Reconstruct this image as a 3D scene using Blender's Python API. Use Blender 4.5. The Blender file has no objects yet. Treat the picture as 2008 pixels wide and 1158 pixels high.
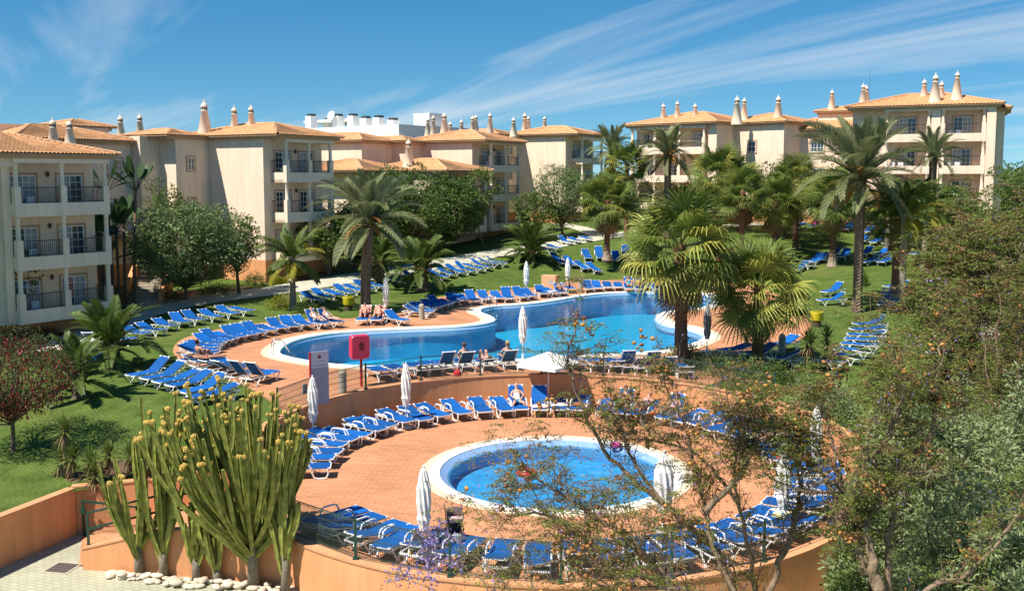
import bpy, math, random
import numpy as np
from mathutils import Vector, Matrix
R = math.radians
scene = bpy.context.scene
COL = scene.collection

# ------------------------------------------------------------------ camera
F_PX, PX0, PY0, PITCH, CAM_Z = 1952.0, 1004.0, 533.0, R(5.5), 8.5
cam_d = bpy.data.cameras.new('camera')
cam = bpy.data.objects.new('camera', cam_d); COL.objects.link(cam)
cam.location = (0, 0, CAM_Z)
cam.rotation_euler = (R(90) - PITCH, 0, 0)
cam_d.sensor_width = 36.0
cam_d.lens = 36.0 * F_PX / 2008.0
cam_d.shift_y = -(579.0 - PY0) / 2008.0
cam_d.clip_start = 0.1
cam_d.clip_end = 9000
scene.camera = cam

# ------------------------------------------------------------------ sky and sun
SUN_EL = R(57)
SUN_H = Vector((-0.80, -0.60, 0)).normalized()
world = bpy.data.worlds.new('World'); scene.world = world
world.use_nodes = True
wn = world.node_tree; wn.nodes.clear()
def wnode(t, **k):
    n = wn.nodes.new(t)
    for a, b in k.items(): setattr(n, a, b)
    return n
sky = wnode('ShaderNodeTexSky', sky_type='NISHITA')
sky.sun_disc = False
sky.sun_elevation = SUN_EL
sky.sun_rotation = math.atan2(SUN_H.x, SUN_H.y)
sky.altitude = 50
sky.air_density = 1.0
sky.dust_density = 0.0
sky.ozone_density = 4.0
hs = wnode('ShaderNodeHueSaturation'); hs.inputs['Saturation'].default_value = 1.33
hs.inputs['Value'].default_value = 0.95; hs.inputs['Hue'].default_value = 0.494
wn.links.new(sky.outputs[0], hs.inputs['Color'])
tc = wnode('ShaderNodeTexCoord')
sep = wnode('ShaderNodeSeparateXYZ'); wn.links.new(tc.outputs['Generated'], sep.inputs[0])
az_ = wnode('ShaderNodeMath', operation='ABSOLUTE'); wn.links.new(sep.outputs['Z'], az_.inputs[0]); az2 = wnode('ShaderNodeMath', operation='ADD'); wn.links.new(az_.outputs[0], az2.inputs[0]); az2.inputs[1].default_value = 0.07
sv = wnode('ShaderNodeCombineXYZ'); wn.links.new(sep.outputs['X'], sv.inputs[0]); wn.links.new(sep.outputs['Y'], sv.inputs[1]); wn.links.new(az2.outputs[0], sv.inputs[2]); svn = wnode('ShaderNodeVectorMath', operation='NORMALIZE'); wn.links.new(sv.outputs[0], svn.inputs[0]); wn.links.new(svn.outputs[0], sky.inputs[0])
mx = wnode('ShaderNodeMath', operation='MAXIMUM'); wn.links.new(sep.outputs['Z'], mx.inputs[0]); mx.inputs[1].default_value = 0.0
ad = wnode('ShaderNodeMath', operation='ADD'); wn.links.new(mx.outputs[0], ad.inputs[0]); ad.inputs[1].default_value = 0.07
dx = wnode('ShaderNodeMath', operation='DIVIDE'); wn.links.new(sep.outputs['X'], dx.inputs[0]); wn.links.new(ad.outputs[0], dx.inputs[1])
dy = wnode('ShaderNodeMath', operation='DIVIDE'); wn.links.new(sep.outputs['Y'], dy.inputs[0]); wn.links.new(ad.outputs[0], dy.inputs[1])
cmb = wnode('ShaderNodeCombineXYZ'); wn.links.new(dx.outputs[0], cmb.inputs[0]); wn.links.new(dy.outputs[0], cmb.inputs[1])
mp = wnode('ShaderNodeMapping'); wn.links.new(cmb.outputs[0], mp.inputs[0])
mp.vector_type = 'TEXTURE'; mp.inputs['Rotation'].default_value = (0, 0, R(-60)); mp.inputs['Scale'].default_value = (5.5, 0.9, 1); mp.inputs['Location'].default_value = (-6.0, 0.6, 0)
n1 = wnode('ShaderNodeTexNoise'); wn.links.new(mp.outputs[0], n1.inputs['Vector'])
n1.inputs['Scale'].default_value = 0.75; n1.inputs['Detail'].default_value = 9; n1.inputs['Roughness'].default_value = 0.57; n1.inputs['Distortion'].default_value = 0.5
r1 = wnode('ShaderNodeValToRGB'); wn.links.new(n1.outputs['Fac'], r1.inputs[0])
r1.color_ramp.elements[0].position = 0.49; r1.color_ramp.elements[0].color = (0, 0, 0, 1)
r1.color_ramp.elements[1].position = 0.80; r1.color_ramp.elements[1].color = (1, 1, 1, 1)
cf = wnode('ShaderNodeMath', operation='MULTIPLY'); wn.links.new(r1.outputs[0], cf.inputs[0]); cf.inputs[1].default_value = 0.95
cm = wnode('ShaderNodeMixRGB'); wn.links.new(cf.outputs[0], cm.inputs[0]); ml = wnode('ShaderNodeMixRGB', blend_type='MULTIPLY'); ml.inputs[0].default_value = 1.0; wn.links.new(hs.outputs[0], ml.inputs[1]); ml.inputs[2].default_value = (0.85, 1.0, 1.0, 1); wn.links.new(ml.outputs[0], cm.inputs[1]); cm.inputs[2].default_value = (6.4, 6.9, 7.4, 1)
bg = wnode('ShaderNodeBackground'); wn.links.new(cm.outputs[0], bg.inputs[0]); bg.inputs[1].default_value = 0.080
wo = wnode('ShaderNodeOutputWorld'); wn.links.new(bg.outputs[0], wo.inputs[0])

sun_d = bpy.data.lights.new('sun', 'SUN'); sun_d.energy = 5.0; sun_d.angle = R(0.53); sun_d.color = (1.0, 0.945, 0.86)
sun = bpy.data.objects.new('sun', sun_d); COL.objects.link(sun)
SUN_DIR = Vector((SUN_H.x * math.cos(SUN_EL), SUN_H.y * math.cos(SUN_EL), math.sin(SUN_EL)))
sun.rotation_euler = SUN_DIR.to_track_quat('Z', 'Y').to_euler()
sun.location = (0, 0, 60)
vs = scene.view_settings
vs.view_transform = 'Standard'; vs.look = 'None'; vs.exposure = 0.62; vs.gamma = 1.0; vs.use_curve_mapping = False
scene.cycles.transparent_max_bounces = 12
scene.cycles.max_bounces = 7
scene.cycles.caustics_reflective = False; scene.cycles.caustics_refractive = False

# ------------------------------------------------------------------ pixel -> place
def ray(px, py):
    xc = (px - PX0) / F_PX; yc = -(py - PY0) / F_PX
    c, s = math.cos(PITCH), math.sin(PITCH)
    return Vector((xc, yc * s + c, yc * c - s))
def Dp(px, py, d):                       # point of the ray at depth (y) d
    r = ray(px, py); return Vector((r.x * d / r.y, d, CAM_Z + r.z * d / r.y))
def Zp(px, py, z):                       # point of the ray at height z
    r = ray(px, py); t = (z - CAM_Z) / r.z
    return Vector((r.x * t, r.y * t, z))

# ------------------------------------------------------------------ mesh helpers
class MB:
    def __init__(s): s.v = []; s.f = []
    def add(s, vs_, fs):
        o = len(s.v); s.v.extend([tuple(p) for p in vs_]); s.f.extend([tuple(i + o for i in f) for f in fs])
    def box(s, c, size, rz=0.0, M=None):
        x, y, z = size[0] / 2, size[1] / 2, size[2] / 2
        pts = [Vector((sx * x, sy * y, sz * z)) for sz in (-1, 1) for sy in (-1, 1) for sx in (-1, 1)]
        m = M if M is not None else Matrix.Rotation(rz, 3, 'Z')
        c = Vector(c)
        s.add([m @ p + c for p in pts], [(0, 2, 3, 1), (4, 5, 7, 6), (0, 1, 5, 4), (2, 6, 7, 3), (0, 4, 6, 2), (1, 3, 7, 5)])
    def bar(s, a, b, w, h=None, up=Vector((0, 0, 1))):      # rectangular bar between two points
        a = Vector(a); b = Vector(b); h = h or w; d = (b - a)
        L = d.length
        if L < 1e-6: return
        d.normalize(); x = d.cross(up)
        if x.length < 1e-3: x = d.cross(Vector((1, 0, 0)))
        x.normalize(); y = x.cross(d)
        x *= w / 2; y *= h / 2
        s.add([a - x - y, a + x - y, a + x + y, a - x + y, b - x - y, b + x - y, b + x + y, b - x + y],
              [(3, 2, 1, 0), (4, 5, 6, 7), (0, 1, 5, 4), (1, 2, 6, 5), (2, 3, 7, 6), (3, 0, 4, 7)])
    def tube(s, pts, rad, n=8, cap=True):
        pts = [Vector(p) for p in pts]; m = len(pts)
        if not hasattr(rad, '__len__'): rad = [rad] * m
        o = len(s.v); up = None
        for i, p in enumerate(pts):
            d = (pts[min(i + 1, m - 1)] - pts[max(i - 1, 0)])
            if d.length < 1e-9: d = Vector((0, 0, 1))
            d.normalize()
            if up is None: up = d.orthogonal().normalized()
            up = (up - d * up.dot(d))
            up = up.normalized() if up.length > 1e-6 else d.orthogonal().normalized()
            w = d.cross(up)
            for k in range(n):
                a = 2 * math.pi * k / n
                s.v.append(tuple(p + (up * math.cos(a) + w * math.sin(a)) * rad[i]))
        for i in range(m - 1):
            for k in range(n):
                k2 = (k + 1) % n
                s.f.append((o + i * n + k, o + i * n + k2, o + (i + 1) * n + k2, o + (i + 1) * n + k))
        if cap:
            s.f.append(tuple(o + k for k in reversed(range(n)))); s.f.append(tuple(o + (m - 1) * n + k for k in range(n)))
    def lathe(s, prof, n=16, c=(0, 0, 0)):
        c = Vector(c); o = len(s.v)
        for r, z in prof:
            for k in range(n):
                a = 2 * math.pi * k / n; s.v.append((c.x + r * math.cos(a), c.y + r * math.sin(a), c.z + z))
        for i in range(len(prof) - 1):
            for k in range(n):
                k2 = (k + 1) % n
                s.f.append((o + i * n + k, o + i * n + k2, o + (i + 1) * n + k2, o + (i + 1) * n + k))
        s.f.append(tuple(o + k for k in reversed(range(n)))); s.f.append(tuple(o + (len(prof) - 1) * n + k for k in range(n)))
    def prism(s, poly, z0, z1):
        n = len(poly); o = len(s.v)
        for z in (z0, z1):
            for p in poly: s.v.append((p[0], p[1], z))
        for i in range(n):
            j = (i + 1) % n; s.f.append((o + i, o + j, o + n + j, o + n + i))
        s.f.append(tuple(o + i for i in reversed(range(n)))); s.f.append(tuple(o + n + i for i in range(n)))
    def mesh(s, name, mat=None, smooth=False):
        me = bpy.data.meshes.new(name); me.from_pydata(s.v, [], s.f)
        if mat: me.materials.append(mat)
        if smooth: me.polygons.foreach_set('use_smooth', [True] * len(me.polygons))
        me.update(); return me
    def build(s, name, mat, parent=None, smooth=False):
        return mk(name, s.mesh(name, mat, smooth), parent)
def mk(name, me, parent=None, M=None):
    o = bpy.data.objects.new(name, me); COL.objects.link(o)
    if parent is not None: o.parent = parent
    if M is not None: o.matrix_local = M
    return o
def np_mesh(name, V, Fq, mat, smooth=False):               # V (n,3), Fq (m,4) or (m,3)
    V = np.asarray(V, dtype=np.float32); Fq = np.asarray(Fq, dtype=np.int32)
    me = bpy.data.meshes.new(name); k = Fq.shape[1]
    me.vertices.add(len(V)); me.vertices.foreach_set('co', V.ravel())
    me.loops.add(Fq.size); me.loops.foreach_set('vertex_index', Fq.ravel())
    me.polygons.add(len(Fq)); me.polygons.foreach_set('loop_start', np.arange(0, Fq.size, k, dtype=np.int32))
    if smooth: me.polygons.foreach_set('use_smooth', np.ones(len(Fq), dtype=bool))
    me.update(calc_edges=True)
    if mat: me.materials.append(mat)
    return me
def tag(o, label=None, cat=None, group=None, kind=None):
    if label: o['label'] = label
    if cat: o['category'] = cat
    if group: o['group'] = group
    if kind: o['kind'] = kind
    return o
def thing(name, label, cat, loc=(0, 0, 0), rz=0.0, group=None):
    o = bpy.data.objects.new(name, None); COL.objects.link(o)
    o.empty_display_size = 0.2
    o.location = loc; o.rotation_euler = (0, 0, rz)
    return tag(o, label, cat, group)

# ------------------------------------------------------------------ materials
MATS = {}
def mat(name, c, rough=0.7, var=0.0, scale=3.0, metal=0.0, spec=0.4, bump=0.0, bscale=20.0, c2=None, island=0.0, trans=0.0, objvar=0.0, coat=0.0, detail=5, hue=0.0, streak=0.0, patch=None):
    if name in MATS: return MATS[name]
    m = bpy.data.materials.new(name); m.use_nodes = True; nt = m.node_tree; N = nt.nodes; L = nt.links
    b = N['Principled BSDF']; b.inputs['Roughness'].default_value = rough; b.inputs['Metallic'].default_value = metal
    b.inputs['Specular IOR Level'].default_value = spec
    if coat: b.inputs['Coat Weight'].default_value = coat
    col = None
    rgb = N.new('ShaderNodeRGB'); rgb.outputs[0].default_value = (*c, 1); col = rgb.outputs[0]
    geo = N.new('ShaderNodeNewGeometry')
    if var or c2:
        nz = N.new('ShaderNodeTexNoise'); nz.inputs['Scale'].default_value = scale; nz.inputs['Detail'].default_value = detail; nz.inputs['Roughness'].default_value = 0.6
        L.new(geo.outputs['Position'], nz.inputs['Vector'])
        rp = N.new('ShaderNodeValToRGB'); L.new(nz.outputs['Fac'], rp.inputs[0])
        ca = [max(0, x * (1 - var)) for x in c]; cb = c2 if c2 else [min(1, x * (1 + var)) for x in c]
        rp.color_ramp.elements[0].position = 0.32; rp.color_ramp.elements[0].color = (*ca, 1)
        rp.color_ramp.elements[1].position = 0.68; rp.color_ramp.elements[1].color = (*cb, 1)
        col = rp.outputs[0]
    if patch:                                  # worn, drier patches and a fine speckle
        pn = N.new('ShaderNodeTexNoise'); pn.inputs['Scale'].default_value = 0.23; pn.inputs['Detail'].default_value = 7; pn.inputs['Roughness'].default_value = 0.62; L.new(geo.outputs['Position'], pn.inputs['Vector'])
        pr = N.new('ShaderNodeMapRange'); L.new(pn.outputs['Fac'], pr.inputs[0]); pr.inputs[1].default_value = 0.50; pr.inputs[2].default_value = 0.72; pr.inputs[3].default_value = 0.0; pr.inputs[4].default_value = 0.6
        pm = N.new('ShaderNodeMixRGB'); L.new(pr.outputs[0], pm.inputs[0]); L.new(col, pm.inputs[1]); pm.inputs[2].default_value = (*patch, 1)
        fn_ = N.new('ShaderNodeTexNoise'); fn_.inputs['Scale'].default_value = 14; fn_.inputs['Detail'].default_value = 4; L.new(geo.outputs['Position'], fn_.inputs['Vector'])
        fr_ = N.new('ShaderNodeMapRange'); L.new(fn_.outputs['Fac'], fr_.inputs[0]); fr_.inputs[1].default_value = 0.3; fr_.inputs[2].default_value = 0.7; fr_.inputs[3].default_value = 0.62; fr_.inputs[4].default_value = 1.38
        ph_ = N.new('ShaderNodeHueSaturation'); L.new(pm.outputs[0], ph_.inputs['Color']); L.new(fr_.outputs[0], ph_.inputs['Value']); col = ph_.outputs[0]
    if streak:                                 # rain streaks and blotches
        sm_ = N.new('ShaderNodeMapping'); L.new(geo.outputs['Position'], sm_.inputs[0]); sm_.inputs['Scale'].default_value = (2.4, 2.4, 0.28)
        sn = N.new('ShaderNodeTexNoise'); sn.inputs['Scale'].default_value = 1.0; sn.inputs['Detail'].default_value = 8; sn.inputs['Roughness'].default_value = 0.65; L.new(sm_.outputs[0], sn.inputs['Vector'])
        sr = N.new('ShaderNodeMapRange'); L.new(sn.outputs['Fac'], sr.inputs[0]); sr.inputs[1].default_value = 0.36; sr.inputs[2].default_value = 0.60; sr.inputs[3].default_value = 1 - streak; sr.inputs[4].default_value = 1.02
        sh_ = N.new('ShaderNodeHueSaturation'); L.new(col, sh_.inputs['Color']); L.new(sr.outputs[0], sh_.inputs['Value']); col = sh_.outputs[0]
    src = None
    if island: src = geo.outputs['Random Per Island']; amt = island
    if objvar:
        oi = N.new('ShaderNodeObjectInfo'); src = oi.outputs['Random']; amt = objvar
    if src is not None:
        mr = N.new('ShaderNodeMapRange'); L.new(src, mr.inputs[0]); mr.inputs[3].default_value = 1 - amt; mr.inputs[4].default_value = 1 + amt
        h = N.new('ShaderNodeHueSaturation'); L.new(col, h.inputs['Color']); L.new(mr.outputs[0], h.inputs['Value'])
        if hue:
            mh = N.new('ShaderNodeMapRange'); L.new(src, mh.inputs[0]); mh.inputs[3].default_value = 0.5 - hue; mh.inputs[4].default_value = 0.5 + hue
            L.new(mh.outputs[0], h.inputs['Hue'])
        col = h.outputs[0]
    L.new(col, b.inputs['Base Color'])
    if bump:
        bn = N.new('ShaderNodeTexNoise'); bn.inputs['Scale'].default_value = bscale; bn.inputs['Detail'].default_value = 6
        L.new(geo.outputs['Position'], bn.inputs['Vector'])
        bp = N.new('ShaderNodeBump'); bp.inputs['Strength'].default_value = bump; bp.inputs['Distance'].default_value = 0.05
        L.new(bn.outputs['Fac'], bp.inputs['Height']); L.new(bp.outputs[0], b.inputs['Normal'])
    if trans:
        tl = N.new('ShaderNodeBsdfTranslucent'); L.new(col, tl.inputs['Color'])
        mxs = N.new('ShaderNodeMixShader'); mxs.inputs[0].default_value = trans
        L.new(b.outputs[0], mxs.inputs[1]); L.new(tl.outputs[0], mxs.inputs[2])
        L.new(mxs.outputs[0], N['Material Output'].inputs['Surface'])
    MATS[name] = m; return m

def brick_mat(name, c1, c2, mortar, w, h, rough=0.75, rot=0.0, mort=0.012, var=0.25):
    m = bpy.data.materials.new(name); m.use_nodes = True; nt = m.node_tree; N = nt.nodes; L = nt.links
    b = N['Principled BSDF']; b.inputs['Roughness'].default_value = rough; b.inputs['Specular IOR Level'].default_value = 0.3
    geo = N.new('ShaderNodeNewGeometry'); mp_ = N.new('ShaderNodeMapping'); L.new(geo.outputs['Position'], mp_.inputs[0]); mp_.inputs['Rotation'].default_value = (0, 0, rot)
    br = N.new('ShaderNodeTexBrick'); L.new(mp_.outputs[0], br.inputs['Vector'])
    br.inputs['Color1'].default_value = (*c1, 1); br.inputs['Color2'].default_value = (*c2, 1); br.inputs['Mortar'].default_value = (*mortar, 1)
    br.inputs['Scale'].default_value = 1.0; br.inputs['Mortar Size'].default_value = mort; br.inputs['Brick Width'].default_value = w; br.inputs['Row Height'].default_value = h
    br.inputs['Mortar Smooth'].default_value = 0.3; br.inputs['Bias'].default_value = 0.0
    nz = N.new('ShaderNodeTexNoise'); nz.inputs['Scale'].default_value = 0.5; nz.inputs['Detail'].default_value = 6; nz.inputs['Roughness'].default_value = 0.65; L.new(geo.outputs['Position'], nz.inputs['Vector'])
    mr = N.new('ShaderNodeMapRange'); L.new(nz.outputs['Fac'], mr.inputs[0]); mr.inputs[1].default_value = 0.3; mr.inputs[2].default_value = 0.7; mr.inputs[3].default_value = 1 - var; mr.inputs[4].default_value = 1 + var
    hsn = N.new('ShaderNodeHueSaturation'); L.new(br.outputs['Color'], hsn.inputs['Color']); L.new(mr.outputs[0], hsn.inputs['Value'])
    L.new(hsn.outputs[0], b.inputs['Base Color'])
    bp = N.new('ShaderNodeBump'); bp.inputs['Strength'].default_value = 0.5; bp.inputs['Distance'].default_value = 0.01; bp.invert = True
    L.new(br.outputs['Fac'], bp.inputs['Height']); L.new(bp.outputs[0], b.inputs['Normal'])
    MATS[name] = m; return m

def water_mat(name, tint, ripple, rscale):
    m = bpy.data.materials.new(name); m.use_nodes = True; nt = m.node_tree; N = nt.nodes; L = nt.links
    N.remove(N['Principled BSDF'])
    tr = N.new('ShaderNodeBsdfTransparent'); tr.inputs[0].default_value = (*tint, 1)
    gl = N.new('ShaderNodeBsdfGlossy'); gl.inputs['Roughness'].default_value = 0.03
    fr = N.new('ShaderNodeFresnel'); fr.inputs[0].default_value = 1.33
    geo = N.new('ShaderNodeNewGeometry')
    nz = N.new('ShaderNodeTexNoise'); nz.inputs['Scale'].default_value = rscale; nz.inputs['Detail'].default_value = 4; nz.inputs['Distortion'].default_value = 0.6
    L.new(geo.outputs['Position'], nz.inputs['Vector'])
    bp = N.new('ShaderNodeBump'); bp.inputs['Strength'].default_value = ripple; bp.inputs['Distance'].default_value = 0.06
    L.new(nz.outputs['Fac'], bp.inputs['Height']); L.new(bp.outputs[0], gl.inputs['Normal']); L.new(bp.outputs[0], fr.inputs['Normal'])
    ms = N.new('ShaderNodeMixShader'); L.new(fr.outputs[0], ms.inputs[0]); L.new(tr.outputs[0], ms.inputs[1]); L.new(gl.outputs[0], ms.inputs[2])
    L.new(ms.outputs[0], N['Material Output'].inputs['Surface'])
    MATS[name] = m; return m

M_grass = mat('grass', (0.050, 0.088, 0.013), 0.9, c2=(0.105, 0.150, 0.029), scale=1.1, bump=0.9, bscale=9, spec=0.15, detail=12, patch=(0.155, 0.150, 0.040))
M_deck = brick_mat('terracotta_paving', (0.57, 0.262, 0.128), (0.485, 0.215, 0.103), (0.35, 0.16, 0.082), 0.42, 0.17, rot=R(6), var=0.20)
M_walk = brick_mat('green_grey_paving', (0.45, 0.43, 0.30), (0.40, 0.39, 0.27), (0.27, 0.26, 0.19), 0.30, 0.15, rot=R(20), var=0.16)
M_path = mat('path_concrete', (0.46, 0.44, 0.33), 0.85, var=0.14, scale=0.9, bump=0.15)
M_orange = mat('orange_render', (0.70, 0.325, 0.145), 0.88, var=0.07, scale=0.7, bump=0.08, bscale=30, spec=0.2, streak=0.14)
M_cap = mat('orange_wall_cap', (0.60, 0.29, 0.14), 0.85, var=0.1, scale=2, spec=0.2)
M_cream = mat('cream_render', (0.87, 0.67, 0.49), 0.9, var=0.05, scale=0.5, bump=0.06, bscale=30, spec=0.2, streak=0.10)
M_cream2 = mat('pale_cream_render', (0.87, 0.695, 0.515), 0.9, var=0.05, scale=0.6, spec=0.2, streak=0.10)
M_tan = mat('tan_trim', (0.52, 0.33, 0.19), 0.85, var=0.08, scale=2)
M_white = mat('white_paint', (0.80, 0.78, 0.74), 0.6, var=0.03, scale=2)
M_plast = mat('white_plastic', (0.82, 0.81, 0.78), 0.4, spec=0.5)
M_blue = mat('blue_sling_fabric', (0.002, 0.088, 0.32), 0.8, objvar=0.26, bump=0.1, bscale=200, spec=0.25, trans=0.0)
M_coping = mat('white_pool_coping', (0.78, 0.75, 0.68), 0.7, var=0.06, scale=3)
M_coping2 = mat('beige_pool_edging', (0.66, 0.52, 0.36), 0.8, var=0.08, scale=3)
M_roof = mat('clay_roof_tile', (0.52, 0.245, 0.110), 0.85, var=0.18, scale=2.2, c2=(0.64, 0.345, 0.165), spec=0.2)
M_ridge = mat('ridge_tile_clay', (0.60, 0.34, 0.18), 0.85, objvar=0.15, spec=0.2)
M_glass = mat('window_glass', (0.03, 0.045, 0.06), 0.06, spec=0.8)
M_curtain = mat('curtain', (0.36, 0.37, 0.36), 0.9, var=0.2, scale=6)
M_iron = mat('dark_railing_iron', (0.045, 0.038, 0.032), 0.5)
M_green = mat('dark_green_metal', (0.012, 0.055, 0.035), 0.45)
M_wire = mat('fence_wire', (0.04, 0.07, 0.05), 0.5)
M_steel = mat('stainless_steel', (0.6, 0.6, 0.6), 0.2, metal=1.0)
M_canvas = mat('white_canvas', (0.76, 0.74, 0.68), 0.9, var=0.06, scale=8)
M_bark = mat('grey_brown_bark', (0.17, 0.12, 0.08), 0.95, var=0.35, scale=9, bump=0.5, bscale=30, spec=0.1)
M_jbark = mat('jacaranda_bark', (0.235, 0.165, 0.105), 0.95, var=0.3, scale=12, bump=0.4, bscale=40, spec=0.1)
M_palmbark = mat('palm_trunk_bark', (0.20, 0.145, 0.10), 0.95, var=0.45, scale=14, bump=0.6, bscale=25, spec=0.1)
M_washbark = mat('fan_palm_bark', (0.19, 0.095, 0.055), 0.95, var=0.35, scale=8, bump=0.4, bscale=25, spec=0.1)
M_washbase = mat('fan_palm_smooth_base', (0.36, 0.27, 0.20), 0.95, var=0.2, scale=8, spec=0.1)
M_soil = mat('planting_soil', (0.11, 0.065, 0.035), 1.0, var=0.35, scale=3, bump=0.6, bscale=10)
M_stone = mat('pale_pebble', (0.60, 0.50, 0.38), 0.8, objvar=0.22, var=0.12, scale=12)
def leafmat(name, c, var=0.35, tr=0.28, hue=0.015, rough=0.55): return mat(name, c, rough, island=var, trans=tr, hue=hue, spec=0.3)
L_phx = leafmat('date_palm_leaf', (0.215, 0.235, 0.105), 0.3)
L_phx2 = leafmat('young_date_palm_leaf', (0.115, 0.165, 0.035), 0.3)
L_phxdead = leafmat('dry_orange_frond', (0.38, 0.20, 0.05), 0.3)
L_queen = leafmat('queen_palm_leaf', (0.110, 0.150, 0.028), 0.35)
L_queeny = leafmat('yellow_queen_palm_leaf', (0.30, 0.27, 0.03), 0.3)
L_fan = leafmat('fan_palm_leaf', (0.150, 0.195, 0.035), 0.25, 0.3)
L_fany = leafmat('yellow_fan_palm_leaf', (0.34, 0.33, 0.065), 0.25, 0.3)
L_fandead = leafmat('dry_fan_palm_leaf', (0.24, 0.15, 0.07), 0.35, 0.2)
L_dark = leafmat('dark_green_leaf', (0.092, 0.145, 0.032), 0.45)
L_mid = leafmat('mid_green_leaf', (0.120, 0.175, 0.034), 0.45)
L_greyg = leafmat('grey_green_leaf', (0.165, 0.225, 0.080), 0.4)
L_olive = leafmat('olive_leaf', (0.225, 0.265, 0.115), 0.5, 0.2)
L_lime = leafmat('fresh_green_leaf', (0.110, 0.160, 0.022), 0.4)
L_jac = leafmat('jacaranda_leaf', (0.155, 0.185, 0.035), 0.45)
L_jacdry = leafmat('jacaranda_dry_leaf', (0.21, 0.130, 0.05), 0.5)
L_purple = leafmat('purple_blossom', (0.23, 0.18, 0.40), 0.35)
L_pod = leafmat('orange_brown_seed_pod', (0.40, 0.185, 0.055), 0.5, 0.05)
L_red = leafmat('red_bottlebrush_blossom', (0.22, 0.025, 0.025), 0.5)
L_yuc = leafmat('yucca_leaf', (0.13, 0.17, 0.035), 0.35)
L_bush = leafmat('yellow_green_shrub_leaf', (0.26, 0.27, 0.02), 0.35)
L_redsh = leafmat('red_shrub_leaf', (0.28, 0.05, 0.04), 0.5)
L_strel = leafmat('banana_leaf', (0.055, 0.10, 0.035), 0.3)
M_cact = mat('cactus_green_skin', (0.175, 0.215, 0.035), 0.6, var=0.40, scale=5, spec=0.3, c2=(0.34, 0.34, 0.07))
M_cflow = mat('cactus_yellow_flower', (0.55, 0.38, 0.09), 0.8, var=0.35, scale=20)
# ================================================================== the lie of the land
rng = random.Random(7)
TC = Vector((1.3, 32.3)); TR = 9.6; TZ = -1.25; LOWZ = -2.42
def catmull(P, n=6, closed=True):
    P = [Vector(p) for p in P]; out = []; m = len(P)
    for i in range(m if closed else m - 1):
        if closed: p0, p1, p2, p3 = P[i - 1], P[i], P[(i + 1) % m], P[(i + 2) % m]
        else: p0, p1, p2, p3 = P[max(i - 1, 0)], P[i], P[i + 1], P[min(i + 2, m - 1)]
        for k in range(n):
            t = k / n
            out.append(0.5 * ((2 * p1) + (p2 - p0) * t + (2 * p0 - 5 * p1 + 4 * p2 - p3) * t * t + (3 * p1 - p0 - 3 * p2 + p3) * t ** 3))
    if not closed: out.append(P[-1])
    return out
def area2(P): return sum(P[i].x * P[(i + 1) % len(P)].y - P[(i + 1) % len(P)].x * P[i].y for i in range(len(P)))
def offset(P, d):                        # outward for counter-clockwise
    out = []; n = len(P)
    for i in range(n):
        t = (P[(i + 1) % n] - P[i - 1]); t.normalize()
        out.append(Vector((P[i].x + t.y * d, P[i].y - t.x * d)))
    return out
pool_px = [(549, 692), (557, 680), (585, 667), (640, 656.5), (705, 651), (780, 647), (850, 644.5), (905, 641.5), (948, 636.5), (971, 629), (962, 620), (944, 613), (946, 606), (970, 602),
           (1010, 599), (1050, 595.5), (1090, 590), (1130, 583), (1170, 578), (1210, 575.2), (1260, 573.6), (1310, 573.2), (1350, 574), (1385, 578), (1402, 586), (1395, 597), (1370, 604), (1325, 609), (1293, 615),
           (1286, 624), (1303, 635), (1340, 642), (1368, 650), (1381, 659), (1370, 669), (1338, 680), (1290, 688.5), (1220, 693.5), (1150, 697), (1050, 703), (960, 710), (880, 715), (800, 718.5), (720, 718), (650, 714), (595, 706), (562, 699)]
POOL = [p.to_2d() for p in catmull([Zp(x, y, 0.0) for x, y in pool_px], 4)]
if area2(POOL) < 0: POOL.reverse()
deck_px = [(560, 800), (470, 752), (400, 730), (350, 703), (340, 684), (362, 663), (430, 646), (500, 635), (580, 627), (660, 625.5), (700, 624), (765, 622), (785, 605), (830, 590), (880, 580), (950, 572.5), (1020, 567), (1080, 559), (1140, 553),
           (1200, 549), (1290, 546), (1380, 546), (1450, 550), (1500, 566), (1560, 600), (1590, 640), (1560, 672), (1490, 686), (1440, 705), (1440, 740)]
DECK = [p.to_2d() for p in catmull([Zp(x, y, 0.0) for x, y in deck_px], 3, closed=False)]
a_l = math.atan2(DECK[0].y - TC.y, DECK[0].x - TC.x); a_r = math.atan2(DECK[-1].y - TC.y, DECK[-1].x - TC.x)
arc = [TC + Vector((math.cos(a), math.sin(a))) * (TR + 0.12) for a in np.linspace(a_r, a_l, 40)]
DECK = DECK + arc
if area2(DECK) < 0: DECK.reverse()
DK = np.array([(p.x, p.y) for p in DECK]); PL = np.array([(p.x, p.y) for p in POOL])
def pt_in(poly, x, y):
    x = np.asarray(x); y = np.asarray(y); c = np.zeros(x.shape, bool); n = len(poly)
    for i in range(n):
        x0, y0 = poly[i]; x1, y1 = poly[(i + 1) % n]
        if y0 == y1: continue
        c ^= ((y0 > y) != (y1 > y)) & (x < (x1 - x0) * (y - y0) / (y1 - y0) + x0)
    return c
def pdist(poly, x, y, near=False):
    x = np.asarray(x, float); y = np.asarray(y, float); best = np.full(x.shape, 1e9); nx = np.zeros(x.shape); ny = np.zeros(x.shape); n = len(poly)
    for i in range(n):
        x0, y0 = poly[i]; x1, y1 = poly[(i + 1) % n]; ex, ey = x1 - x0, y1 - y0; L2 = ex * ex + ey * ey + 1e-12
        t = np.clip(((x - x0) * ex + (y - y0) * ey) / L2, 0, 1); qx = x0 + t * ex; qy = y0 + t * ey
        d = np.hypot(x - qx, y - qy); k = d < best
        best = np.where(k, d, best); nx = np.where(k, qx, nx); ny = np.where(k, qy, ny)
    return (best, nx, ny) if near else best
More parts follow.
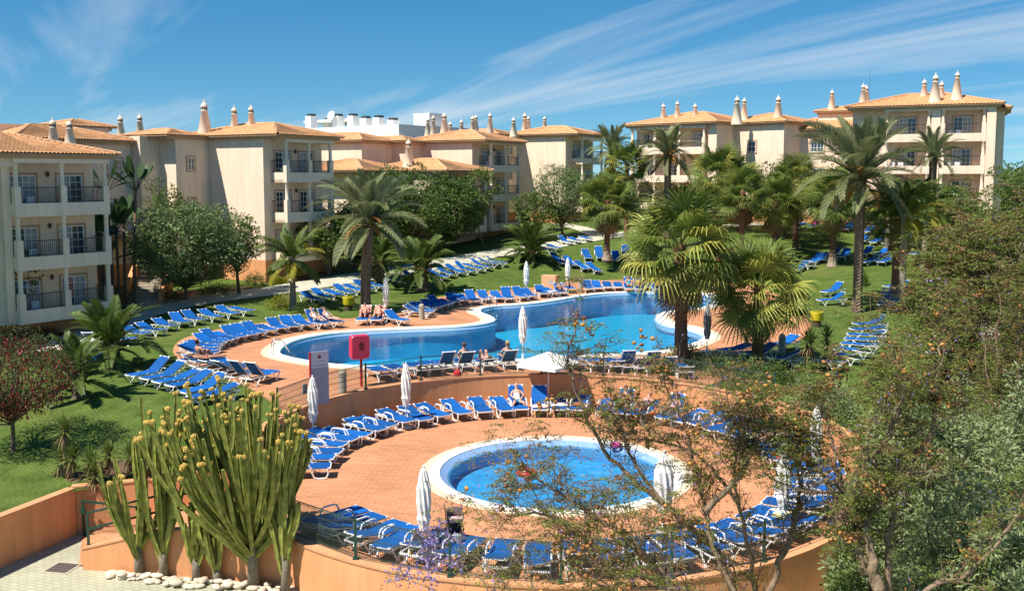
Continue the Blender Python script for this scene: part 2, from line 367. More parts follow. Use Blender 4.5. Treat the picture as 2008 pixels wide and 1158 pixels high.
def sm(a): a = np.clip(a, 0, 1); return a * a * (3 - 2 * a)
# low ground in front: the walkway, the ramp and the round terrace are cut out of the lawn
a0, a1 = math.atan2(31.0 - TC.y, -8.35 - TC.x) % (2 * math.pi), R(-25)
arcL = [TC + Vector((math.cos(a), math.sin(a))) * (TR + 0.15) for a in np.linspace(a0, a1, 60)]
LOW = [Vector((-17.2, 19)), Vector((-14.37, 27.0)), Vector((-13.42, 29.63))] + arcL + [Vector((12.5, 24)), Vector((13, 19))]
LW = np.array([(p.x, p.y) for p in LOW])
def T(x, y):
    x = np.asarray(x, float); y = np.asarray(y, float)
    z = 0.058 * np.clip(y - 60, 0, 48) + 1.35 * sm((x - 2) / 26) * sm((y - 74) / 24)
    z = z * sm(np.where(pt_in(DK, x, y), 0, pdist(DK, x, y)) / 9.0)
    z = z - 0.45 * sm((-x - 17) / 8) * sm((64 - y) / 8) * sm((y - 42) / 6)
    z = z - 1.0 * sm((39 - y) / 10) * sm((-x - 5) / 5)
    return z - 2.4 * sm((46 - y) / 17) * sm((x - 8.5) / 4)
_gx = np.arange(-80, 85.01, 0.5); _gy = np.arange(14, 135.01, 0.5); _GT = T(*np.meshgrid(_gx, _gy)).tolist()
def Tz(x, y):
    fx = min(max((x + 80) * 2, 0), len(_gx) - 1.001); fy = min(max((y - 14) * 2, 0), len(_gy) - 1.001); i, j = int(fx), int(fy); fx -= i; fy -= j
    return (_GT[j][i] * (1 - fx) + _GT[j][i + 1] * fx) * (1 - fy) + (_GT[j + 1][i] * (1 - fx) + _GT[j + 1][i + 1] * fx) * fy
def G(px, py, h=0.0):                    # point of the ray that is h above the ground
    r = ray(px, py); z = 0.0; p = None
    for _ in range(14):
        t = (z + h - CAM_Z) / r.z; p = Vector((r.x * t, r.y * t, z + h)); zz = Tz(p.x, p.y)
        z = 0.5 * z + 0.5 * zz
    return p
xs = np.concatenate([[-3500, -1200, -400, -150, -100], np.arange(-70, 75.1, 0.75), [100, 150, 400, 1200, 3500]])
ys = np.concatenate([[19.0], np.arange(20, 125.1, 0.75), [140, 180, 300, 800, 2000, 5000]])
X, Y = np.meshgrid(xs, ys); Zg = T(X, Y)
inL = pt_in(LW, X, Y); inD = pt_in(DK, X, Y) & (pdist(DK, X, Y) > 1.1)
nX, nY = len(xs), len(ys); idx = np.arange(nX * nY).reshape(nY, nX)
q = np.stack([idx[:-1, :-1], idx[:-1, 1:], idx[1:, 1:], idx[1:, :-1]], -1).reshape(-1, 4)
fl = inL.ravel(); fd = inD.ravel()
keep = ~(fl[q].all(1)) & ~(fd[q].all(1)); q = q[keep]
_, snx, sny = pdist(LW, X, Y, True)
Xs = np.where(inL, snx, X); Ys = np.where(inL, sny, Y); Zs = np.where(inL, T(Xs, Ys), Zg)
lawn = mk('lawn', np_mesh('lawn', np.stack([Xs.ravel(), Ys.ravel(), Zs.ravel()], 1), q, M_grass, True)); tag(lawn, kind='structure')
mb = MB(); mb.add([(-60, -30, LOWZ), (70, -30, LOWZ), (70, 46, LOWZ), (-60, 46, LOWZ)], [(0, 1, 2, 3)])
tag(mb.build('walkway', M_walk), kind='structure')

def poly_sheet(name, outer, holes, z, m, parent=None, drop=0.0):
    from mathutils.geometry import tessellate_polygon
    loops = [[Vector((p.x, p.y, 0)) for p in l] for l in [outer] + holes]
    tris = tessellate_polygon(loops); V = [p for l in loops for p in l]
    me = bpy.data.meshes.new(name); v = [(p.x, p.y, z) for p in V]; f = []
    for t in tris:
        a, b, c = V[t[0]], V[t[1]], V[t[2]]
        f.append(tuple(t) if (b - a).cross(c - a).z > 0 else tuple(reversed(t)))
    if drop:
        n = len(outer); o = len(v); v += [(p.x, p.y, z - drop) for p in outer]
        for i in range(n): f.append((i, (i + 1) % n, o + (i + 1) % n, o + i)[::-1])
    me.from_pydata(v, [], f); me.materials.append(m); me.update()
    return mk(name, me, parent)
def ring(name, inner, outer, z0, z1, m, parent=None, zi=None):      # closed band between two loops, with sides
    n = len(inner); zi = z1 if zi is None else zi; v = []; f = []
    for P, z in ((inner, z0), (inner, zi), (outer, z1), (outer, z0)):
        v += [(p.x, p.y, z) for p in P]
    for i in range(n):
        j = (i + 1) % n
        for k in range(3): f.append((k * n + j, k * n + i, (k + 1) * n + i, (k + 1) * n + j))
    me = bpy.data.meshes.new(name); me.from_pydata(v, [], f); me.materials.append(m); me.update()
    return mk(name, me, parent)
C1, C2 = offset(POOL, 0.55), offset(POOL, 0.90)
tag(poly_sheet('pool_deck', DECK, [offset(POOL, 0.86)], 0.03, M_deck, drop=0.25), kind='structure')
M_pooltile = mat('blue_pool_mosaic', (0.025, 0.44, 0.72), 0.5, var=0.06, scale=1.2)
M_pooltile2 = mat('pale_blue_pool_mosaic', (0.22, 0.36, 0.58), 0.4, var=0.18, scale=14)
W_main = water_mat('pool_water', (0.50, 0.93, 0.97), 0.34, 2.6)
W_small = water_mat('paddling_pool_water', (0.55, 0.88, 0.95), 0.75, 3.0)
def basin(name, P, zt, depth, m, parent=None):
    Q = offset(P, -0.02); n = len(P)
    v = [(p.x, p.y, zt) for p in P] + [(p.x, p.y, zt - depth) for p in Q]; f = [(i, (i + 1) % n, n + (i + 1) % n, n + i) for i in range(n)]
    o = mk(name, None, parent) if False else None
    me = bpy.data.meshes.new(name); me.from_pydata(v, [], f); me.materials.append(m); me.update()
    o = mk(name, me, parent)
    poly_sheet(name.replace('wall', 'floor'), Q, [], zt - depth, m, parent)
    return o
pool = thing('swimming_pool', 'large free-form blue swimming pool with white coping on the upper deck', 'pool')
ring('coping', POOL, C1, -0.10, 0.055, M_coping, pool)
ring('edging', offset(POOL, 0.553), C2, -0.10, 0.042, M_coping2, pool)
ring('waterline_tiles', offset(POOL, -0.10), offset(POOL, -0.001), -0.42, -0.085, M_pooltile2, pool, zi=-0.13)
basin('basin_wall', POOL, -0.11, 1.5, M_pooltile, pool)
poly_sheet('water', offset(POOL, -0.002), [], -0.16, W_main, pool)

# ------------------------------------------------------------------ round terrace
def circ(r, n=96, c=TC): return [c + Vector((math.cos(2 * math.pi * k / n), math.sin(2 * math.pi * k / n))) * r for k in range(n)]
PC = Vector((1.47, 32.3)); PRr = 3.85
mb = MB()
tag(poly_sheet('terrace_floor', circ(TR + 0.1), [circ(PRr + 0.62, 96, PC)], TZ, M_deck), kind='structure')
sp = thing('paddling_pool', 'small round blue paddling pool with broad white rim on the lower terrace', 'pool')
ring('coping', circ(PRr + 0.02, 96, PC), circ(PRr + 0.38, 96, PC), TZ - 0.1, TZ + 0.03, M_coping, sp)
ring('edging', circ(PRr + 0.383, 96, PC), circ(PRr + 0.66, 96, PC), TZ - 0.1, TZ + 0.018, M_coping2, sp)
ring('sloping_rim', circ(PRr - 0.30, 96, PC), circ(PRr + 0.018, 96, PC), TZ - 0.5, TZ + 0.005, M_pooltile2, sp, zi=TZ - 0.16)
basin('basin_wall', circ(PRr - 0.28, 96, PC), TZ - 0.17, 0.45, mat('bright_blue_mosaic', (0.085, 0.36, 0.66), 0.5, var=0.20, scale=2.5), sp)
poly_sheet('water', circ(PRr - 0.22, 96, PC), [], TZ - 0.125, W_small, sp)
def arc_wall(name, a_from, a_to, r0, r1, z0, zt, m, parent, n=None, cap=None):
    n = n or max(8, int(abs(a_to - a_from) / R(3)))
    A = np.linspace(a_from, a_to, n + 1); v = []; f = []
    for a in A:
        c, s = math.cos(a), math.sin(a)
        for r, z in ((r0, z0), (r0, zt), (r1, zt), (r1, z0)): v.append((TC.x + r * c, TC.y + r * s, z))
    for i in range(n):
        for k in range(4):
            f.append((i * 4 + k, i * 4 + (k + 1) % 4, (i + 1) * 4 + (k + 1) % 4, (i + 1) * 4 + k))
    f.append((0, 1, 2, 3)); f.append((n * 4 + 3, n * 4 + 2, n * 4 + 1, n * 4))
    me = bpy.data.meshes.new(name); me.from_pydata(v, [], f); me.materials.append(m); me.update()
    return mk(name, me, parent)
A_IN, A_R, A_FL = a0, R(-25), R(222)
bw = thing('terrace_retaining_wall', 'curved orange retaining wall behind the loungers of the round terrace', 'wall', (TC.x, TC.y + TR, TZ))
def unparent_fix(o, par): o.matrix_parent_inverse = Matrix.Translation(-Vector(par.location))
o = arc_wall('wall', A_R, A_IN, TR, TR + 0.28, -2.5, 0.02, M_orange, bw); unparent_fix(o, bw)
o = arc_wall('cap', A_R, A_IN, TR - 0.03, TR + 0.31, 0.02, 0.075, M_cap, bw); unparent_fix(o, bw)
fw = thing('terrace_parapet_wall', 'curved orange parapet wall holding up the front of the round terrace', 'wall', (TC.x, TC.y - TR, LOWZ))
o = arc_wall('wall', A_FL - 2 * math.pi, A_R, TR, TR + 0.28, LOWZ - 0.1, -1.07, M_orange, fw); unparent_fix(o, fw)
o = arc_wall('cap', A_FL - 2 * math.pi, A_R, TR - 0.03, TR + 0.31, -1.07, -1.01, M_cap, fw); unparent_fix(o, fw)

# ramp with its walls, left of the terrace
def wall_run(name, label, pts, zb, zts, th, m=None):
    t = thing(name, label, 'wall', (pts[0][0], pts[0][1], zb))
    b = MB(); c = MB()
    for i in range(len(pts) - 1):
        p, q_ = Vector(pts[i]), Vector(pts[i + 1]); d = (q_ - p).normalized(); nrm = Vector((-d.y, d.x)) * th / 2
        for (bb, lo0, lo1, h0, h1, w) in ((b, zb, zb, zts[i], zts[i + 1], 1.0), (c, zts[i] + 0.002, zts[i + 1] + 0.002, zts[i] + 0.05, zts[i + 1] + 0.05, 1.16)):
            n_ = nrm * w
            bb.add([(p.x - n_.x, p.y - n_.y, lo0), (p.x + n_.x, p.y + n_.y, lo0), (q_.x + n_.x, q_.y + n_.y, lo1), (q_.x - n_.x, q_.y - n_.y, lo1),
                    (p.x - n_.x, p.y - n_.y, h0), (p.x + n_.x, p.y + n_.y, h0), (q_.x + n_.x, q_.y + n_.y, h1), (q_.x - n_.x, q_.y - n_.y, h1)],
                   [(0, 1, 2, 3), (7, 6, 5, 4), (0, 4, 5, 1), (1, 5, 6, 2), (2, 6, 7, 3), (3, 7, 4, 0)])
    o1 = b.build('wall', m or M_orange, t); unparent_fix(o1, t)
    o2 = c.build('cap', M_cap, t); unparent_fix(o2, t)
    return t
wall_run('garden_wall', 'orange garden wall at the edge of the lawn beside the walkway', [(-17.3, 18.8), (-14.42, 27.0), (-13.45, 29.6)], LOWZ - 0.05, [-1.0, -1.0, -1.0], 0.26)
wall_run('ramp_back_wall', 'orange wall behind the green gate at the top of the lawn edge', [(-13.50, 29.74), (-10.6, 30.25), (-8.35, 31.0)], LOWZ - 0.05, [-0.98, -0.85, -0.6], 0.26)
wall_run('ramp_front_wall', 'orange wall with sloping top beside the ramp, cacti in front', [(-11.96, 26.98), (-9.7, 26.60), (-8.2, 26.35), (-6.15, 25.83)], LOWZ - 0.05, [-1.85, -1.22, -1.05, -1.02], 0.24)
mb = MB(); mb.add([(-12.2, 27.1, LOWZ + 0.02), (-8.2, 26.45, TZ - 0.01), (-6.2, 25.9, TZ - 0.01), (-7.5, 31.0, TZ - 0.01), (-8.3, 31.0, TZ - 0.01), (-13.2, 29.7, LOWZ + 0.02)], [(0, 1, 4, 5), (1, 2, 3, 4)])
tag(mb.build('ramp', M_deck), kind='structure')

# paths: strips that follow the ground
def strip(name, pts_px, w, m, lift=0.045, side=0.0):
    P = catmull([G(x, y).to_2d() for x, y in pts_px], 10, closed=False); v = []; f = []; n = len(P); K = 4
    ws = w if hasattr(w, '__len__') else [w, w]
    for i, p in enumerate(P):
        t = (P[min(i + 1, n - 1)] - P[max(i - 1, 0)]).normalized(); nn = Vector((-t.y, t.x)); ww = ws[0] + (ws[1] - ws[0]) * i / (n - 1)
        for k in range(K + 1):
            qv = p + nn * (ww * (k / K - 0.5)); v.append((qv.x, qv.y, Tz(qv.x, qv.y) + lift))
    for i in range(n - 1):
        for k in range(K): f.append((i * (K + 1) + k, (i + 1) * (K + 1) + k, (i + 1) * (K + 1) + k + 1, i * (K + 1) + k + 1)[::-1])
    me = bpy.data.meshes.new(name); me.from_pydata(v, [], f); me.materials.append(m); me.update()
    return tag(mk(name, me), kind='structure')
strip('garden_path', [(120, 690), (210, 640), (300, 606), (420, 585), (540, 570), (640, 553), (740, 537), (850, 519), (960, 499), (1040, 487), (1130, 473), (1200, 462), (1290, 452), (1400, 447)], [3.2, 3.6], M_path)
strip('lawn_path', [(1175, 463), (1150, 452), (1120, 444), (1090, 437)], 1.8, M_path, 0.055)
strip('upper_path', [(1380, 448), (1480, 440), (1580, 434), (1700, 436), (1800, 437), (1920, 440)], 2.6, M_path, 0.06)
strip('side_path', [(1985, 440), (1960, 520), (1930, 600), (1900, 650), (1890, 700)], 3.4, M_path, 0.065)
strip('stair_path', [(275, 600), (270, 585)], 2.2, M_path, 0.05)
def patch(name, pts_px, m, lift=0.03):
    P = catmull([G(x, y).to_2d() for x, y in pts_px], 4); c = sum(P, Vector((0, 0))) / len(P); v = []; f = []; n = len(P); RN = 5
    for r in range(RN + 1):
        for p in P:
            qv = c + (p - c) * (r / RN); v.append((qv.x, qv.y, Tz(qv.x, qv.y) + lift * (1 if r < RN else -1)))
    for r in range(RN):
        for i in range(n): f.append((r * n + i, (r + 1) * n + i, (r + 1) * n + (i + 1) % n, r * n + (i + 1) % n))
    me = bpy.data.meshes.new(name); me.from_pydata(v, [], f); me.materials.append(m); me.update()
    return tag(mk(name, me), kind='structure')
patch('planting_bed', [(300, 590), (350, 570), (420, 565), (500, 560), (470, 578), (380, 596)], M_soil)
patch('planting_bed', [(530, 556), (620, 545), (700, 528), (730, 518), (640, 520), (540, 535)], M_soil)
patch('planting_bed', [(120, 945), (150, 915), (220, 900), (300, 905), (330, 925), (230, 938)], M_soil, 0.03)
patch('planting_bed', [(0, 680), (80, 655), (200, 625), (215, 612), (120, 615), (0, 640)], M_soil)
patch('planting_bed', [(760, 505), (900, 480), (1040, 462), (1060, 450), (900, 460), (760, 485)], M_soil)
# ================================================================== buildings
def rebase(t, loc):
    t.location = loc
    for c in t.children: c.matrix_parent_inverse = Matrix.Translation(-Vector(loc))
rebase(pool, (6, 55, 0)); rebase(sp, (PC.x, PC.y, TZ))
mb = MB(); n = 9
for k in range(n):
    a0_, a1_ = math.pi * k / n, math.pi * (k + 1) / n
for k in range(n + 1):
    a = math.pi * k / n
    for x, r in ((-0.2, 0.105), (0.2, 0.085)): mb.v.append((x, r * math.cos(a), r * math.sin(a)))
for k in range(n): mb.f.append((2 * k, 2 * k + 1, 2 * k + 3, 2 * k + 2))
RIDGE_ME = mb.mesh('ridge_tile', M_ridge, True)
class Frame:
    def __init__(s, O, ang):
        s.O = Vector(O); s.u = Vector((math.cos(ang), math.sin(ang))); s.v = Vector((-s.u.y, s.u.x)); s.ang = ang
    def p(s, a, b, z): q_ = s.O + s.u * a + s.v * b; return Vector((q_.x, q_.y, z))
def fbox(mb, fr, a0, a1, b0, b1, z0, z1):
    v = [fr.p(a, b, z) for z in (z0, z1) for a, b in ((a0, b0), (a1, b0), (a1, b1), (a0, b1))]
    mb.add(v, [(3, 2, 1, 0), (4, 5, 6, 7), (0, 1, 5, 4), (1, 2, 6, 5), (2, 3, 7, 6), (3, 0, 4, 7)])
def hip_roof(fr, a0, a1, b0, b1, z, par, pitch=0.24, slope=0.27, ov=0.55, single=True, tiles=True):
    a0 -= ov; a1 += ov; b0 -= ov; b1 += ov; la, lb = a1 - a0, b1 - b0; m = min(la, lb) / 2; rise = m * slope
    V = []; Fq = []; step = pitch / 4; course = 0.36
    def plane(e0, e1, inn):
        e0 = Vector(e0); e1 = Vector(e1); L = (e1 - e0).length; ex = (e1 - e0) / L; inn = Vector(inn)
        nx = max(2, int(L / step)); nr = max(2, int(m / course)); o = len(V)
        for i in range(nx + 1):
            x = L * i / nx; tm = max(0.0, min(1.0, x / m, (L - x) / m)); w = abs(math.sin(math.pi * x / pitch)) * 0.075
            for r in range(nr):
                for k in (0, 1):
                    t = tm * (r + k) / nr
                    q_ = e0 + ex * x + inn * (t * m); V.append(fr.p(q_.x, q_.y, z + t * rise + w + (0.03 if k == 0 else 0.0)))
        for i in range(nx):
            for r in range(nr * 2 - 1):
                Fq.append((o + i * nr * 2 + r, o + (i + 1) * nr * 2 + r, o + (i + 1) * nr * 2 + r + 1, o + i * nr * 2 + r + 1))
    plane((a0, b0), (a1, b0), (0, 1)); plane((a1, b0), (a1, b1), (-1, 0)); plane((a1, b1), (a0, b1), (0, -1)); plane((a0, b1), (a0, b0), (1, 0))
    o = mk('roof_tiles', np_mesh('roof_tiles', [tuple(p) for p in V], Fq, M_roof), par); tag(o, kind='stuff')
    cb = MB(); fbox(cb, fr, a0 + 0.06, a1 - 0.06, b0 + 0.06, b1 - 0.06, z - 0.06, z + 0.01); fbox(cb, fr, a0 + 0.30, a1 - 0.30, b0 + 0.30, b1 - 0.30, z - 0.26, z - 0.062)
    cb.build('cornice', M_tan, par)
    if tiles:
        zr = z + rise + 0.05
        if la >= lb: R0, R1 = (a0 + m, b0 + m), (a1 - m, b0 + m)
        else: R0, R1 = (a0 + m, b0 + m), (a0 + m, b1 - m)
        lines = [(fr.p(*R0, zr), fr.p(*R1, zr))]
        cs = [(a0, b0), (a1, b0), (a1, b1), (a0, b1)]
        near = [R0, R1 if la >= lb else R0, R1, R0 if la >= lb else R1]
        for c, r_ in zip(cs, near): lines.append((fr.p(*c, z + 0.09), fr.p(*r_, zr)))
        if not single:
            jb = MB()
        for p, q_ in lines:
            d = q_ - p; L = d.length
            if L < 0.5: continue
            nn = int(L / 0.37); d.normalize()
            if single:
                rot = Matrix.Translation(Vector((0, 0, 0)))
                xa = d; ya = Vector((0, 0, 1)).cross(xa).normalized(); za = xa.cross(ya)
                Mr = Matrix((xa, ya, za)).transposed().to_4x4()
                for k in range(nn + 1):
                    pp = p + d * (L * (k + 0.5) / (nn + 1)); mk('ridge_tile', RIDGE_ME, par, Matrix.Translation(pp) @ Mr)
            else: jb.tube([p, q_], 0.11, 6)
        if not single: tag(jb.build('ridge_tiles', M_ridge, par), kind='stuff')
    return z + rise
def chimney(par, P, h, r=0.5, s=1.0):
    mb = MB(); rt = 0.24 * s
    prof = [(r, 0), (r * 0.98, 0.05), (rt * 1.1, h - 0.95 * s), (rt * 1.25, h - 0.93 * s), (rt * 1.25, h - 0.87 * s), (rt * 1.02, h - 0.85 * s), (rt * 1.0, h - 0.62 * s), (rt * 1.2, h - 0.60 * s), (rt * 1.2, h - 0.54 * s),
            (rt * 1.1, h - 0.42 * s), (rt * 0.75, h - 0.3 * s), (rt * 0.3, h - 0.24 * s), (rt * 0.22, h - 0.12 * s), (rt * 0.32, h - 0.07 * s), (0.01, h)]
    mb.lathe(prof, 14, P); o = mb.build('chimney', M_cream2, par, True)
    vb = MB()
    for k in range(10):
        a = 2 * math.pi * k / 10
        vb.box((P[0] + rt * 1.0 * math.cos(a), P[1] + rt * 1.0 * math.sin(a), P[2] + h - 0.735 * s), (0.03, rt * 0.42, 0.19 * s), a)
    vb.build('vent_slots', M_iron, o)
def door(par, fr, a, b, z, w, h, side='f', grid=(4, 5), curtain=True):
    """glazed door or window: side f = front (b plane), l = left (a plane), r = right"""
    def P(s_, out, zz): 
        if side == 'f': return fr.p(a + s_, b - out, zz)
        if side == 'l': return fr.p(a - out, b + s_, zz)
        return fr.p(a + out, b + s_, zz)
    def slab(mb, s0, s1, o0, o1, z0, z1):
        v = [P(s_, o_, zz) for zz in (z0, z1) for s_, o_ in ((s0, o0), (s1, o0), (s1, o1), (s0, o1))]
        mb.add(v, [(3, 2, 1, 0), (4, 5, 6, 7), (0, 1, 5, 4), (1, 2, 6, 5), (2, 3, 7, 6), (3, 0, 4, 7)])
    t = MB(); tw = 0.13
    slab(t, -w / 2 - tw, -w / 2, -0.05, 0.05, z, z + h + tw); slab(t, w / 2, w / 2 + tw, -0.05, 0.05, z, z + h + tw); slab(t, -w / 2, w / 2, -0.05, 0.05, z + h, z + h + tw)
    if h < 1.7: slab(t, -w / 2 - tw, w / 2 + tw, -0.05, 0.08, z - 0.08, z)
    win = t.build('window', M_tan, par)
    g = MB(); slab(g, -w / 2, w / 2, -0.05, 0.006, z, z + h); g.build('pane', M_glass, win)
    if curtain:
        c = MB(); s0 = 0.04 if rng.random() < 0.5 else -w / 2 + 0.05; slab(c, s0, s0 + w * 0.42, 0.0062, 0.0085, z + 0.06, z + h - 0.06); c.build('curtain', M_curtain, win)
    f = MB(); fw_ = 0.06
    for s0, s1 in ((-w / 2, -w / 2 + fw_), (w / 2 - fw_, w / 2), (-fw_ / 2, fw_ / 2)): slab(f, s0, s1, 0.0, 0.03, z, z + h)
    for z0, z1 in ((z, z + fw_), (z + h - fw_, z + h)): slab(f, -w / 2, w / 2, 0.0, 0.028, z0, z1)
    for k in range(1, grid[0]):
        if grid[0] % 2 == 0 and k == grid[0] // 2: continue
        x = -w / 2 + w * k / grid[0]; slab(f, x - 0.014, x + 0.014, 0.0, 0.022, z, z + h)
    for k in range(1, grid[1]):
        zz = z + h * k / grid[1]; slab(f, -w / 2, w / 2, 0.0, 0.02, zz - 0.014, zz + 0.014)
    f.build('frame', M_plast, win)
    return win
def rail(mb, P, Q, z0, z1, sp=0.115):
    P = Vector(P); Q = Vector(Q); L = (Q - P).length; n = max(2, int(L / sp))
    mb.bar((P.x, P.y, z1), (Q.x, Q.y, z1), 0.045); mb.bar((P.x, P.y, z0 + 0.06), (Q.x, Q.y, z0 + 0.06), 0.03)
    for k in range(n + 1):
        q_ = P + (Q - P) * (k / n); mb.bar((q_.x, q_.y, z0), (q_.x, q_.y, z1), 0.016)
def balcony(par, fr, a0, bays, bw, b0, zs, depth=1.5, beam=True, lower=True, sides='lr', doors=True):
    """stack of balconies: zs = slab undersides bottom to top + underside of the roof beam; front plane at b0"""
    a1 = a0 + bays * bw; zf = zs[-1]
    for i, z in enumerate(zs[:-1]):
        zt = zs[i + 1]
        bal = MB(); fbox(bal, fr, a0, a1, b0 + 0.16, b0 + depth, z, z + 0.2)
        fbox(bal, fr, a0, a1, b0, b0 + 0.158, z, z + 0.73)
        if 'l' in sides: fbox(bal, fr, a0, a0 + 0.158, b0 + 0.16, b0 + depth, z + 0.002, z + 0.73)
        if 'r' in sides: fbox(bal, fr, a1 - 0.158, a1, b0 + 0.16, b0 + depth, z + 0.002, z + 0.73)
        bo = bal.build('balcony', M_cream2, par)
        rl = MB()
        for k in range(bays):
            rail(rl, fr.p(a0 + k * bw + 0.2, b0 + 0.08, 0).to_2d(), fr.p(a0 + (k + 1) * bw - 0.2, b0 + 0.08, 0).to_2d(), z + 0.73, z + 1.58)
        if 'l' in sides: rail(rl, fr.p(a0 + 0.08, b0 + 0.3, 0).to_2d(), fr.p(a0 + 0.08, b0 + depth, 0).to_2d(), z + 0.73, z + 1.58)
        if 'r' in sides: rail(rl, fr.p(a1 - 0.08, b0 + 0.3, 0).to_2d(), fr.p(a1 - 0.08, b0 + depth, 0).to_2d(), z + 0.73, z + 1.58)
        rl.build('railing', M_iron, bo)
        for k in range(bays + 1):
            a = a0 + k * bw; a = min(max(a, a0 + 0.175), a1 - 0.175)
            pm = MB(); fbox(pm, fr, a - 0.18, a + 0.18, b0 - 0.012, b0 + 0.30, z - 0.003, z + 1.63)
            pm.build('pier', M_cream2, bo)
            cm_ = MB(); c_ = fr.p(a, b0 + 0.15, z + 1.63); cm_.lathe([(0.15, 0), (0.15, 0.06), (0.125, 0.09), (0.12, zt - z - 1.63 - 0.12), (0.15, zt - z - 1.63 - 0.08), (0.15, zt - z - 1.63)], 12, c_)
            cm_.build('column', M_cream2, bo, True)
        if doors:
            for k in range(bays):
                door(par, fr, a0 + (k + 0.5) * bw - 0.1, b0 + depth, z + 0.2, 1.55, 2.05)
            lm = MB(); p_ = fr.p(a0 + bw - 0.05, b0 + depth - 0.1, z + 2.25); lm.lathe([(0.02, -0.12), (0.09, -0.02), (0.1, 0.12), (0.02, 0.2)], 8, p_); lm.build('wall_lantern', M_iron, par)
        if rng.random() < 0.7:
            for dx_ in (0.5, 1.25):
                cb = MB(); q0 = fr.p(a0 + dx_ + 0.2, b0 + 0.75, z + 0.2)
                cb.box(q0 + Vector((0, 0, 0.42)), (0.45, 0.45, 0.04), fr.ang); cb.box(fr.p(a0 + dx_ + 0.2, b0 + 0.95, z + 0.82), (0.45, 0.05, 0.5), fr.ang)
                for sx in (-0.18, 0.18):
                    for sy in (-0.18, 0.18): p_ = fr.p(a0 + dx_ + 0.2 + sx, b0 + 0.75 + sy, z + 0.4); cb.box(p_, (0.04, 0.04, 0.42), fr.ang)
                co = cb.build('garden_chair', M_plast); BCH.append((co, par, i, len(zs) - 2))
    if beam:
        bm_ = MB(); fbox(bm_, fr, a0 - 0.05, a1 + 0.05, b0 - 0.06, b0 + 0.40, zf, zf + 0.48)
        fbox(bm_, fr, a0 - 0.05, a0 + 0.35, b0 + 0.40, b0 + depth, zf + 0.002, zf + 0.48); fbox(bm_, fr, a1 - 0.35, a1 + 0.05, b0 + 0.40, b0 + depth, zf + 0.002, zf + 0.48)
        bm_.build('beam', M_cream2, par)
BCH = []
def body(par, fr, boxes, plinth_z, ground_z):
    for (a0, a1, b0, b1, ze) in boxes:
        w = MB(); fbox(w, fr, a0, a1, b0, b1, plinth_z + 0.002, ze); w.build('wall', M_cream, par)
        w = MB(); fbox(w, fr, a0 - 0.03, a1 + 0.03, b0 - 0.03, b1 + 0.03, ground_z, plinth_z); w.build('plinth', M_orange, par)

# ---- the block at the left end of the path
AF = math.atan2(0.84, 0.55)
fA = Frame((-26.5, 53.2), AF)
bA = thing('apartment_block', 'cream three-storey apartment block with two-bay balconies behind the red-flowered tree', 'building', fA.p(2.8, 4, -0.6))
body(bA, fA, [(-9, 5.7, 1.5, 9.0, 9.62)], 0.48, -1.4)
balcony(bA, fA, 0, 2, 2.85, 0, [0.5, 3.4, 6.3, 9.2])
balcony(bA, fA, -6.1, 2, 2.9, 0.75, [0.5, 3.4, 6.3, 9.2], depth=0.74, sides='r')
w = MB(); fbox(w, fA, -0.45, 0.0, 0.4, 1.5, 0.5, 9.6); w.build('wall_return', M_cream, bA)
hip_roof(fA, -9, 5.7, 0.1, 8.0, 9.70, bA)
fw0 = MB(); fbox(fw0, fA, -1.2, 0.3, 0.12, 0.9, 9.0, 9.62); fw0.build('beam_return', M_cream2, bA)
pass; pass
w = MB(); fbox(w, fA, 1.0, 5.4, 8.8, 11.5, 9.0, 10.9); w.build('roof_parapet', M_cream, bA)
# ---- recessed link wing and the big stepped block beside it
fC = Frame((-16.3, 72.3), R(60))
bB = thing('apartment_wing', 'recessed cream wing with two small windows between the two balcony blocks', 'building', fC.p(-9, 9.5, 0.5))
body(bB, fC, [(-14.5, -5.7, 9.55, 16, 10.9)], 2.2, -0.6)
for z in (8.4, 5.5): door(bB, fC, -7.1, 9.55, z, 1.15, 1.3, grid=(4, 3)); door(bB, fC, -10.2, 9.55, z, 1.15, 1.3, grid=(4, 3))
hip_roof(fC, -14.5, -5.7, 9.55, 16, 10.95, bB)
w = MB(); fbox(w, fC, -13.5, -4.8, 13.0, 17, 11.0, 12.0); w.build('roof_parapet', M_cream, bB)
hip_roof(fC, -4.4, -0.6, 18.2, 21.6, 12.35, bB, single=False, ov=0.4); w = MB(); fbox(w, fC, -4.0, -1.0, 18.6, 21.2, 10.5, 12.35); w.build('stair_lantern', M_orange, bB)
pass
hip_roof(fC, -9.4, -5.9, 7.6, 9.4, 4.2, bB, single=False, ov=0.2)
bC = thing('apartment_block', 'cream three-storey block with tall blank sunlit wall and corner balconies behind the tall date palm', 'building', fC.p(2, 4, 0.8))
body(bC, fC, [(-0.77, 5.6, 1.5, 9.5, 11.35)], 2.38, 0.2)
w = MB(); fbox(w, fC, -3.9, -0.775, 7.0, 9.7, 0.2, 11.35); w.build('wall', M_cream, bC)
w = MB(); fbox(w, fC, -5.6, -3.905, 8.7, 9.8, 0.2, 11.35); w.build('wall', M_cream, bC)
door(bC, fC, -2.5, 7.0, 8.9, 0.62, 0.95, grid=(2, 2), curtain=False); door(bC, fC, -2.5, 7.0, 5.9, 0.62, 0.95, grid=(2, 2), curtain=False)
balcony(bC, fC, 0, 2, 2.6, 0, [2.2, 5.12, 8.03, 10.95])
hip_roof(fC, -0.77, 5.6, 0.1, 9.5, 11.42, bC)
hip_roof(fC, -4.6, -1.4, 7.0, 11.5, 11.40, bC, tiles=False)
pass; pass; pass
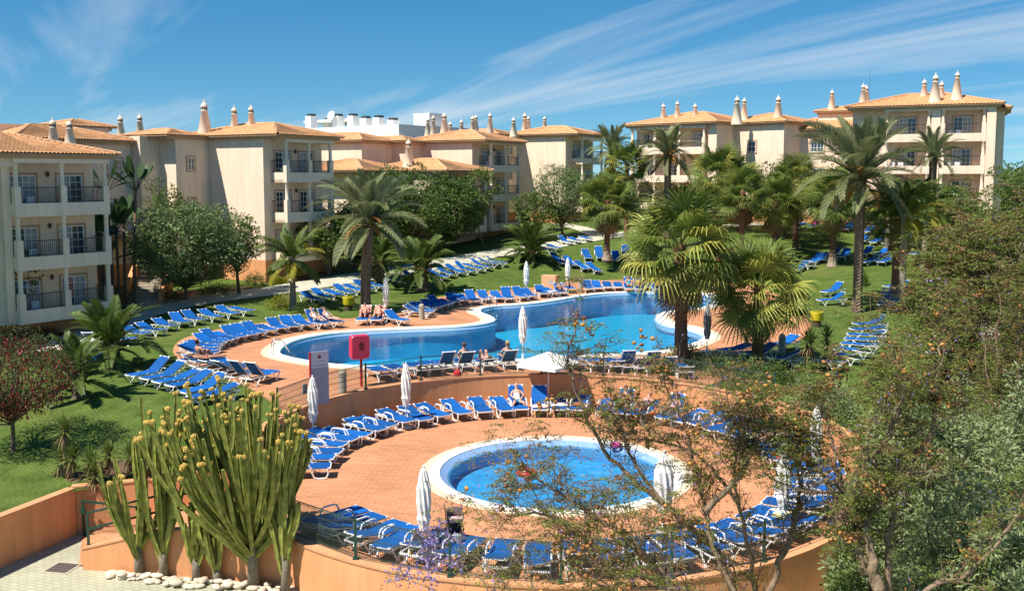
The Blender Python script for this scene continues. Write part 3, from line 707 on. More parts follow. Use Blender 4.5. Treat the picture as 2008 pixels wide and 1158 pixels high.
# entrance stairs between the first two blocks
st = thing('entrance_staircase', 'pale stone steps rising to a shaded entrance beside the banana plant', 'staircase', G(278, 596))
base = G(278, 597); sf = Frame((base.x - 1.0, base.y), R(8))
for k in range(9):
    s_ = MB(); fbox(s_, sf, 0.0, 2.0, 0.36 * k, 0.36 * (k + 1) + 0.02, base.z - 0.3, base.z + 0.17 * (k + 1)); o = s_.build('step', M_walk if False else mat('step_stone', (0.42, 0.36, 0.28), 0.85, var=0.12), st); unparent_fix(o, st)
for a in (-0.3, 2.02):
    s_ = MB(); p0 = sf.p(a, 0, base.z); v = [sf.p(a + da, b_, z_) for da in (0, 0.28) for b_, z_ in ((-0.1, base.z - 0.3), (3.4, base.z - 0.3), (3.4, base.z + 2.3), (-0.1, base.z + 0.75))]
    s_.add(v, [(0, 1, 2, 3), (7, 6, 5, 4), (0, 4, 5, 1), (1, 5, 6, 2), (2, 6, 7, 3), (3, 7, 4, 0)]); o = s_.build('side_wall', M_orange, st); unparent_fix(o, st)
# ---- the blocks further along the path
fD1 = Frame((-5.5, 92.0), R(60)); fD = Frame((-2.02, 98.8), R(60))
bD1 = thing('apartment_block', 'two-storey cream wing with tiled lean roof half hidden behind garden trees', 'building', fD1.p(2, 3, 1.2))
body(bD1, fD1, [(-0.9, 6.3, 1.5, 9.0, 8.9), (-6.5, -0.905, 4.5, 11.0, 8.9)], 2.2, 0.4)
balcony(bD1, fD1, 0, 2, 3.0, 0, [3.05, 5.95, 8.72])
hip_roof(fD1, -0.9, 6.2, 0.1, 9.0, 8.98, bD1, single=False, pitch=0.3); hip_roof(fD1, -7.5, -0.9, 4.5, 12.0, 8.95, bD1, single=False, pitch=0.3)
pass; pass
bD = thing('apartment_block', 'long cream block with many white chimneys and three-storey corner balconies behind the lower wing', 'building', fD.p(2, 4, 2.0))
body(bD, fD, [(-1.2, 6.0, 1.5, 8.0, 11.75), (-4.2, -1.205, 7.5, 14, 11.75), (-9.0, -4.205, 9.0, 19.5, 11.7)], 3.2, 1.2)
balcony(bD, fD, 0, 2, 2.9, 0, [3.05, 5.95, 8.85, 11.6])
hip_roof(fD, -1.2, 6.0, 0.1, 9.0, 11.95, bD, single=False, pitch=0.3); hip_roof(fD, -4.4, -1.0, 7.2, 15, 11.9, bD, single=False, pitch=0.3, tiles=False); hip_roof(fD, -9.0, -4.0, 9.0, 21.0, 11.85, bD, single=False, pitch=0.3)
door(bD, fD, -9.0, 12.2, 8.9, 1.8, 1.0, 'l', (6, 2)); door(bD, fD, -9.0, 17.5, 8.9, 1.8, 1.0, 'l', (6, 2))
pass
fE = Frame((8.4, 119.0), R(58))
bE = thing('apartment_block', 'distant cream block with corner balconies above the pepper tree', 'building', fE.p(2, 4, 2.6))
body(bE, fE, [(-1.5, 5.5, 1.5, 9.0, 13.2), (-5.5, -1.505, 8.0, 16, 13.2)], 4.2, 2.2)
balcony(bE, fE, 0, 2, 2.7, 0, [4.2, 7.0, 9.9, 12.75])
for z in (11.0, 8.1): door(bE, fE, -3.4, 8.0, z, 0.7, 1.0, grid=(2, 2), curtain=False)
hip_roof(fE, -1.5, 5.5, 0.1, 9.5, 13.4, bE, single=False, pitch=0.36); hip_roof(fE, -6.5, -1.5, 7.8, 16, 13.35, bE, single=False, pitch=0.36, tiles=False)
pass
# ---- white flat-roofed building behind
fW = Frame((-30.3, 136.0), R(-38))
fW.p = (lambda a, b, z, _f=fW: Frame.p(_f, a, b, z - 1.2 if z > 2 else z))
bW = thing('modern_building', 'white flat-roofed modern building with roof chimneys behind the tiled roofs', 'building', fW.p(8, 6, 2))
w = MB(); fbox(w, fW, 0, 22, 0, 12, 1.5, 14.2); fbox(w, fW, 3.5, 22.4, -1.6, 12.3, 14.4, 15.9); w.build('wall', M_white, bW)
w = MB(); fbox(w, fW, 3.2, 22.7, -1.9, 12.5, 14.22, 14.398); w.build('roof_edge', M_white, bW)
w = MB(); fbox(w, fW, -1.5, 8.0, 4.0, 10, 17.0, 17.35); w.build('roof_canopy', M_white, bW)
w = MB(); fbox(w, fW, 18.6, 21.3, 5.0, 8.0, 15.9, 17.6); w.build('stair_tower', M_white, bW)
for a, b, h in ((1.2, 2, 3.2), (6.6, 2, 3.0), (8.4, 3, 3.0), (10.8, 3, 2.6), (13.2, 3, 2.6), (15.8, 3, 2.2), (0.2, 6, 2.8)):
    c = MB(); fbox(c, fW, a, a + 1.1, b, b + 1.2, 14.2, 15.4 + h - 0.8); co = c.build('chimney', M_white, bW); c = MB(); fbox(c, fW, a + 0.15, a + 0.95, b + 0.15, b + 1.05, 15.4 + h - 0.8, 15.4 + h - 0.5); c.build('cowl', M_iron, co)
for a, z, w_, h in ((1.4, 9.6, 2.0, 3.6), (6.0, 9.6, 3.0, 3.4), (12.0, 12.0, 2.2, 1.6), (16.0, 12.0, 2.2, 1.6), (1.4, 5.8, 2.0, 2.8), (6, 5.8, 3, 2.8)): door(bW, fW, a + w_ / 2, 0 if z < 12 else 0, z, w_, h, grid=(2, 1), curtain=False)
c = MB(); dp = fW.p(6.9, 1.5, 17.6)
for k in range(5):
    pass
prof = [(0.01, 0.20), (0.33, 0.15), (0.58, 0.05), (0.68, 0.0), (0.66, -0.02), (0.33, 0.10), (0.01, 0.16)]
c.lathe(prof, 18); do = c.build('satellite_dish', M_plast, bW, True); do.matrix_local = Matrix.Translation(dp - Vector(bW.location) if False else dp) @ Matrix.Rotation(R(75), 4, Vector((0.8, -0.6, 0)))
do['keepworld'] = 1
c = MB(); c.bar(fW.p(6.9, 1.7, 15.0), fW.p(6.9, 1.6, 17.5), 0.12); c.bar(fW.p(9.0, 3, 17.5), fW.p(9.0, 3, 21.5), 0.05); c.bar(fW.p(8.5, 3, 21.3), fW.p(9.5, 3, 21.3), 0.04); c.build('antenna_mast', M_steel, bW)
# ---- right-hand blocks on the rise
aF = math.atan2(-0.71, 0.70); fF = Frame((12.85, 108.9), aF)
bF = thing('apartment_block', 'cream block with three sunlit balcony bays at the far end of the lawn', 'building', fF.p(5, 4, 3.4))
body(bF, fF, [(-0.3, 9.8, 1.5, 9.0, 13.65), (9.805, 10.8, 0.35, 9.0, 13.66), (10.805, 16.5, 3.6, 10, 13.6)], 4.6, 2.0)
balcony(bF, fF, 0, 3, 3.2, 0, [4.95, 7.85, 10.75, 13.4])
door(bF, fF, 12.9, 3.6, 10.9, 0.95, 1.15, grid=(2, 2), curtain=False); door(bF, fF, 12.9, 3.6, 8.0, 0.95, 1.15, grid=(2, 2), curtain=False)
hip_roof(fF, -0.3, 10.8, 0.1, 9, 13.9, bF, single=False, pitch=0.3); hip_roof(fF, 9.5, 16.5, 3.6, 10, 13.85, bF, single=False, pitch=0.3)
pass
fG = Frame((26.2, 104.0), R(-32))
bG = thing('apartment_wing', 'cream link wing with small square windows and a tiled roof lantern on the rise', 'building', fG.p(5, 4, 3.4))
body(bG, fG, [(0, 12.5, 0, 8, 13.1)], 4.6, 2.0)
for a in (2.0, 5.4, 8.6): door(bG, fG, a, 0, 10.9, 1.3, 1.3, grid=(4, 3), curtain=False); door(bG, fG, a, 0, 8.0, 1.3, 1.3, grid=(4, 3), curtain=False)
hip_roof(fG, 0, 12.5, 0, 8, 13.2, bG, single=False, pitch=0.3)
w = MB(); fbox(w, fG, 4.6, 8.4, 3, 6, 14, 15.0); w.build('stair_lantern', M_cream, bG); hip_roof(fG, 4.6, 8.4, 3, 6, 15.05, bG, single=False, pitch=0.3, ov=0.4)
pass; pass
c = MB(); c.bar(fG.p(9.2, 5, 14), fG.p(9.2, 5, 19.5), 0.05); c.build('antenna_mast', M_steel, bG)
aH = math.atan2(-0.43, 0.90); fH = Frame((34.5, 93.06), aH)
bH = thing('apartment_block', 'cream corner block with sunlit balconies and four white chimneys behind the right-hand trees', 'building', fH.p(5, 4, 3.6))
body(bH, fH, [(-3.0, 9.4, 1.5, 9, 14.6), (4.0, 4.75, 0.1, 1.6, 14.58), (8.55, 9.3, -0.1, 1.6, 14.59), (9.405, 10.0, 1.8, 9, 14.3)], 5.2, 2.0)
balcony(bH, fH, 0.0, 1, 3.95, 0, [5.8, 8.7, 11.6, 14.4]); balcony(bH, fH, 4.8, 1, 3.72, 0, [5.8, 8.7, 11.6, 14.4])
hip_roof(fH, -3.0, 9.4, 0.0, 9, 14.85, bH, single=False, pitch=0.3); hip_roof(fH, 8.2, 10.0, 1.6, 9, 14.55, bH, single=False, pitch=0.3)
pass
def CH(par, lst):
    for px, yt, yb, d, r in lst:
        p = Dp(px, yb, d); h = Dp(px, yt, d).z - p.z; chimney(par, (p.x, p.y, p.z - 0.7), h + 0.7, r * 1.18, 0.72 if r < 0.5 else 0.9)
CH(bA, [(105, 230, 280, 63.5, 0.42), (137, 233, 268, 67, 0.36)]); CH(bB, [(237, 224, 262, 80, 0.36), (275, 222, 262, 82, 0.36)])
CH(bC, [(402, 196, 262, 76, 0.55), (460, 207, 250, 77, 0.34), (493, 205, 248, 77, 0.34)])
CH(bD1, [(801.5, 271, 321, 94.5, 0.6), (718, 281, 312, 100, 0.42)])
CH(bD, [(839, 229, 263, 112, 0.4), (850, 225, 266, 110, 0.42), (871.6, 219, 266, 106, 0.55), (883, 237, 262, 109, 0.36), (905, 233, 259, 110, 0.36), (927, 226, 258, 108, 0.4), (933, 224, 258, 111, 0.4), (961, 220, 262, 104, 0.42), (1007, 229, 256, 108, 0.38)])
CH(bE, [(1029, 220, 262, 124, 0.5), (1036, 227, 255, 128, 0.4), (1068, 227, 254, 126, 0.38)])
CH(bF, [(1300.5, 202, 236, 109, 0.4), (1328, 197, 232, 108, 0.4), (1363, 202, 224, 107, 0.38), (1445, 187, 231, 101, 0.5), (1459, 191, 224, 104, 0.4)])
CH(bG, [(1525.6, 186, 232, 102, 0.5), (1631, 175, 211, 104, 0.42)]); CH(bH, [(1692, 163, 203, 98, 0.45), (1698, 166, 203, 100, 0.4), (1812, 154, 186, 95, 0.38), (1833.5, 143, 190, 92, 0.5), (1846, 158, 186, 94, 0.36), (1876, 139, 186, 92, 0.48)])
for b_ in (bA, bB, bC, bD1, bD, bE, bW, bF, bG, bH):
    L = Vector(b_.location)
    for c in b_.children: c.matrix_parent_inverse = Matrix.Translation(-L)
SHORT = {bA: 'block behind the red-flowered tree', bC: 'block with the tall blank sunlit wall', bD1: 'two-storey wing among the trees', bD: 'long block with many chimneys', bE: 'distant block above the pepper tree', bF: 'three-bay block beyond the lawn', bH: 'corner block on the right rise'}
for co, par, i, top_ in BCH:
    s_ = SHORT[par]; fl_ = 'top' if i == top_ else ('lowest' if i == 0 else 'middle')
    tag(co, 'white plastic chair on the %s balcony of the %s' % (fl_, s_), 'chair', '%s balcony chairs, %s' % (fl_, s_))
# ================================================================== sun loungers
# local frame: x across, y from foot (0) to head (1.92), z up
LW_, LH = 0.62, 0.34
def v_leg_mesh(y, arm):
    m = MB(); 
    if arm: m.tube([(0, y - 0.02, LH), (0, y - 0.05, 0.18), (0, y + 0.02, 0.04), (0, y + 0.14, 0.025), (0, y + 0.30, 0.025), (0, y + 0.40, 0.06), (0, y + 0.46, 0.2), (0, y + 0.46, LH)], 0.026, 6)
    else:
        m.bar((0, y - 0.03, LH), (0, y + 0.20, 0.02), 0.034, 0.038); m.bar((0, y + 0.20, 0.02), (0, y + 0.42, LH), 0.030, 0.034); m.box((0, y + 0.2, 0.015), (0.05, 0.14, 0.03))
    return m
def lounger_meshes(arm):
    D = {}
    f = MB()
    for s in (-1, 1): f.bar((s * LW_ / 2, 0, LH + 0.005), (s * LW_ / 2, 1.90, LH + 0.005), 0.032, 0.032)
    for y in (0.02, 1.0, 1.88): f.bar((-LW_ / 2, y, LH), (LW_ / 2, y, LH), 0.05, 0.045)
    for s in (-1, 1):
        for y in (0.05, 0.62, 1.10): f.box((s * (LW_ / 2 + 0.016), y, LH + 0.030), (0.045, 0.075, 0.030))
    D['frame'] = f.mesh('frame', M_plast)
    D['leg'] = [v_leg_mesh(0.12, arm).mesh('leg', M_plast), v_leg_mesh(1.38, False).mesh('leg', M_plast)]
    s = MB(); n = 6
    for k in range(n + 1):
        y = 0.03 + 1.10 * k / n; dz = -0.025 * math.sin(math.pi * k / n)
        for x in (-LW_ / 2 - 0.024, 0, LW_ / 2 + 0.024): s.v.append((x, y, LH + 0.036 + (dz if x == 0 else 0)))
    for k in range(n):
        for j in (0, 1): s.f.append((k * 3 + j, k * 3 + j + 1, (k + 1) * 3 + j + 1, (k + 1) * 3 + j))
    o = len(s.v); s.v += [(x, y, z - 0.012) for x, y, z in s.v]; s.f += [tuple(i + o for i in reversed(f_)) for f_ in s.f[:]]
    D['seat'] = s.mesh('seat', M_blue)
    b = MB(); Lb = 0.80; n = 4
    for k in range(n + 1):
        y = Lb * k / n
        for x in (-LW_ / 2 - 0.02, 0, LW_ / 2 + 0.02): b.v.append((x * (1 - 0.16 * (k / n) ** 4), y, 0.026 - (0.014 if x == 0 else 0)))
    for k in range(n):
        for j in (0, 1): b.f.append((k * 3 + j, k * 3 + j + 1, (k + 1) * 3 + j + 1, (k + 1) * 3 + j))
    o = len(b.v); b.v += [(x, y, z - 0.014) for x, y, z in b.v]; b.f += [tuple(i + o for i in reversed(f_)) for f_ in b.f[:]]
    D['backrest'] = b.mesh('backrest', M_blue)
    bf = MB()
    for sx in (-1, 1): bf.bar((sx * (LW_ / 2 - 0.005), 0, 0), (sx * (LW_ / 2 - 0.03), Lb, 0), 0.035, 0.04)
    bf.bar((-LW_ / 2 + 0.03, Lb, 0), (LW_ / 2 - 0.03, Lb, 0), 0.03, 0.03)
    for sx in (-1, 1): bf.box((sx * (LW_ / 2 - 0.035), Lb - 0.02, 0.015), (0.075, 0.075, 0.04))
    D['back_frame'] = bf.mesh('back_frame', M_plast)
    a = MB()
    a.tube([(0, 0.62, LH + 0.02), (0, 0.70, LH + 0.20), (0, 0.80, LH + 0.235), (0, 1.12, LH + 0.235), (0, 1.22, LH + 0.20), (0, 1.28, LH + 0.02)], 0.026, 6)
    D['armrest'] = a.mesh('armrest', M_plast)
    st_ = MB(); st_.bar((-0.2, 0, 0), (-0.2, 0.33, -0.26), 0.022); st_.bar((0.2, 0, 0), (0.2, 0.33, -0.26), 0.022)
    D['strut'] = st_.mesh('strut', M_plast)
    return D
LM = {False: lounger_meshes(False), True: lounger_meshes(True)}
LOUNGERS = []
def lounger(head, foot, label, group, ang=None, arm=False, z=None, upright=None, mat_=None):
    h = Vector(head[:2]); f = Vector(foot[:2]); d = (h - f)
    c = (h + f) / 2; d.normalize(); base = c - d * 0.96
    rz = math.atan2(d.y, d.x) - math.pi / 2
    zz = max(Tz(c.x, c.y), 0.03 if abs(Tz(c.x, c.y)) < 0.02 else -9) if z is None else z
    t = thing('sun_lounger', label, 'sun lounger', (base.x, base.y, zz), rz, group)
    if z is None:            # sit on sloping lawn
        zf, zh = Tz(base.x, base.y), Tz(base.x + d.x * 1.9, base.y + d.y * 1.9)
        if abs(zz - 0.03) > 1e-4: t.location.z = zf + 0.015; t.rotation_euler = Matrix.Rotation(rz, 3, 'Z').to_4x4().to_euler(); t.rotation_euler.rotate_axis('X', math.atan2(zh - zf, 1.9))
    D = LM[arm]; far = c.y > 66
    mk('frame', D['frame'], t); mk('seat', D['seat'], t)
    if upright is None: upright = rng.choice([4, 10, 14, 18, 22, 24, 27, 32])
    bm = Matrix.Translation((0, 1.12, LH + 0.03)) @ Matrix.Rotation(R(upright), 4, 'X')
    br = mk('backrest', D['backrest'], t, bm); mk('back_frame', D['back_frame'], br)
    if mat_:
        br.data = br.data.copy(); br.data.materials[0] = mat_
    for s in (-1, 1):
        x = s * (LW_ / 2 + 0.004)
        mk('leg', D['leg'][0], t, Matrix.Translation((x, 0, 0))); mk('leg', D['leg'][1], t, Matrix.Translation((x, 0, 0)))
        if arm: mk('armrest', D['armrest'], t, Matrix.Translation((s * (LW_ / 2 + 0.03), 0, 0)))
    LOUNGERS.append(t); t['up'] = upright
    return t
def zrow(zoom, rows, label, group, ups={}, hh=0.5, **k):
    ox, oy, s = zoom; out = []
    for i, (hx, hy, fx, fy) in enumerate(rows):
        h = G(ox + hx / s, oy + hy / s, hh if i not in ups else 0.75); f = G(ox + fx / s, oy + fy / s, 0.34)
        m_ = (h + f) / 2; d = (h - f).to_2d()
        a_ = math.atan2(d.y, d.x) + R(rng.uniform(-3, 3)); d = Vector((math.cos(a_), math.sin(a_))); h = m_.to_2d() + d * 0.95; f = m_.to_2d() - d * 0.95
        out.append(lounger(h, f, label, group, upright=ups.get(i), **k))
    return out
Z1, Z2, Z3, Z4, Z5, Z6, Z7 = (140, 580, 5.264), (330, 580, 5.578), (560, 500, 6.693), (780, 480, 6.433), (1050, 420, 6.433), (1500, 400, 4.825), (1380, 540, 4.825)
zrow(Z1, [(1630, 100, 1870, 158), (1490, 130, 1725, 190), (1315, 165, 1560, 222), (1135, 195, 1390, 250), (990, 215, 1250, 282), (850, 262, 1090, 308), (710, 318, 940, 352), (565, 345, 790, 392), (430, 420, 570, 445)],
     'blue sun lounger in the row on the lawn along the garden path below the staircase', 'loungers on the lawn below the staircase')
zrow(Z1, [(150, 430, 300, 400), (90, 520, 230, 480), (230, 590, 110, 610), (370, 590, 170, 680)], 'blue sun lounger half hidden behind the young date palms', 'loungers behind the young date palms')
rowB = zrow(Z2, [(1670, 190, 1850, 285), (1525, 195, 1710, 305), (1370, 245, 1555, 322), (1230, 258, 1420, 342), (1090, 272, 1290, 365), (950, 295, 1165, 388), (820, 325, 1055, 412), (700, 350, 950, 432), (580, 368, 845, 457), (465, 397, 745, 480),
     (355, 422, 675, 502), (270, 450, 620, 530), (190, 492, 570, 560), (145, 535, 545, 592), (115, 580, 545, 625), (120, 640, 575, 660), (170, 690, 620, 690), (260, 735, 690, 712), (350, 770, 780, 735), (470, 800, 890, 760), (610, 800, 1050, 792), (790, 815, 1215, 812)],
     'blue sun lounger in the curved row round the left end of the big pool', 'loungers round the left end of the big pool', ups={0: 52, 1: 52, 15: 5, 20: 48, 21: 48})
zrow(Z1, [(1010, 660, 600, 830), (1185, 745, 725, 868), (1325, 778, 850, 905), (1470, 808, 980, 952), (1615, 860, 1120, 1002), (1700, 925, 1245, 1042)],
     'blue sun lounger in the short slanted row on open grass near the cacti', 'loungers on the grass near the cacti', ups={0: 40})
zrow(Z3, [(190, 488, 470, 592), (330, 460, 610, 562), (480, 430, 750, 532), (620, 402, 890, 502), (760, 375, 1020, 472), (890, 348, 1140, 446), (1010, 325, 1260, 412)],
     'blue sun lounger on the lawn beside the tall date palm trunk', 'loungers beside the tall date palm')
zrow(Z3, [(1310, 268, 1575, 362), (1530, 222, 1750, 308)], 'blue sun lounger between the two stubby date palms by the path', 'loungers between the stubby palms')
zrow(Z4, [(385, 325, 590, 400), (460, 278, 695, 372), (590, 252, 815, 352), (710, 248, 935, 327), (810, 222, 1055, 302), (910, 197, 1155, 282), (1010, 180, 1245, 242), (1100, 168, 1355, 227)],
     'blue sun lounger in the lawn row between the garden path and the pool', 'loungers on the lawn by the far path')
rowF = zrow(Z4, [(90, 805, 425, 850), (150, 765, 450, 828), (225, 730, 500, 792), (310, 712, 545, 780), (405, 697, 600, 760), (500, 668, 665, 748), (620, 632, 765, 735), (745, 608, 865, 715), (900, 595, 985, 702), (1045, 618, 1140, 682), (1215, 608, 1290, 672),
     (1355, 568, 1410, 672), (1500, 558, 1585, 652), (1605, 585, 1700, 642), (1750, 542, 1870, 622), (1850, 545, 1935, 602)], 'blue sun lounger in the row along the far side of the big pool', 'loungers along the far side of the big pool', ups={8: 40, 11: 45, 12: 40})
rowF2 = zrow(Z5, [(40, 932, 130, 1008), (135, 932, 265, 992), (275, 885, 355, 985), (370, 868, 470, 960), (620, 872, 705, 950), (740, 862, 815, 942), (870, 852, 945, 932), (1010, 852, 1075, 930), (1165, 840, 1185, 932), (1300, 850, 1310, 935), (1410, 850, 1420, 935), (1520, 850, 1535, 938), (1680, 855, 1690, 940), (1895, 840, 1910, 925), (2040, 845, 2060, 930), (2180, 850, 2200, 935), (2330, 860, 2350, 940)],
     'blue sun lounger in the row along the far side of the big pool', 'loungers along the far side of the big pool', ups={2: 35, 8: 55, 9: 40, 11: 50, 13: 55})
sunA = zrow(Z3, [(1075, 715, 985, 855), (1245, 712, 1185, 850)], 'sun lounger with a sunbather and towel beside the closed umbrella', 'loungers with sunbathers by the palm trunk', ups={0: 50, 1: 45}, mat_=mat('pink_towel', (0.62, 0.25, 0.20), 0.9))
zrow(Z3, [(1440, 745, 1465, 842)], 'single blue sun lounger facing the pool between sunbathers and the stone bollard', None, ups={0: 30})
zrow(Z5, [(205, 515, 340, 592), (365, 505, 490, 577), (515, 500, 620, 562), (665, 495, 780, 557), (585, 402, 700, 500), (755, 398, 850, 482), (965, 400, 1060, 520), (1110, 398, 1165, 482), (330, 312, 420, 347), (440, 290, 540, 332), (575, 265, 685, 312), (80, 415, 150, 442), (195, 388, 270, 420), (1080, 238, 980, 262)],
     'blue sun lounger on the sloping lawn near the flared fan palm trunk', 'loungers on the sloping lawn')
zrow(Z6, [(365, 180, 290, 207)], 'blue sun lounger on the upper lawn next to the magenta one', None)
zrow(Z6, [(520, 170, 410, 217)], 'sun lounger with a magenta towel on the upper lawn', None, mat_=mat('magenta_towel', (0.45, 0.03, 0.22), 0.9))
zrow(Z6, [(735, 195, 655, 240), (820, 195, 740, 242), (1020, 210, 950, 275), (1140, 210, 1070, 277), (985, 298, 910, 352), (1130, 306, 985, 372), (1255, 315, 1105, 382), (1380, 335, 1235, 387), (1500, 335, 1380, 392), (1610, 345, 1540, 387), (1730, 365, 1640, 402)],
     'blue sun lounger in the upper bank of loungers behind the tall right-hand palm', 'upper bank of loungers on the right lawn')
zrow(Z6, [(245, 435, 190, 462), (390, 440, 310, 482), (430, 485, 360, 532), (550, 440, 450, 482), (580, 485, 470, 532), (690, 435, 610, 482), (800, 435, 700, 512), (1010, 425, 910, 472), (1170, 425, 1050, 482), (1060, 505, 915, 552), (1200, 495, 1080, 552), (1230, 465, 1150, 492), (1490, 425, 1400, 472), (1670, 425, 1590, 462)],
     'blue sun lounger in the lower bank of loungers on the right lawn', 'lower bank of loungers on the right lawn')
zrow(Z6, [(725, 745, 565, 832), (745, 838, 525, 912)], 'blue sun lounger with raised back alone on the grass by the yellow bin', 'pair of loungers by the yellow bin', ups={0: 35, 1: 30})
zrow(Z6, [(1355, 735, 1130, 780), (1375, 768, 1110, 815), (1395, 800, 1080, 852), (1405, 835, 1055, 892), (1405, 865, 1035, 932), (1395, 905, 1015, 962)], 'blue sun lounger in the tight stack of loungers behind the jacaranda branches', 'tight cluster of loungers behind the jacaranda')
zrow(Z7, [(1700, 428, 1450, 462), (1690, 482, 1430, 512), (1680, 542, 1400, 562), (1670, 592, 1372, 602), (1650, 640, 1335, 645), (1550, 692, 1290, 690), (1440, 745, 1200, 732)], 'blue sun lounger in the right-hand row beside the yuccas', 'loungers beside the yuccas')
zrow(Z7, [(450, 645, 165, 715), (655, 682, 385, 742), (880, 762, 560, 772), (860, 600, 650, 660), (1190, 790, 1050, 802)], 'blue sun lounger round the foot of the near fan palm', 'loungers at the foot of the near fan palm')
# front side of the big pool, heads to the fence
for i, (px, up) in enumerate([(737, 10), (772, 12), (812, 14), (838, 12), (866, 50), (905, 45), (948, 18), (992, 45), (1128, 12), (1168, 12), (1205, 14), (1232, 52), (1258, 30), (1282, 55), (1312, 40), (1345, 14)]):
    c = Dp(px, 700, 41.5); a = math.atan2(0, 1)
    best = None
    for rr in (TR + 1.85,):
        x = (px - PX0) / F_PX
        aa = math.acos(max(-1, min(1, ((x * 42.5) - TC.x) / rr)))
        for _ in range(8):
            yy = TC.y + rr * math.sin(aa); aa = math.acos(max(-1, min(1, (x * yy - TC.x) / rr)))
        best = aa
    d = Vector((math.cos(best), math.sin(best))); dd = (d * 0.5 + Vector((-0.35, 0.75))).normalized()
    m_ = TC + d * (TR + 1.65)
    t_ = lounger(m_ - dd * 0.95, m_ + dd * 0.95, 'blue sun lounger on the deck behind the wire fence with its head to the wall', 'loungers along the near side of the big pool', upright=up, z=0.03)
    if i == 5: L_J1 = t_
    if i == 6: L_J2 = t_
    if i == 7: L_J3 = t_
# ring of loungers on the round terrace
ringL = {}
rr = TR - 1.28; nR = 58
for k in range(nR):
    a = R(-145) + 2 * math.pi * k / nR
    deg = math.degrees(a) % 360
    if 190 < deg < 219: continue
    a += R(rng.uniform(-1.1, 1.1)); d = Vector((math.cos(a), math.sin(a))); m_ = TC + d * (rr + rng.uniform(-0.16, 0.08))
    up = rng.choice([3, 8, 10, 13, 16, 20, 26])
    if 95 < deg < 101 or 88 < deg < 92 or 63 < deg < 69 or 50 < deg < 56: up = 55
    tw = rng.uniform(-0.09, 0.09); dd = Vector((d.x - d.y * tw, d.y + d.x * tw))
    if deg < 20 or deg > 300: lab, gr = 'blue sun lounger with armrests on the round terrace below the jacaranda', 'terrace loungers below the jacaranda'
    elif deg >= 219: lab, gr = 'blue sun lounger with armrests on the round terrace against the front fence', 'terrace loungers against the front fence'
    else: lab, gr = 'blue sun lounger with armrests on the round terrace against the curved orange wall', 'terrace loungers against the curved wall'
    ringL[k] = (lounger(m_ + dd * 0.95, m_ - dd * 0.95, lab, gr, arm=True, z=TZ, upright=up), deg)

# ================================================================== umbrellas
def umbrella(base, h, label, mat_c=None, r=0.16):
    t = thing('closed_umbrella', label, 'umbrella', base)
    p = MB(); p.tube([(0, 0, 0), (0, 0, h - 0.1)], 0.024, 8); p.lathe([(0.26, 0), (0.26, 0.05), (0.05, 0.07), (0.04, 0.3)], 14); p.build('pole', M_plast, t, True)
    c = MB(); n = 20; prof = [(0.03, h + 0.02), (0.07, h - 0.05), (r * 0.75, h - 0.30), (r * 0.72, h - 0.34), (r * 0.98, h - 0.5), (r * 1.02, h - 0.9), (r * 0.82, h - 1.2), (r * 0.98, h - 1.32), (r * 0.5, h - 1.62), (0.03, h - 1.60)]
    for i, (rad, z) in enumerate(prof):
        for k in range(n):
            a = 2 * math.pi * k / n; f_ = 1 + (0.22 if k % 2 else -0.12) * (1 if 0 < i < 9 else 0); aa = a + i * 0.16; dz = (0.10 if k % 4 < 2 else -0.06) if i == 8 else 0
            c.v.append((rad * f_ * math.cos(aa), rad * f_ * math.sin(aa), z + dz))
    for i in range(len(prof) - 1):
        for k in range(n): k2 = (k + 1) % n; c.f.append((i * n + k, (i + 1) * n + k, (i + 1) * n + k2, i * n + k2))
    c.build('canopy', mat_c or M_canvas, t, False)
    f = MB(); f.lathe([(0.02, 0), (0.035, 0.03), (0.02, 0.07)], 8, (0, 0, h + 0.01)); f.build('finial', M_plast, t, True)
    return t
umbrella(Zp(615, 868, TZ), 2.45, 'closed white umbrella on the terrace in front of the information sign')
umbrella(Zp(797, 838, TZ), 2.5, 'closed white umbrella on the terrace in front of the curved wall')
umbrella(Zp(832, 1092, TZ), 2.35, 'closed white umbrella beside the pushchair')
umbrella(Zp(1533, 1052, TZ), 2.4, 'closed white umbrella among terrace loungers under the jacaranda')
umbrella(Zp(1598, 935, TZ), 2.3, 'closed white umbrella by the right wall of the terrace behind branches')
umbrella(Zp(1300, 1040, TZ), 2.2, 'closed white umbrella beside the paddling pool rim', r=0.22)
umbrella(G(757, 622), 2.35, 'closed white umbrella between sunbathers and a blue lounger')
umbrella(Vector((*Zp(1032, 583, 0.03).to_2d(), 0.03)), 2.5, 'closed white umbrella on the far side of the pool near the orange pedestal')
umbrella(Vector((*Zp(1113, 572, 0.03).to_2d(), 0.03)), 2.45, 'closed white umbrella above the sunbathers on the far side')
umbrella(Vector((*Zp(1025, 706, 0.03).to_2d(), 0.03)), 2.45, 'closed white umbrella at the near edge of the big pool')
umbrella(Vector((*Zp(1386, 690, 0.03).to_2d(), 0.03)), 2.3, 'closed grey umbrella beside the right end of the pool', mat('grey_canvas', (0.36, 0.34, 0.32), 0.9))
ub = Zp(1075, 800, TZ); t = thing('open_umbrella', 'open white square umbrella casting shade on the curved wall', 'umbrella', ub)
p = MB(); p.tube([(0, 0, 0), (0, 0, 2.3)], 0.024, 8); p.lathe([(0.26, 0), (0.26, 0.05), (0.05, 0.07), (0.04, 0.3)], 14); p.build('pole', M_plast, t, True)
c = MB(); top = (0, 0, 2.42); N8 = 8; rr_ = [1.35, 1.20] * 4
ring_ = [(rr_[k] * math.cos(R(45 * k + 10)), rr_[k] * math.sin(R(45 * k + 10)), 1.92 if k % 2 == 0 else 1.96) for k in range(8)]
mid_ = [(x * 0.5, y * 0.5, 2.19 + (0.03 if k % 2 == 0 else 0)) for k, (x, y, z) in enumerate(ring_)]
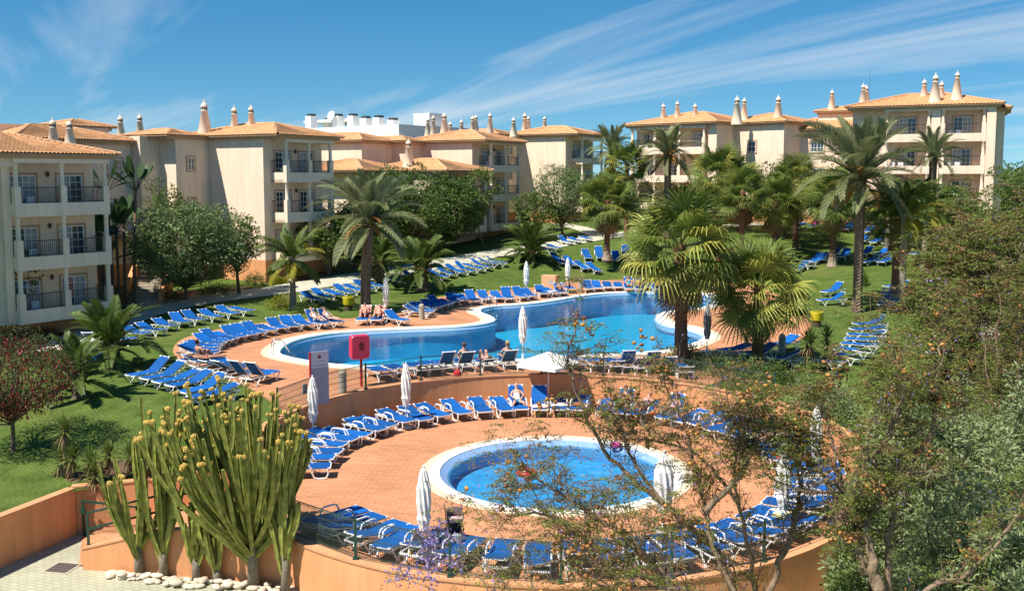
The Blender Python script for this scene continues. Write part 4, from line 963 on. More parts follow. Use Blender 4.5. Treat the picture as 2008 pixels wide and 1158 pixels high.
c.v = [top] + mid_ + ring_ + [(x, y, z - 0.13) for x, y, z in ring_]
for k in range(8):
    k2 = (k + 1) % 8; c.f += [(0, 1 + k, 1 + k2), (1 + k, 9 + k, 9 + k2, 1 + k2), (9 + k, 17 + k, 17 + k2, 9 + k2)]
c.build('canopy', M_canvas, t)
rb = MB()
for k in range(0, 8, 2): rb.bar((0, 0, 2.36), (ring_[k][0] * 0.97, ring_[k][1] * 0.97, 1.92), 0.02); rb.bar((0, 0, 1.75), (ring_[k][0] * 0.5, ring_[k][1] * 0.5, 2.12), 0.016)
rb.build('ribs', M_plast, t)

# ================================================================== wire fences on the walls
def wire_fence(name, label, angs, r, z0, h, gap):
    t = thing(name, label, 'fence', (TC.x + r * math.cos(angs[0]), TC.y + r * math.sin(angs[0]), z0))
    L = Vector(t.location); n = max(1, int(abs(angs[1] - angs[0]) * r / gap))
    A = np.linspace(angs[0], angs[1], n + 1)
    P = [Vector((TC.x + r * math.cos(a), TC.y + r * math.sin(a), z0)) for a in A]
    for p in P:
        m_ = MB(); m_.box(p + Vector((0, 0, h / 2 + 0.03)), (0.06, 0.06, h + 0.06)); m_.box(p + Vector((0, 0, 0.02)), (0.14, 0.14, 0.04)); o = m_.build('post', M_green, t); o.matrix_parent_inverse = Matrix.Translation(-L)
    for p, q_ in zip(P[:-1], P[1:]):
        m_ = MB(); k = int((q_ - p).length / 0.055)
        for i in range(1, k): a = p + (q_ - p) * (i / k); m_.bar(a + Vector((0, 0, 0.06)), a + Vector((0, 0, h)), 0.009)
        for zz in (0.06, 0.10, 0.30, 0.5, 0.54, 0.74, 0.94, h - 0.02, h):
            if zz <= h: m_.bar(p + Vector((0, 0, zz)), q_ + Vector((0, 0, zz)), 0.011)
        o = m_.build('wire_panel', M_wire, t); o.matrix_parent_inverse = Matrix.Translation(-L)
    return t
wire_fence('wire_fence', 'green wire mesh fence along the top of the curved retaining wall', (R(28), R(168)), TR + 0.14, 0.075, 1.0, 2.45)
wire_fence('wire_fence', 'green wire mesh fence on the parapet at the front of the round terrace', (R(222 - 360), R(-28)), TR + 0.14, -1.01, 1.0, 2.45)

# ================================================================== small things
def bollard(base, h, label, sphere=False, m=None):
    m = m or mat('stone_bollard', (0.40, 0.35, 0.27), 0.85, var=0.12, scale=8)
    t = thing('bollard', label, 'bollard', base); b = MB()
    b.lathe([(0.165, 0), (0.165, h - 0.30), (0.18, h - 0.29), (0.18, h - 0.25), (0.165, h - 0.24)], 16); b.build('post', m, t, False)
    c = MB(); c.lathe([(0.163, h - 0.24), (0.16, h - 0.15), (0.13, h - 0.06), (0.07, h - 0.01), (0.01, h)], 16); c.build('domed_cap', m, t, True)
bollard(Vector((*Zp(672, 772, 0.03).to_2d(), 0.03)), 1.0, 'grey stone bollard with domed cap behind the fence by the lifebuoy box')
bollard(Vector((*Zp(827, 626, 0.03).to_2d(), 0.03)), 0.95, 'beige stone bollard among the loungers by the pool bend')
bollard(Vector((*Zp(1138, 572, 0.03).to_2d(), 0.03)), 1.0, 'grey stone bollard beside sunbathers on the far side')
bollard(Vector((*Zp(1533, 694, 0.03).to_2d(), 0.03)), 1.0, 'pale stone bollard by the near fan palm')
# information sign
sg = thing('information_sign', 'tall grey and white information sign with red edge behind the fence', 'sign', Vector((*Zp(628, 792, 0.03).to_2d(), 0.03)), R(38))
b = MB(); b.box((0, 0, 1.0), (0.72, 0.06, 2.0)); b.build('board', mat('sign_grey', (0.36, 0.36, 0.38), 0.5, var=0.04), sg)
b = MB(); b.box((0.003, -0.0325, 1.69), (0.71, 0.004, 0.60)); b.build('white_panel', mat('sign_white', (0.62, 0.60, 0.62), 0.5), sg)
b = MB(); b.box((-0.385, 0, 1.0), (0.05, 0.075, 2.0)); b.build('red_edge', mat('sign_red', (0.50, 0.012, 0.02), 0.45), sg)
b = MB()
for k in range(12):
    a = 2 * math.pi * k / 12; b.box((-0.02 + 0.05 * math.cos(a), -0.0365, 1.80 + 0.05 * math.sin(a)), (0.045, 0.004, 0.03), M=Matrix.Rotation(-a, 3, 'Y'))
b.box((-0.02, -0.0365, 1.80), (0.05, 0.003, 0.035)); b.build('emblem', mat('emblem_red_brown', (0.30, 0.03, 0.02), 0.6), sg)
b = MB(); xx = -0.17
for w_, h_ in ((0.022, 0.05), (0.03, 0.05), (0.012, 0.0), (0.03, 0.05), (0.026, 0.05), (0.03, 0.05), (0.026, 0.05), (0.03, 0.05), (0.028, 0.05), (0.02, 0.05)):
    if h_: b.box((xx + w_ / 2, -0.0365, 1.63), (w_ * 0.35, 0.003, h_)); b.box((xx + w_ / 2, -0.0366, 1.65), (w_ * 0.8, 0.003, 0.010))
    xx += w_ + 0.012
b.build('lettering', mat('letter_grey', (0.22, 0.2, 0.2), 0.6), sg)
b = MB(); xx = -0.28
for wd in (4, 1, 6, 1, 6):
    if wd == 1: b.box((xx + 0.01, -0.0365, 1.475), (0.02, 0.003, 0.006)); xx += 0.045; continue
    for _ in range(wd): b.box((xx + 0.012, -0.0365, 1.475), (0.018, 0.003, 0.028)); xx += 0.0265
    xx += 0.02
b.build('lettering_line', mat('letter_dark', (0.06, 0.05, 0.05), 0.6), sg)
# notice plate on the fence
npz = Zp(597, 757, 0.55); o = MB(); o.box((0, 0, 0), (0.30, 0.012, 0.38)); o.box((-0.06, -0.0075, 0.03), (0.07, 0.003, 0.24)); o.box((0.06, -0.0075, 0.03), (0.07, 0.003, 0.24))
nt_ = o.build('notice_plate', mat('notice_grey', (0.45, 0.47, 0.52), 0.5)); nt_.location = (TC.x + (TR + 0.10) * math.cos(R(157)), TC.y + (TR + 0.10) * math.sin(R(157)), 0.7); nt_.rotation_euler = (0, 0, R(157 - 90))
tag(nt_, 'small grey notice plate hung on the wire fence left of the sign', 'notice')
# lifebuoy box on red post
lb_p = Vector((*Zp(706, 757, 0.03).to_2d(), 0.03)); lb = thing('lifebuoy_box', 'red plastic lifebuoy cabinet with round recess on a red post', 'lifebuoy box', lb_p, R(30))
M_redp = mat('red_plastic', (0.60, 0.035, 0.085), 0.4, spec=0.5); M_redpost = mat('red_paint', (0.50, 0.03, 0.025), 0.45)
b = MB(); b.box((0.06, 0, 0.75), (0.085, 0.085, 1.5)); b.build('post', M_redpost, lb)
def rbox(w, d, h, r, n=5):
    P = []
    for cx, cz, a0_ in ((w / 2 - r, h / 2 - r, 0), (-w / 2 + r, h / 2 - r, 90), (-w / 2 + r, -h / 2 + r, 180), (w / 2 - r, -h / 2 + r, 270)):
        for k in range(n + 1): a = R(a0_ + 90 * k / n); P.append((cx + r * math.cos(a), cz + r * math.sin(a)))
    return P
P_ = rbox(0.80, 0.2, 0.98, 0.14); b = MB(); n_ = len(P_)
for sc, y in ((0.93, -0.16), (1.0, -0.10), (1.0, 0.12), (0.96, 0.16)): b.v += [(x * sc, y, z * sc + 1.62) for x, z in P_]
for i in range(3):
    for k in range(n_): b.f.append((i * n_ + k, i * n_ + (k + 1) % n_, (i + 1) * n_ + (k + 1) % n_, (i + 1) * n_ + k))
b.f += [tuple(range(n_)), tuple(3 * n_ + k for k in reversed(range(n_)))]
b.build('cabinet', M_redp, lb)
b = MB(); b.v = [(0.03 + 0.12 * math.cos(2 * math.pi * k / 20), -0.163, 1.66 + 0.185 * math.sin(2 * math.pi * k / 20)) for k in range(20)]; b.f = [tuple(range(20))]; b.v += [(x, -0.158, z) for x, y, z in b.v]
b.build('round_recess', mat('dark_red_recess', (0.17, 0.01, 0.02), 0.5), lb)
b = MB(); b.box((-0.16, -0.05, 2.105), (0.14, 0.08, 0.012)); b.box((0.16, -0.05, 2.105), (0.14, 0.08, 0.012)); b.build('slots', M_iron, lb)
# yellow bins
def bin_(base, label):
    t = thing('litter_bin', label, 'bin', base); m_ = mat('yellow_plastic_bag', (0.62, 0.52, 0.02), 0.4, var=0.1, scale=8)
    b = MB(); n = 16
    prof = [(0.30, 0.35), (0.34, 0.42), (0.33, 0.75), (0.36, 0.82), (0.355, 0.86), (0.30, 0.84)]
    for i, (r_, z_) in enumerate(prof):
        for k in range(n): a = 2 * math.pi * k / n; f_ = 1 + 0.05 * math.sin(5 * a + i); b.v.append((r_ * f_ * math.cos(a), r_ * f_ * math.sin(a), z_))
    for i in range(len(prof) - 1):
        for k in range(n): b.f.append((i * n + k, i * n + (k + 1) % n, (i + 1) * n + (k + 1) % n, (i + 1) * n + k))
    b.build('bag', m_, t, True)
    b = MB(); b.lathe([(0.25, 0), (0.26, 0.36), (0.24, 0.36), (0.01, 0.34)], 14); b.build('basket', mat('dark_wood', (0.09, 0.06, 0.04), 0.8), t)
    b = MB(); b.tube([(0.38, 0, 0), (0.38, 0, 1.1)], 0.025, 8); b.build('post', M_steel, t)
bin_(G(683, 608), 'litter bin with bright yellow bag on the grass beside the tall date palm'); bin_(G(1601, 640), 'litter bin with yellow bag on a post by the near fan palm')
# orange pedestal, shower pole, pool ladders
pd = G(1078, 562, 0); t = thing('pedestal_box', 'low orange block with metal flap at the edge of the far lawn', 'pedestal', (pd.x, pd.y, 0.0), R(-20))
b = MB(); b.box((0, 0, 0.45), (1.15, 0.7, 0.9)); b.build('block', M_cream if False else mat('sand_orange_render', (0.60, 0.38, 0.20), 0.85, var=0.06), t); b = MB(); b.box((0.2, -0.354, 0.4), (0.35, 0.012, 0.5)); b.build('flap', mat('grey_flap', (0.4, 0.38, 0.36), 0.5), t)
sh = G(566, 624); t = thing('garden_shower', 'thin steel garden shower pole with bent head beside the shrubs', 'shower', sh)
b = MB(); b.tube([(0, 0, 0), (0, 0, 2.0), (0.03, 0, 2.2), (0.14, 0, 2.32), (0.24, 0, 2.3), (0.26, 0, 2.22)], 0.022, 8); b.build('pole', M_steel, t, True); b = MB(); b.lathe([(0.02, 0), (0.07, -0.03), (0.07, -0.045), (0.01, -0.05)], 10, (0.26, 0, 2.22)); b.build('shower_head', M_steel, t)
def ladder(px, py, rz, label):
    p = Zp(px, py, 0.05); t = thing('pool_ladder', label, 'ladder', p, rz)
    for s in (-0.25, 0.25):
        b = MB(); b.tube([(s, -0.55, 0.0), (s, -0.52, 0.55), (s, -0.40, 0.72), (s, -0.2, 0.74), (s, 0.0, 0.58), (s, 0.22, 0.1), (s, 0.30, -0.7)], 0.024, 8); b.build('handrail', M_steel, t, True)
    for k in range(3):
        b = MB(); b.box((0, 0.24 + 0.02 * k, -0.15 - 0.25 * k), (0.5, 0.09, 0.03)); b.build('rung', M_steel, t)
ladder(557, 694, R(-65), 'steel pool ladder at the left end of the big pool'); ladder(965, 601, R(180 + 20), 'steel pool ladder at the bend on the far side')
# depth marks, drain grate, gate and handrail
dg = Zp(122, 1113, LOWZ); t = thing('drain_grate', 'square metal drain grate set in the pale walkway', 'drain', (dg.x, dg.y, LOWZ + 0.004), R(-12))
b = MB()
for s in (-1, 1): b.box((s * 0.36, 0, 0.006), (0.06, 0.78, 0.012)); b.box((0, s * 0.36, 0.006), (0.66, 0.06, 0.012))
b.build('rim', mat('grate_rim', (0.5, 0.42, 0.32), 0.8), t); b = MB()
for k in range(16): b.box((-0.32 + 0.64 * k / 15, 0, 0.004), (0.022, 0.66, 0.008))
for k in range(4): b.box((0, -0.24 + 0.16 * k, 0.0035), (0.66, 0.02, 0.007))
b.build('bars', mat('grate_iron', (0.16, 0.13, 0.11), 0.6), t)
b = MB(); b.box((0, 0, 0.0005), (0.66, 0.66, 0.001)); b.build('pit', M_iron, t)
g0, g1 = Vector((-13.05, 29.45)), Vector((-10.75, 28.75)); t = thing('wire_gate', 'dark green wire mesh gate across the foot of the ramp', 'gate', (g0.x, g0.y, LOWZ)); Lg = Vector(t.location)
b = MB(); 
for p in (g0, g1): b.bar((p.x, p.y, LOWZ), (p.x, p.y, LOWZ + 1.12), 0.06)
for z_ in (0.08, 1.1): b.bar((g0.x, g0.y, LOWZ + z_), (g1.x, g1.y, LOWZ + z_), 0.05)
b.box((g0.x + 0.02, g0.y - 0.03, LOWZ + 0.8), (0.14, 0.08, 0.16)); o = b.build('gate_frame', M_green, t); unparent_fix(o, t)
b = MB(); k = 44
for i in range(1, k): a = g0 + (g1 - g0) * (i / k); b.bar((a.x, a.y, LOWZ + 0.08), (a.x, a.y, LOWZ + 1.1), 0.006)
for z_ in (0.25, 0.45, 0.65, 0.85): b.bar((g0.x, g0.y, LOWZ + z_), (g1.x, g1.y, LOWZ + z_), 0.007)
o = b.build('wire_panel', M_wire, t); unparent_fix(o, t)
hp = [Vector((-11.85, 27.0, -1.80)), Vector((-9.7, 26.63, -1.17)), Vector((-8.2, 26.37, -1.0))]; t = thing('handrail', 'dark green tubular handrail on the sloping ramp wall', 'handrail', hp[0]); b = MB()
for p in hp: b.bar(p, p + Vector((0, 0, 0.95)), 0.06)
for z_ in (0.95, 0.5):
    for p, q_ in zip(hp[:-1], hp[1:]): b.bar(p + Vector((0, 0, z_)), q_ + Vector((0, 0, z_)), 0.05)
o = b.build('rails', M_green, t); unparent_fix(o, t)
# white pebbles at the foot of the ramp wall
PEB = []
for s_ in range(5):
    b = MB(); rs = random.Random(s_); prof = [(0.02, -0.5), (0.6, -0.4), (0.95, -0.1), (1.0, 0.12), (0.72, 0.38), (0.3, 0.5), (0.02, 0.53)]; n = 10
    for i, (r_, z_) in enumerate(prof):
        for k in range(n): a = 2 * math.pi * k / n; f_ = 1 + 0.13 * math.sin(2 * a + s_) + rs.uniform(-0.04, 0.04); b.v.append((r_ * f_ * math.cos(a), r_ * f_ * math.sin(a) * 0.72, z_ * 0.75))
    for i in range(len(prof) - 1):
        for k in range(n): b.f.append((i * n + k, i * n + (k + 1) % n, (i + 1) * n + (k + 1) % n, (i + 1) * n + k))
    PEB.append(b.mesh('pebble', M_stone, True))
for k in range(92):
    u_ = rng.random() ** 0.9; x = -11.0 + 5.6 * u_; yw = 26.92 - 0.195 * (x + 11.96) - 0.18; y = yw - rng.random() * (0.28 + 0.62 * u_); s_ = rng.uniform(0.09, 0.20)
    o = mk('pebble', rng.choice(PEB)); o.location = (x, y, LOWZ + s_ * 0.32 + (0.07 if rng.random() < 0.3 else 0)); o.scale = (s_, s_, s_); o.rotation_euler = (rng.uniform(-0.2, 0.2), rng.uniform(-0.2, 0.2), rng.uniform(0, 6.28))
    tag(o, 'rounded pale pebble in the bed of stones under the cacti', 'stone', 'pebbles under the cacti')
# pushchair
pc = Zp(893, 1078, TZ); t = thing('pushchair', 'dark folding pushchair with pink lined hood beside the closed umbrella', 'pushchair', pc, R(12))
M_dk = mat('dark_fabric', (0.03, 0.028, 0.03), 0.85); M_pk = mat('pale_pink_fabric', (0.55, 0.33, 0.34), 0.9); M_fr = mat('black_tube', (0.02, 0.02, 0.02), 0.4)
b = MB()
for s in (-0.22, 0.22):
    b.tube([(s, -0.38, 0.08), (s, 0.05, 0.5), (s, 0.30, 0.95), (s, 0.40, 1.08), (s, 0.50, 1.08)], 0.014, 6); b.tube([(s, 0.34, 0.08), (s, 0.0, 0.55), (s, -0.12, 0.62)], 0.014, 6)
b.tube([(-0.22, 0.05, 0.5), (0.22, 0.05, 0.5)], 0.012, 6); b.build('frame', M_fr, t)
for x, y in ((-0.24, -0.38), (0.24, -0.38), (-0.24, 0.34), (0.24, 0.34)):
    b = MB(); b.tube([(x - 0.03, y, 0.08), (x + 0.03, y, 0.08)], 0.08, 14); b.build('wheel', M_dk, t)
b = MB(); b.box((0, -0.05, 0.42), (0.38, 0.36, 0.06)); b.box((0, 0.18, 0.68), (0.38, 0.06, 0.5), M=Matrix.Rotation(R(-22), 3, 'X')); b.build('seat', M_dk, t)
b = MB(); n = 9
for k in range(n + 1):
    a = R(20 + 135 * k / n)
    for s in (-1, -0.6, 0, 0.6, 1): b.v.append((s * 0.23, 0.20 - 0.36 * math.sin(a) * 0.9 + 0.1, 0.72 + 0.30 * (1 - math.cos(a)) * 0.6 + 0.06 * (1 - s * s)))
for k in range(n):
    for j in range(4): b.f.append((k * 5 + j, k * 5 + j + 1, (k + 1) * 5 + j + 1, (k + 1) * 5 + j))
b.build('hood', mat('hood_fabric', (0.10, 0.07, 0.08), 0.85), t, True)
b = MB(); b.box((0, -0.13, 0.88), (0.36, 0.10, 0.14), M=Matrix.Rotation(R(30), 3, 'X')); b.build('hood_lining', M_pk, t)
b = MB(); b.lathe([(0.02, 0), (0.17, 0.03), (0.19, 0.12), (0.12, 0.22), (0.02, 0.25)], 12, (0, -0.28, 0.30)); b.build('grey_blanket', mat('grey_blanket', (0.25, 0.26, 0.28), 0.95, var=0.4, scale=30), t, True)
# ================================================================== plants
def leaf_quads(C, L, W, rs, up=0.35, dirs=None):
    """one rhombic leaf (quad) per centre: C (n,3), L length, W width"""
    n = len(C); d = rs.normal(size=(n, 3)) if dirs is None else dirs + rs.normal(size=(n, 3)) * 0.35
    d[:, 2] = d[:, 2] * (1 - up); d /= np.linalg.norm(d, axis=1, keepdims=True) + 1e-9
    nn = rs.normal(size=(n, 3)) + np.array([0, 0, 1.1]); w = np.cross(d, nn); w /= np.linalg.norm(w, axis=1, keepdims=True) + 1e-9
    l = (L * rs.uniform(0.7, 1.3, n))[:, None]; ww = (W * rs.uniform(0.7, 1.3, n))[:, None]
    V = np.stack([C, C + d * l * 0.5 + w * ww * 0.5, C + d * l, C + d * l * 0.5 - w * ww * 0.5], 1).reshape(-1, 3)
    return V, np.arange(4 * n).reshape(-1, 4)
def branch_net(rs, base, h_trunk, spread, levels, r0, n_child=(3, 5), ratio=0.68, lean=(0, 0), up=0.55, first_len=None):
    """tapered limbs; returns tubes [(pts, radii)] and tips [(pos, dir, level)]"""
    tubes, tips = [], []
    def grow(p, d, L, r, lev):
        n = 4; pts = [p]; q_ = p.copy(); dd = d.copy()
        for k in range(n):
            dd = (dd + Vector(rs.normal(size=3)) * 0.16 + Vector((0, 0, 0.05))).normalized(); q_ = q_ + dd * (L / n); pts.append(q_.copy())
        r1 = r * (0.62 if lev < levels else 0.3); tubes.append((pts, [r + (r1 - r) * k / n for k in range(n + 1)], lev))
        if lev >= levels: tips.append((q_, dd, lev)); tips.append((pts[2], dd, lev)); return
        m = int(rs.integers(n_child[0], n_child[1] + 1)); a0_ = rs.uniform(0, 6.28)
        for i in range(m):
            a = a0_ + 2 * math.pi * i / m + rs.uniform(-0.4, 0.4); s = dd.orthogonal().normalized(); s = Matrix.Rotation(a, 3, dd) @ s
            nd = (dd * up + s * spread + Vector((0, 0, 0.12))).normalized(); st = pts[-1] if i < 2 or lev == 0 else pts[int(rs.integers(2, 4))]
            grow(st, nd, L * ratio * rs.uniform(0.8, 1.2), r1 * (0.85 if i else 1.0), lev + 1)
    grow(Vector(base), Vector((lean[0], lean[1], 1)).normalized(), h_trunk, r0, 0)
    return tubes, tips
def tubes_mesh(name, tubes, m, par, min_n=4):
    b = MB()
    for pts, rad, lev in tubes: b.tube(pts, rad, 8 if lev == 0 else (6 if lev == 1 else min_n), cap=False)
    return b.build(name, m, par, True)
def broad_tree(name, label, base, H, Rc, leaf, seed, n_leaf=9000, LL=0.16, WW=0.07, crown_z=(0.35, 1.0), trunk_r=0.16, bark=None, lean=(0, 0), clumps=70, cr=0.24, flat=0.8, group=None, leaf2=None, bushy=False):
    rs = np.random.default_rng(seed); base = Vector(base); t = thing(name, label, 'tree', base, 0, group)
    th = H * crown_z[0]
    tubes, tips = branch_net(rs, (0, 0, -0.15), th * 0.9, 0.75, 2, trunk_r, (3, 5), 0.75, lean)
    top = tubes[0][0][-1]; cz0, cz1 = H * crown_z[0] * 0.8, H; cc = Vector((top.x, top.y, (cz0 + cz1) / 2)); rz = (cz1 - cz0) / 2
    cl = []
    for _ in range(clumps):
        v = rs.normal(size=3); v /= np.linalg.norm(v); f = rs.uniform(0.45, 1.0) ** 0.6
        k = 1 + 0.22 * math.sin(3 * math.atan2(v[1], v[0]) + seed) + rs.uniform(-0.12, 0.12)
        cl.append((cc.x + v[0] * f * Rc * k, cc.y + v[1] * f * Rc * k, cc.z + v[2] * f * rz * (0.9 if v[2] < 0 else 1)))
    for c in cl:                                   # a limb towards each clump
        if rs.random() < 0.75:
            c = Vector(c); s = top.lerp(tubes[0][0][2], rs.uniform(0, 0.6)); mid = s.lerp(c, 0.5) + Vector(rs.normal(size=3)) * 0.12 * Rc; tubes.append(([s, mid, c], [trunk_r * 0.38, trunk_r * 0.22, 0.012], 2))
    tubes = [tb for tb in tubes if tb[2] != 1 or True]
    tubes_mesh('trunk', [tubes[0]] + [tb for tb in tubes[1:] if len(tb[0]) == 3], bark or M_bark, t)
    per = n_leaf // clumps; C = []; D = []
    for c in cl:
        r = cr * Rc * rs.uniform(0.6, 1.35); g = rs.normal(size=(per, 3)); g /= np.linalg.norm(g, axis=1, keepdims=True); rad = rs.uniform(0.25, 1, per)[:, None] ** 0.45
        C.append(np.array(c) + g * rad * r * np.array([1, 1, flat])); D.append(g)
    C = np.concatenate(C); D = np.concatenate(D)
    V, Fq = leaf_quads(C, LL, WW, rs, 0.2, D * 0.8)
    mk('crown', np_mesh('crown', V, Fq, leaf), t)
    if leaf2:
        k = rs.choice(len(C), len(C) // 9); V, Fq = leaf_quads(C[k] * 1.01, LL, WW, rs); mk('young_leaves', np_mesh('young_leaves', V, Fq, leaf2), t)
    return t
def shrub(label, base, r, h, leaf, seed, n=900, LL=0.10, WW=0.05, group=None, name='shrub', flower=None):
    rs = np.random.default_rng(seed); t = thing(name, label, 'shrub', base, 0, group); b = MB()
    for k in range(7):
        a = rs.uniform(0, 6.28); rr_ = r * rs.uniform(0.2, 0.8); b.tube([(0, 0, -0.1), (rr_ * 0.4 * math.cos(a), rr_ * 0.4 * math.sin(a), h * 0.45), (rr_ * math.cos(a), rr_ * math.sin(a), h * 0.85)], [0.025, 0.018, 0.006], 5, cap=False)
    b.build('stems', M_bark, t)
    g = rs.normal(size=(n, 3)); g[:, 2] = np.abs(g[:, 2]); g /= np.linalg.norm(g, axis=1, keepdims=True); k = rs.uniform(0.5, 1, n)[:, None] * (1 + 0.2 * np.sin(4 * np.arctan2(g[:, 1], g[:, 0]) + seed))[:, None]
    C = g * k * np.array([r, r, h]); V, Fq = leaf_quads(C, LL, WW, rs, 0.1, g); mk('foliage', np_mesh('foliage', V, Fq, leaf), t)
    if flower:
        C2 = C[rs.choice(n, n // 5)] * 1.04; V, Fq = leaf_quads(C2, LL * 0.7, WW, rs); mk('flowers', np_mesh('flowers', V, Fq, flower), t)
    return t
# ---------------------------------------------------------------- palms
def pinnate_mesh(name, L, a0_, a1_, leaf, n=34, ll=0.42, droop=0.25, vee=0.35, seed=0, w=0.028, stalk=0.12):
    rs = np.random.default_rng(seed); S = 18; pts = []; x = z = 0.0
    for i in range(S + 1):
        t_ = i / S; pts.append(Vector((x, 0, z))); a = R(a0_ + (a1_ - a0_) * t_ ** 1.3); x += L / S * math.cos(a); z += L / S * math.sin(a)
    V = []; Fq = []
    def rib(i, wd):
        p = pts[i]; return [p + Vector((0, -wd, 0)), p + Vector((0, wd, 0))]
    for i in range(S):
        o = len(V); w0, w1 = 0.035 * (1 - i / S) + 0.004, 0.035 * (1 - (i + 1) / S) + 0.004; V += rib(i, w0) + rib(i + 1, w1); Fq.append((o, o + 1, o + 3, o + 2))
    for k in range(n):
        t_ = stalk + (1 - stalk) * (k + 0.5) / n; f = t_ * S; i = min(S - 1, int(f)); p = pts[i].lerp(pts[i + 1], f - i); tan = (pts[i + 1] - pts[i]).normalized(); nrm = Vector((-tan.z, 0, tan.x))
        l = ll * (0.35 + 0.75 * math.sin(math.pi * min(1, (t_ - stalk) / (1 - stalk) * 0.86 + 0.10)))
        for s in (-1, 1):
            d = (Vector((0, s, 0)) * (0.85 - 0.35 * t_) + tan * (0.45 + 0.45 * t_) + nrm * (vee + rs.uniform(-0.12, 0.12))).normalized(); d2 = (d + Vector((0, 0, -droop - rs.uniform(0, 0.15)))).normalized()
            m_ = p + d * l * 0.5; e = m_ + d2 * l * 0.5; wv = d.cross(nrm).normalized() * w
            o = len(V); V += [p - wv * 0.5, p + wv * 0.5, m_ + wv, m_ - wv, e + wv * 0.2, e - wv * 0.2]; Fq += [(o, o + 1, o + 2, o + 3), (o + 3, o + 2, o + 4, o + 5)]
    return np_mesh(name, [tuple(v) for v in V], Fq, leaf)
def fan_mesh(name, leaf, Rf=0.86, pet=0.95, seed=0, dry=0.0, fold=0.35):
    rs = np.random.default_rng(seed); V = []; Fq = []
    o = 0; V += [(0, -0.018, 0), (0, 0.018, 0), (pet, 0.012, -0.06 * pet), (pet, -0.012, -0.06 * pet)]; Fq.append((0, 1, 2, 3)); n = 30; hub = Vector((pet, 0, -0.06 * pet))
    for k in range(n):
        a = R(-135 + 270 * (k + 0.5) / n); da = R(270 / n) * 0.56; rr_ = Rf * (0.72 + 0.28 * math.cos(a * 0.55)) * rs.uniform(0.92, 1.05)
        def pt(r, aa, lift): return hub + Vector((r * math.cos(aa), r * math.sin(aa), lift))
        zf = lambda r: 0.05 * math.cos(a) * r - fold * 0.22 * r * abs(math.sin(a)); dr = rs.uniform(0.25, 0.75) * (1 + dry); z1 = 0.02 if k % 2 else -0.02
        P = [pt(0.02, a - da, 0), pt(0.02, a + da, 0), pt(rr_ * 0.45, a + da * 0.88, zf(rr_ * 0.45) + z1), pt(rr_ * 0.45, a - da * 0.88, zf(rr_ * 0.45) - z1), pt(rr_ * 0.74, a + da * 0.34, zf(rr_ * 0.74) - dr * 0.10), pt(rr_ * 0.74, a - da * 0.34, zf(rr_ * 0.74) - dr * 0.10),
             pt(rr_ * 0.97, a + da * 0.08, zf(rr_) - dr * 0.5), pt(rr_ * 0.97, a - da * 0.08, zf(rr_) - dr * 0.5)]
        o = len(V); V += [tuple(p) for p in P]; Fq += [(o, o + 1, o + 2, o + 3), (o + 3, o + 2, o + 4, o + 5), (o + 5, o + 4, o + 6, o + 7)]
    return np_mesh(name, V, Fq, leaf)
PH = {}
def phx_set(key, L, leaf, ll, droop, vee=0.35, n=36, w=0.028):
    PH[key] = [pinnate_mesh('frond', L, 82, 38, leaf, n, ll, droop, vee, 1, w), pinnate_mesh('frond', L, 68, 0, leaf, n, ll, droop, vee, 2, w), pinnate_mesh('frond', L, 50, -32, leaf, n, ll, droop, vee, 3, w), pinnate_mesh('frond', L * 0.95, 22, -55, leaf, n, ll, droop, vee, 4, w), pinnate_mesh('frond', L * 0.85, -12, -72, leaf, n, ll, droop, vee, 5, w)]
phx_set('date', 1.0, L_phx, 0.150, 0.20, 0.32, 60, 0.0062); phx_set('young', 1.0, L_phx2, 0.17, 0.15, 0.30, 44, 0.011); phx_set('queen', 1.0, L_queen, 0.23, 0.9, 0.05, 44, 0.009); phx_set('queeny', 1.0, L_queeny, 0.23, 0.9, 0.05, 44, 0.009); phx_set('dead', 1.0, L_phxdead, 0.13, 0.4, 0.2, 36, 0.008)
FAN = {'g': [fan_mesh('fan_leaf', L_fan, seed=s) for s in (1, 2, 3)], 'y': [fan_mesh('fan_leaf', L_fany, seed=s, dry=0.4) for s in (4, 5)], 'd': [fan_mesh('fan_leaf', L_fandead, seed=s, dry=1.5, fold=1.2) for s in (6, 7)]}
def palm_trunk(par, h, r, kind, seed, lean=(0, 0), base_z=-0.15):
    rs = random.Random(seed); b = MB(); n = 14
    rows = int(h / (0.10 if kind == 'date' else 0.14)) + 2; P = []
    for i in range(rows + 1):
        t_ = i / rows; z = base_z + (h - base_z) * t_
        if kind == 'date': rad = r * (1.28 - 0.28 * min(1, t_ * 6)) * (1 + 0.14 * max(0, t_ - 0.85) / 0.15)
        elif kind == 'stub': rad = r * (1.15 if t_ < 0.2 else 1.0) * (1 - 0.25 * t_)
        else: rad = r * (1 + 0.95 * math.exp(-t_ * h / 0.55)) * (1 + 0.10 * max(0, t_ - 0.6))
        for k in range(n):
            a = 2 * math.pi * (k + 0.5 * (i % 2)) / n; f = 1.0
            if kind in ('date', 'stub'): f = 1.10 if (k + i // 1) % 2 else 0.88
            else: f = 1.0 + (0.035 if i % 2 else -0.02)
            b.v.append((rad * f * math.cos(a) + lean[0] * t_ * t_, rad * f * math.sin(a) + lean[1] * t_ * t_, z))
    for i in range(rows):
        for k in range(n): b.f.append((i * n + k, i * n + (k + 1) % n, (i + 1) * n + (k + 1) % n, (i + 1) * n + k))
    b.f.append(tuple(rows * n + k for k in range(n)))
    o = b.build('trunk', {'date': M_palmbark, 'stub': M_palmbark, 'queen': mat('ringed_grey_palm_bark', (0.26, 0.21, 0.16), 0.95, var=0.3, scale=10)}.get(kind, M_washbark), par, kind not in ('date', 'stub'))
    return Vector((lean[0], lean[1], h))
